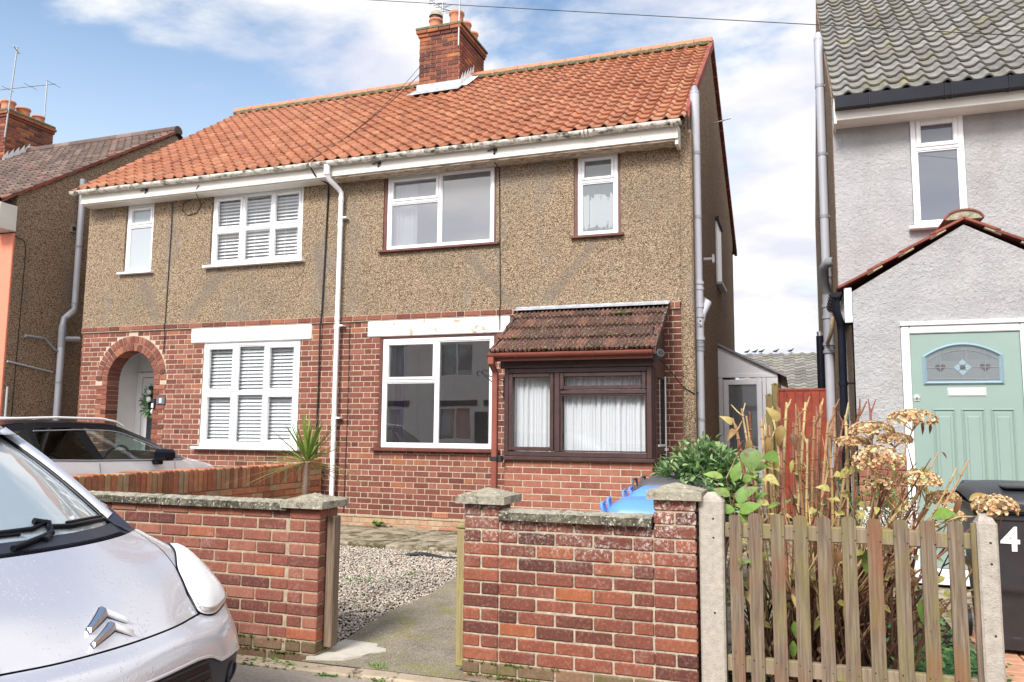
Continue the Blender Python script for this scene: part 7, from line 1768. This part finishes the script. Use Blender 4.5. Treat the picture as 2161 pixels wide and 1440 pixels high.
for (p, d, L_, w, tv) in (((-.33, 4.62, 1.03), (-1, -.3, .15), .11, .062, .5), ((-.31, 4.62, 1.02), (.8, -.3, .45), .13, .075, .55), ((-.31, 4.63, 1.02), (.5, -.2, -.8), .10, .05, .8), ((-.31, 4.64, 1.06), (.3, .1, 1), .12, .07, .4), ((-.30, 4.66, 1.10), (.9, -.1, .7), .11, .06, .45), ((-.36, 4.7, 1.10), (-.9, -.2, .5), .10, .055, .6), ((-.34, 4.68, 1.18), (.25, -.1, .9), .12, .065, .5), ((-.30, 4.8, 1.18), (.5, -.3, .3), .10, .06, .7), ((-.40, 4.75, 1.2), (-.7, -.2, .2), .11, .05, .8), ((-.24, 4.9, 1.25), (.6, -.4, .2), .10, .07, .3), ((-.18, 4.9, 1.33), (.4, -.5, -.1), .12, .085, .2), ((-.29, 4.47, .80), (.5, -.1, -.2), .05, .03, .4), ((-.30, 4.47, .80), (-.1, -.1, -1), .06, .022, .5), ((-.05, 4.65, .36), (0, -.2, -1), .10, .04, .6), ((-.04, 4.65, .46), (.1, -.2, -1), .09, .04, .5), ((.10, 4.65, .60), (.3, -.3, .8), .10, .05, .3), ((.33, 4.66, .85), (-.1, -.2, -1), .12, .05, .5), ((.57, 4.66, .62), (.2, -.2, -.9), .16, .06, .2), ((.60, 4.66, .40), (.2, -.2, -.9), .12, .06, .9), ((.66, 4.75, 1.03), (.6, -.5, .2), .12, .08, .6)):
    leaf(mb, p, d, (0, -.8, .6), L_, w, tv, .25, .25, 0, 7)
for k in range(9):
    p = Vector((rnd.uniform(-.45, .0), rnd.uniform(4.7, 5.0), rnd.uniform(.98, 1.2))); leaf(mb, p, rdir(-.2, .8), (0, -.7, .7), rnd.uniform(.06, .11), rnd.uniform(.04, .06), None, .2, .3, 0, 7)
mb.build('leaves', 'leaf_hydrangea', hy)
mb = MB(); leaf(mb, (-.25, 4.78, 1.37), (.05, -.45, -1), (0, -.8, .4), .14, .12, .35, .35, .3, 0, 9); mb.build('leaf', 'leaf_turning', hy)['label'] = 'large drooping leaf turning purple at its tip'
mb = MB()          # one large two-toned leaf and withered ones
for (p, d, L_, w, tv) in (((-.36, 4.95, 1.50), (-.5, -.4, .6), .08, .055, .85), ((-.34, 4.95, 1.47), (-.3, -.5, -.3), .08, .05, .5), ((-.10, 4.95, 1.52), (-.4, -.4, .8), .10, .07, .75), ((-.08, 4.95, 1.50), (-.2, -.3, -1), .12, .07, .6), ((-.03, 4.9, 1.45), (.3, -.4, -.7), .09, .06, .2), ((-.26, 4.9, 1.42), (-.1, -.2, -1), .11, .05, .6), ((-.16, 4.9, 1.43), (.1, -.2, -1), .12, .05, .55), ((.64, 4.86, 1.52), (.2, -.1, -1), .07, .02, .15), ((.68, 4.86, 1.515), (.1, -.1, -1), .06, .02, .15), ((.82, 4.7, 1.12), (.7, -.2, .3), .11, .055, .7), ((.78, 4.7, 1.13), (-.3, -.2, -.9), .10, .035, .3), ((.73, 4.85, 1.36), (.5, -.2, -.5), .04, .015, .2), ((.22, 4.62, .60), (.0, -.2, -1), .14, .05, .8), ((-.22, 4.6, .80), (-.9, -.3, .5), .08, .035, .8), ((-.27, 4.55, .83), (-.8, -.2, -.4), .07, .02, .2), ((-.25, 4.66, .42), (.2, -.1, -.9), .10, .05, .9)):
    leaf(mb, p, d, (.1, -.8, .5), L_, w*.85, tv, .8, .55, 0, 7)
for k in range(90):
    p = Vector((rnd.uniform(-.35, .8), rnd.uniform(4.62, 5.25), rnd.uniform(.08, 1.0))); leaf(mb, p, rdir(-1, .3), (0, -.7, .7), rnd.uniform(.04, .10), rnd.uniform(.02, .05), rnd.random(), .4, .4, 0, 5)
mb.build('withered_leaves', 'leaf_withered', hy)
mb = MB()          # woody tangle at the base
for k in range(130):
    b_ = Vector((rnd.uniform(-.30, .55), rnd.uniform(4.85, 5.3), .06)); d = Vector((rnd.gauss(0, .35), rnd.gauss(-.1, .3), 1)).normalized(); L_ = rnd.uniform(.3, .75)
    mb.tube([tuple(b_), tuple(b_+d*L_*.5+Vector((rnd.gauss(0, .05), rnd.gauss(0, .05), 0))), tuple(b_+d*L_)], [.010, .007, .004], 6, rnd.random())
mb.build('old_wood', 'dead_wood', hy)

for k in range(46):
    b_ = Vector((rnd.uniform(-.25, .55), rnd.uniform(4.95, 5.35), .08)); d = Vector((rnd.gauss(.06, .22), rnd.gauss(-.05, .18), 1)).normalized(); L_ = rnd.uniform(.75, 1.25); p = b_; pth = [b_]; mb = MB()
    for q in range(6):
        p = p+d*(L_/6); d = (d+Vector((rnd.gauss(0, .14), rnd.gauss(0, .14), 0))).normalized(); pth.append(p)
        if q > 1:
            o = (d+Vector((rnd.gauss(0, .7), rnd.gauss(0, .7), .1))).normalized(); l = rnd.uniform(.08, .22); mb.tube([tuple(p), tuple(p+o*l*.5+Vector((0, 0, .01))), tuple(p+o*l+Vector((0, 0, .03)))], [.0045, .0035, .002], 5, rnd.random())
    mb.tube([tuple(q) for q in pth], [.008, .0075, .007, .006, .005, .004, .003], 6, rnd.random()); mb.build('twig', rnd.choice(['stem_tan', 'stem_tan', 'stem_tan', 'stem_red', 'dead_wood']), hy)
mb = MB()
for k in range(150):
    p = Vector((rnd.uniform(-.40, .75), rnd.uniform(4.66, 5.3), rnd.uniform(.35, 1.32))); leaf(mb, p, rdir(-1, .5), (rnd.gauss(0, .5), -.7, .6), rnd.uniform(.04, .085), rnd.uniform(.025, .05), min(1, max(0, rnd.gauss(.75, .2))), .5, .45, 0, 6)
mb.build('yellowing_leaves', 'leaf_turning2', hy)
# ground cover, weeds, litter
gc = MB()
for k in range(1500):
    p = Vector((rnd.gauss(.72, .17), rnd.uniform(4.62, 5.6), .06+abs(rnd.gauss(0, .10)))); p.x = min(max(p.x, .34), .98); leaf(gc, p, rdir(-.1, 1), (0, -.4, 1), rnd.uniform(.022, .045), rnd.uniform(.02, .035), None, .15, .3)
for k in range(900):
    p = Vector((rnd.uniform(-.45, 1.0), rnd.uniform(4.6, 8.4), .06+abs(rnd.gauss(0, .05)))); leaf(gc, p, rdir(-.1, 1), (0, -.4, 1), rnd.uniform(.02, .05), rnd.uniform(.015, .03), None, .15, .3)
tag(gc.build('ground_cover', 'leaf_green'), 'low leafy ground cover in the bed behind the pickets', 'ground cover', kind='stuff')
lt_ = MB()
for k in range(700):
    p = Vector((rnd.uniform(-.45, 1.0), rnd.uniform(4.58, 8.4), .065+abs(rnd.gauss(0, .02)))); leaf(lt_, p, rdir(-.2, .4), (0, 0, 1), rnd.uniform(.025, .06), rnd.uniform(.015, .03), rnd.random(), .3, .2)
tag(lt_.build('leaf_litter', 'leaf_withered'), 'brown fallen leaves littering the hydrangea bed', 'leaf litter', kind='stuff')
def weed(c, r, n, h, label, name='weed_clump', grass=False, group=None):
    mb = MB()
    for k in range(n):
        a = rnd.random()*6.28; q = r*rnd.random()**.6; p = Vector((c[0]+q*math.cos(a)*(1.0 if grass else 1.5), c[1]+q*math.sin(a)*.6, c[2]))
        if grass: leaf(mb, p, (rnd.gauss(0, .5), rnd.gauss(0, .5), 1), (0, 1, .1), rnd.uniform(.5, 1)*h, .004, None, .1, .25)
        else: leaf(mb, p, rdir(.1, .9), (0, 0, 1), rnd.uniform(.5, 1.2)*h, h*.55, None, .2, .3)
    return tag(mb.build(name, 'weed'), label, 'weed', group)
weed((-3.22, 4.37, .0), .10, 110, .05, 'broad leaved green weed at the wall foot beside the silver car'); weed((-2.98, 4.36, .0), .085, 80, .045, 'leafy green weed at the pavement edge below the gate post'); weed((-2.66, 4.30, .0), .05, 34, .035, 'little weed in the pavement joint below the gateway'); weed((-2.30, 4.30, .01), .05, 26, .025, 'tiny weed on the kerb stones in the gateway'); weed((-2.42, 4.45, .03), .05, 40, .05, 'sparse grass tuft on the threshold of the path', grass=True)
weed((-3.70, 6.6, .05), .24, 150, .085, 'wide grassy patch growing through the gravel', grass=True); weed((-3.45, 7.0, .05), .10, 50, .11, 'tall thin grass tuft in the gravel, middle', grass=True); weed((-2.98, 7.75, .05), .08, 60, .12, 'grass tuft by the apron edge at the path', grass=True); weed((-3.42, 6.0, .05), .05, 24, .05, 'small leafy weed low in the gravel'); weed((-3.35, 5.75, .05), .05, 20, .04, 'smallest leafy weed in the gravel nearest the path'); weed((-4.15, 7.2, .05), .12, 70, .07, 'dark leafy weed at the left of the gravel')
weed((-5.25, 9.60, .2), .10, 60, .06, 'weed at the foot of the brick front wall')
mb = MB(); mb.tube([(-4.0+.1*k, 7.9+.05*math.sin(k*.9), .115+.01*math.sin(k)) for k in range(11)], [.012, .02, .026, .03, .035, .03, .022, .018, .012, .01, .008], 8, 0); tag(mb.build('hose_pipe', 'rubber_black'), 'black hose end lying across the gravel by the apron', 'hose')
mb = MB(); mb.tube([(-.02+.86, 5.2, .07), (.93, 4.78, .20), (.97, 4.70, .07)], .03, 10, 0); tag(mb.build('plastic_pipe', 'upvc_white'), 'white plastic pipe on the ground behind the fence end', 'pipe')
mb = MB(); mb.box(.55, .98, 8.45, 8.55, .35, .75, .01); tag(mb.build('meter_box', 'upvc_white'), 'white meter box low on the porch wall behind stems', 'meter box')

# ---------------------------------------------------------------- across the street (behind the camera, mirrored in the windows)
def opposite(x0, x1, m, label):
    o = thing('facing_house', ((x0+x1)/2, -9, 0), label, 'house', 'houses across the street')
    ops = []
    for wx in (x0+.9, x0+3.0): ops += [(wx, wx+1.4, 1.0, 2.3), (wx, wx+1.4, 3.5, 4.8)]
    mb = MB(); us = sorted(set([x0, x1-.01] + [q for p in ops for q in p[:2]])); vz = sorted(set([0, 5.2] + [q for p in ops for q in p[2:]]))
    Rm = Matrix.Rotation(math.pi, 4, 'Z')
    wall_cells(mb, '-y', (0, 0, 0), us, vz, lambda a, b: not inr(a, b, ops), .25)
    mb.v = [(x, -9-y, z) for x, y, z in mb.v]; mb.f = [f[::-1] for f in mb.f]
    mb.build('front_wall', m, o)
    mb = MB(); mb.box(x0, x1-.01, -16, -15.7, 0, 5.2); mb.box(x0, x0+.1, -15.7, -9.26, 0, 5.2); mb.box(x0+.1, x1-.02, -15.7, -9.3, 2.6, 2.7); mb.box(x0+.1, x1-.02, -11.2, -11.1, 0, 5.1); mb.build('inner_walls', 'interior_plaster', o)
    mb = MB(); mb.add([(x0, -8.7, 5.15), (x1-.01, -8.7, 5.15), (x1-.01, -12.4, 7.7), (x0, -12.4, 7.7), (x1-.01, -16.2, 5.15), (x0, -16.2, 5.15)], [(0, 1, 2, 3), (3, 2, 4, 5)], .4); mb.build('roof', 'tile_grey', o)
    for (a, b, c, d) in ops:
        mb = MB(); ring(mb, a, b, c, d, .06, -9.08, -9.02); mb.box((a+b)/2-.03, (a+b)/2+.03, -9.07, -9.02, c+.06, d-.06)
        w = mb.build('window', 'upvc_white', o)
        mb = MB(); mb.add([(a, -9.05, c), (b, -9.05, c), (b, -9.05, d), (a, -9.05, d)], [(0, 1, 2, 3)], 0); mb.build('pane', 'glass', w)
        mb = MB(); z = c+.05
        while z < d-.04: mb.box(a+.05, b-.05, -9.22, -9.17, z, z+.004, 0, 0, 0, ); mb.box(a+.05, b-.05, -9.20, -9.196, z, z+.03); z += .055
        mb.build('blind', 'blind_white', w)
        if c < 2:
            mb = MB(); mb.box(a-.2, b+.2, -8.99, -8.96, d+.05, d+.27); mb.build('lintel', 'bin_grey', o)
    mb = MB(); mb.box(x0+2.45, x0+2.95, -9.0, -8.95, .1, 2.1); mb.build('door', 'bin_grey', o)
x = -34; i = 0
while x < 16:
    opposite(x, x+5, ('white_paint', 'white_paint', 'cap_lichen')[i % 3], ('pale rendered house across the street with shuttered windows')); x += 5; i += 1
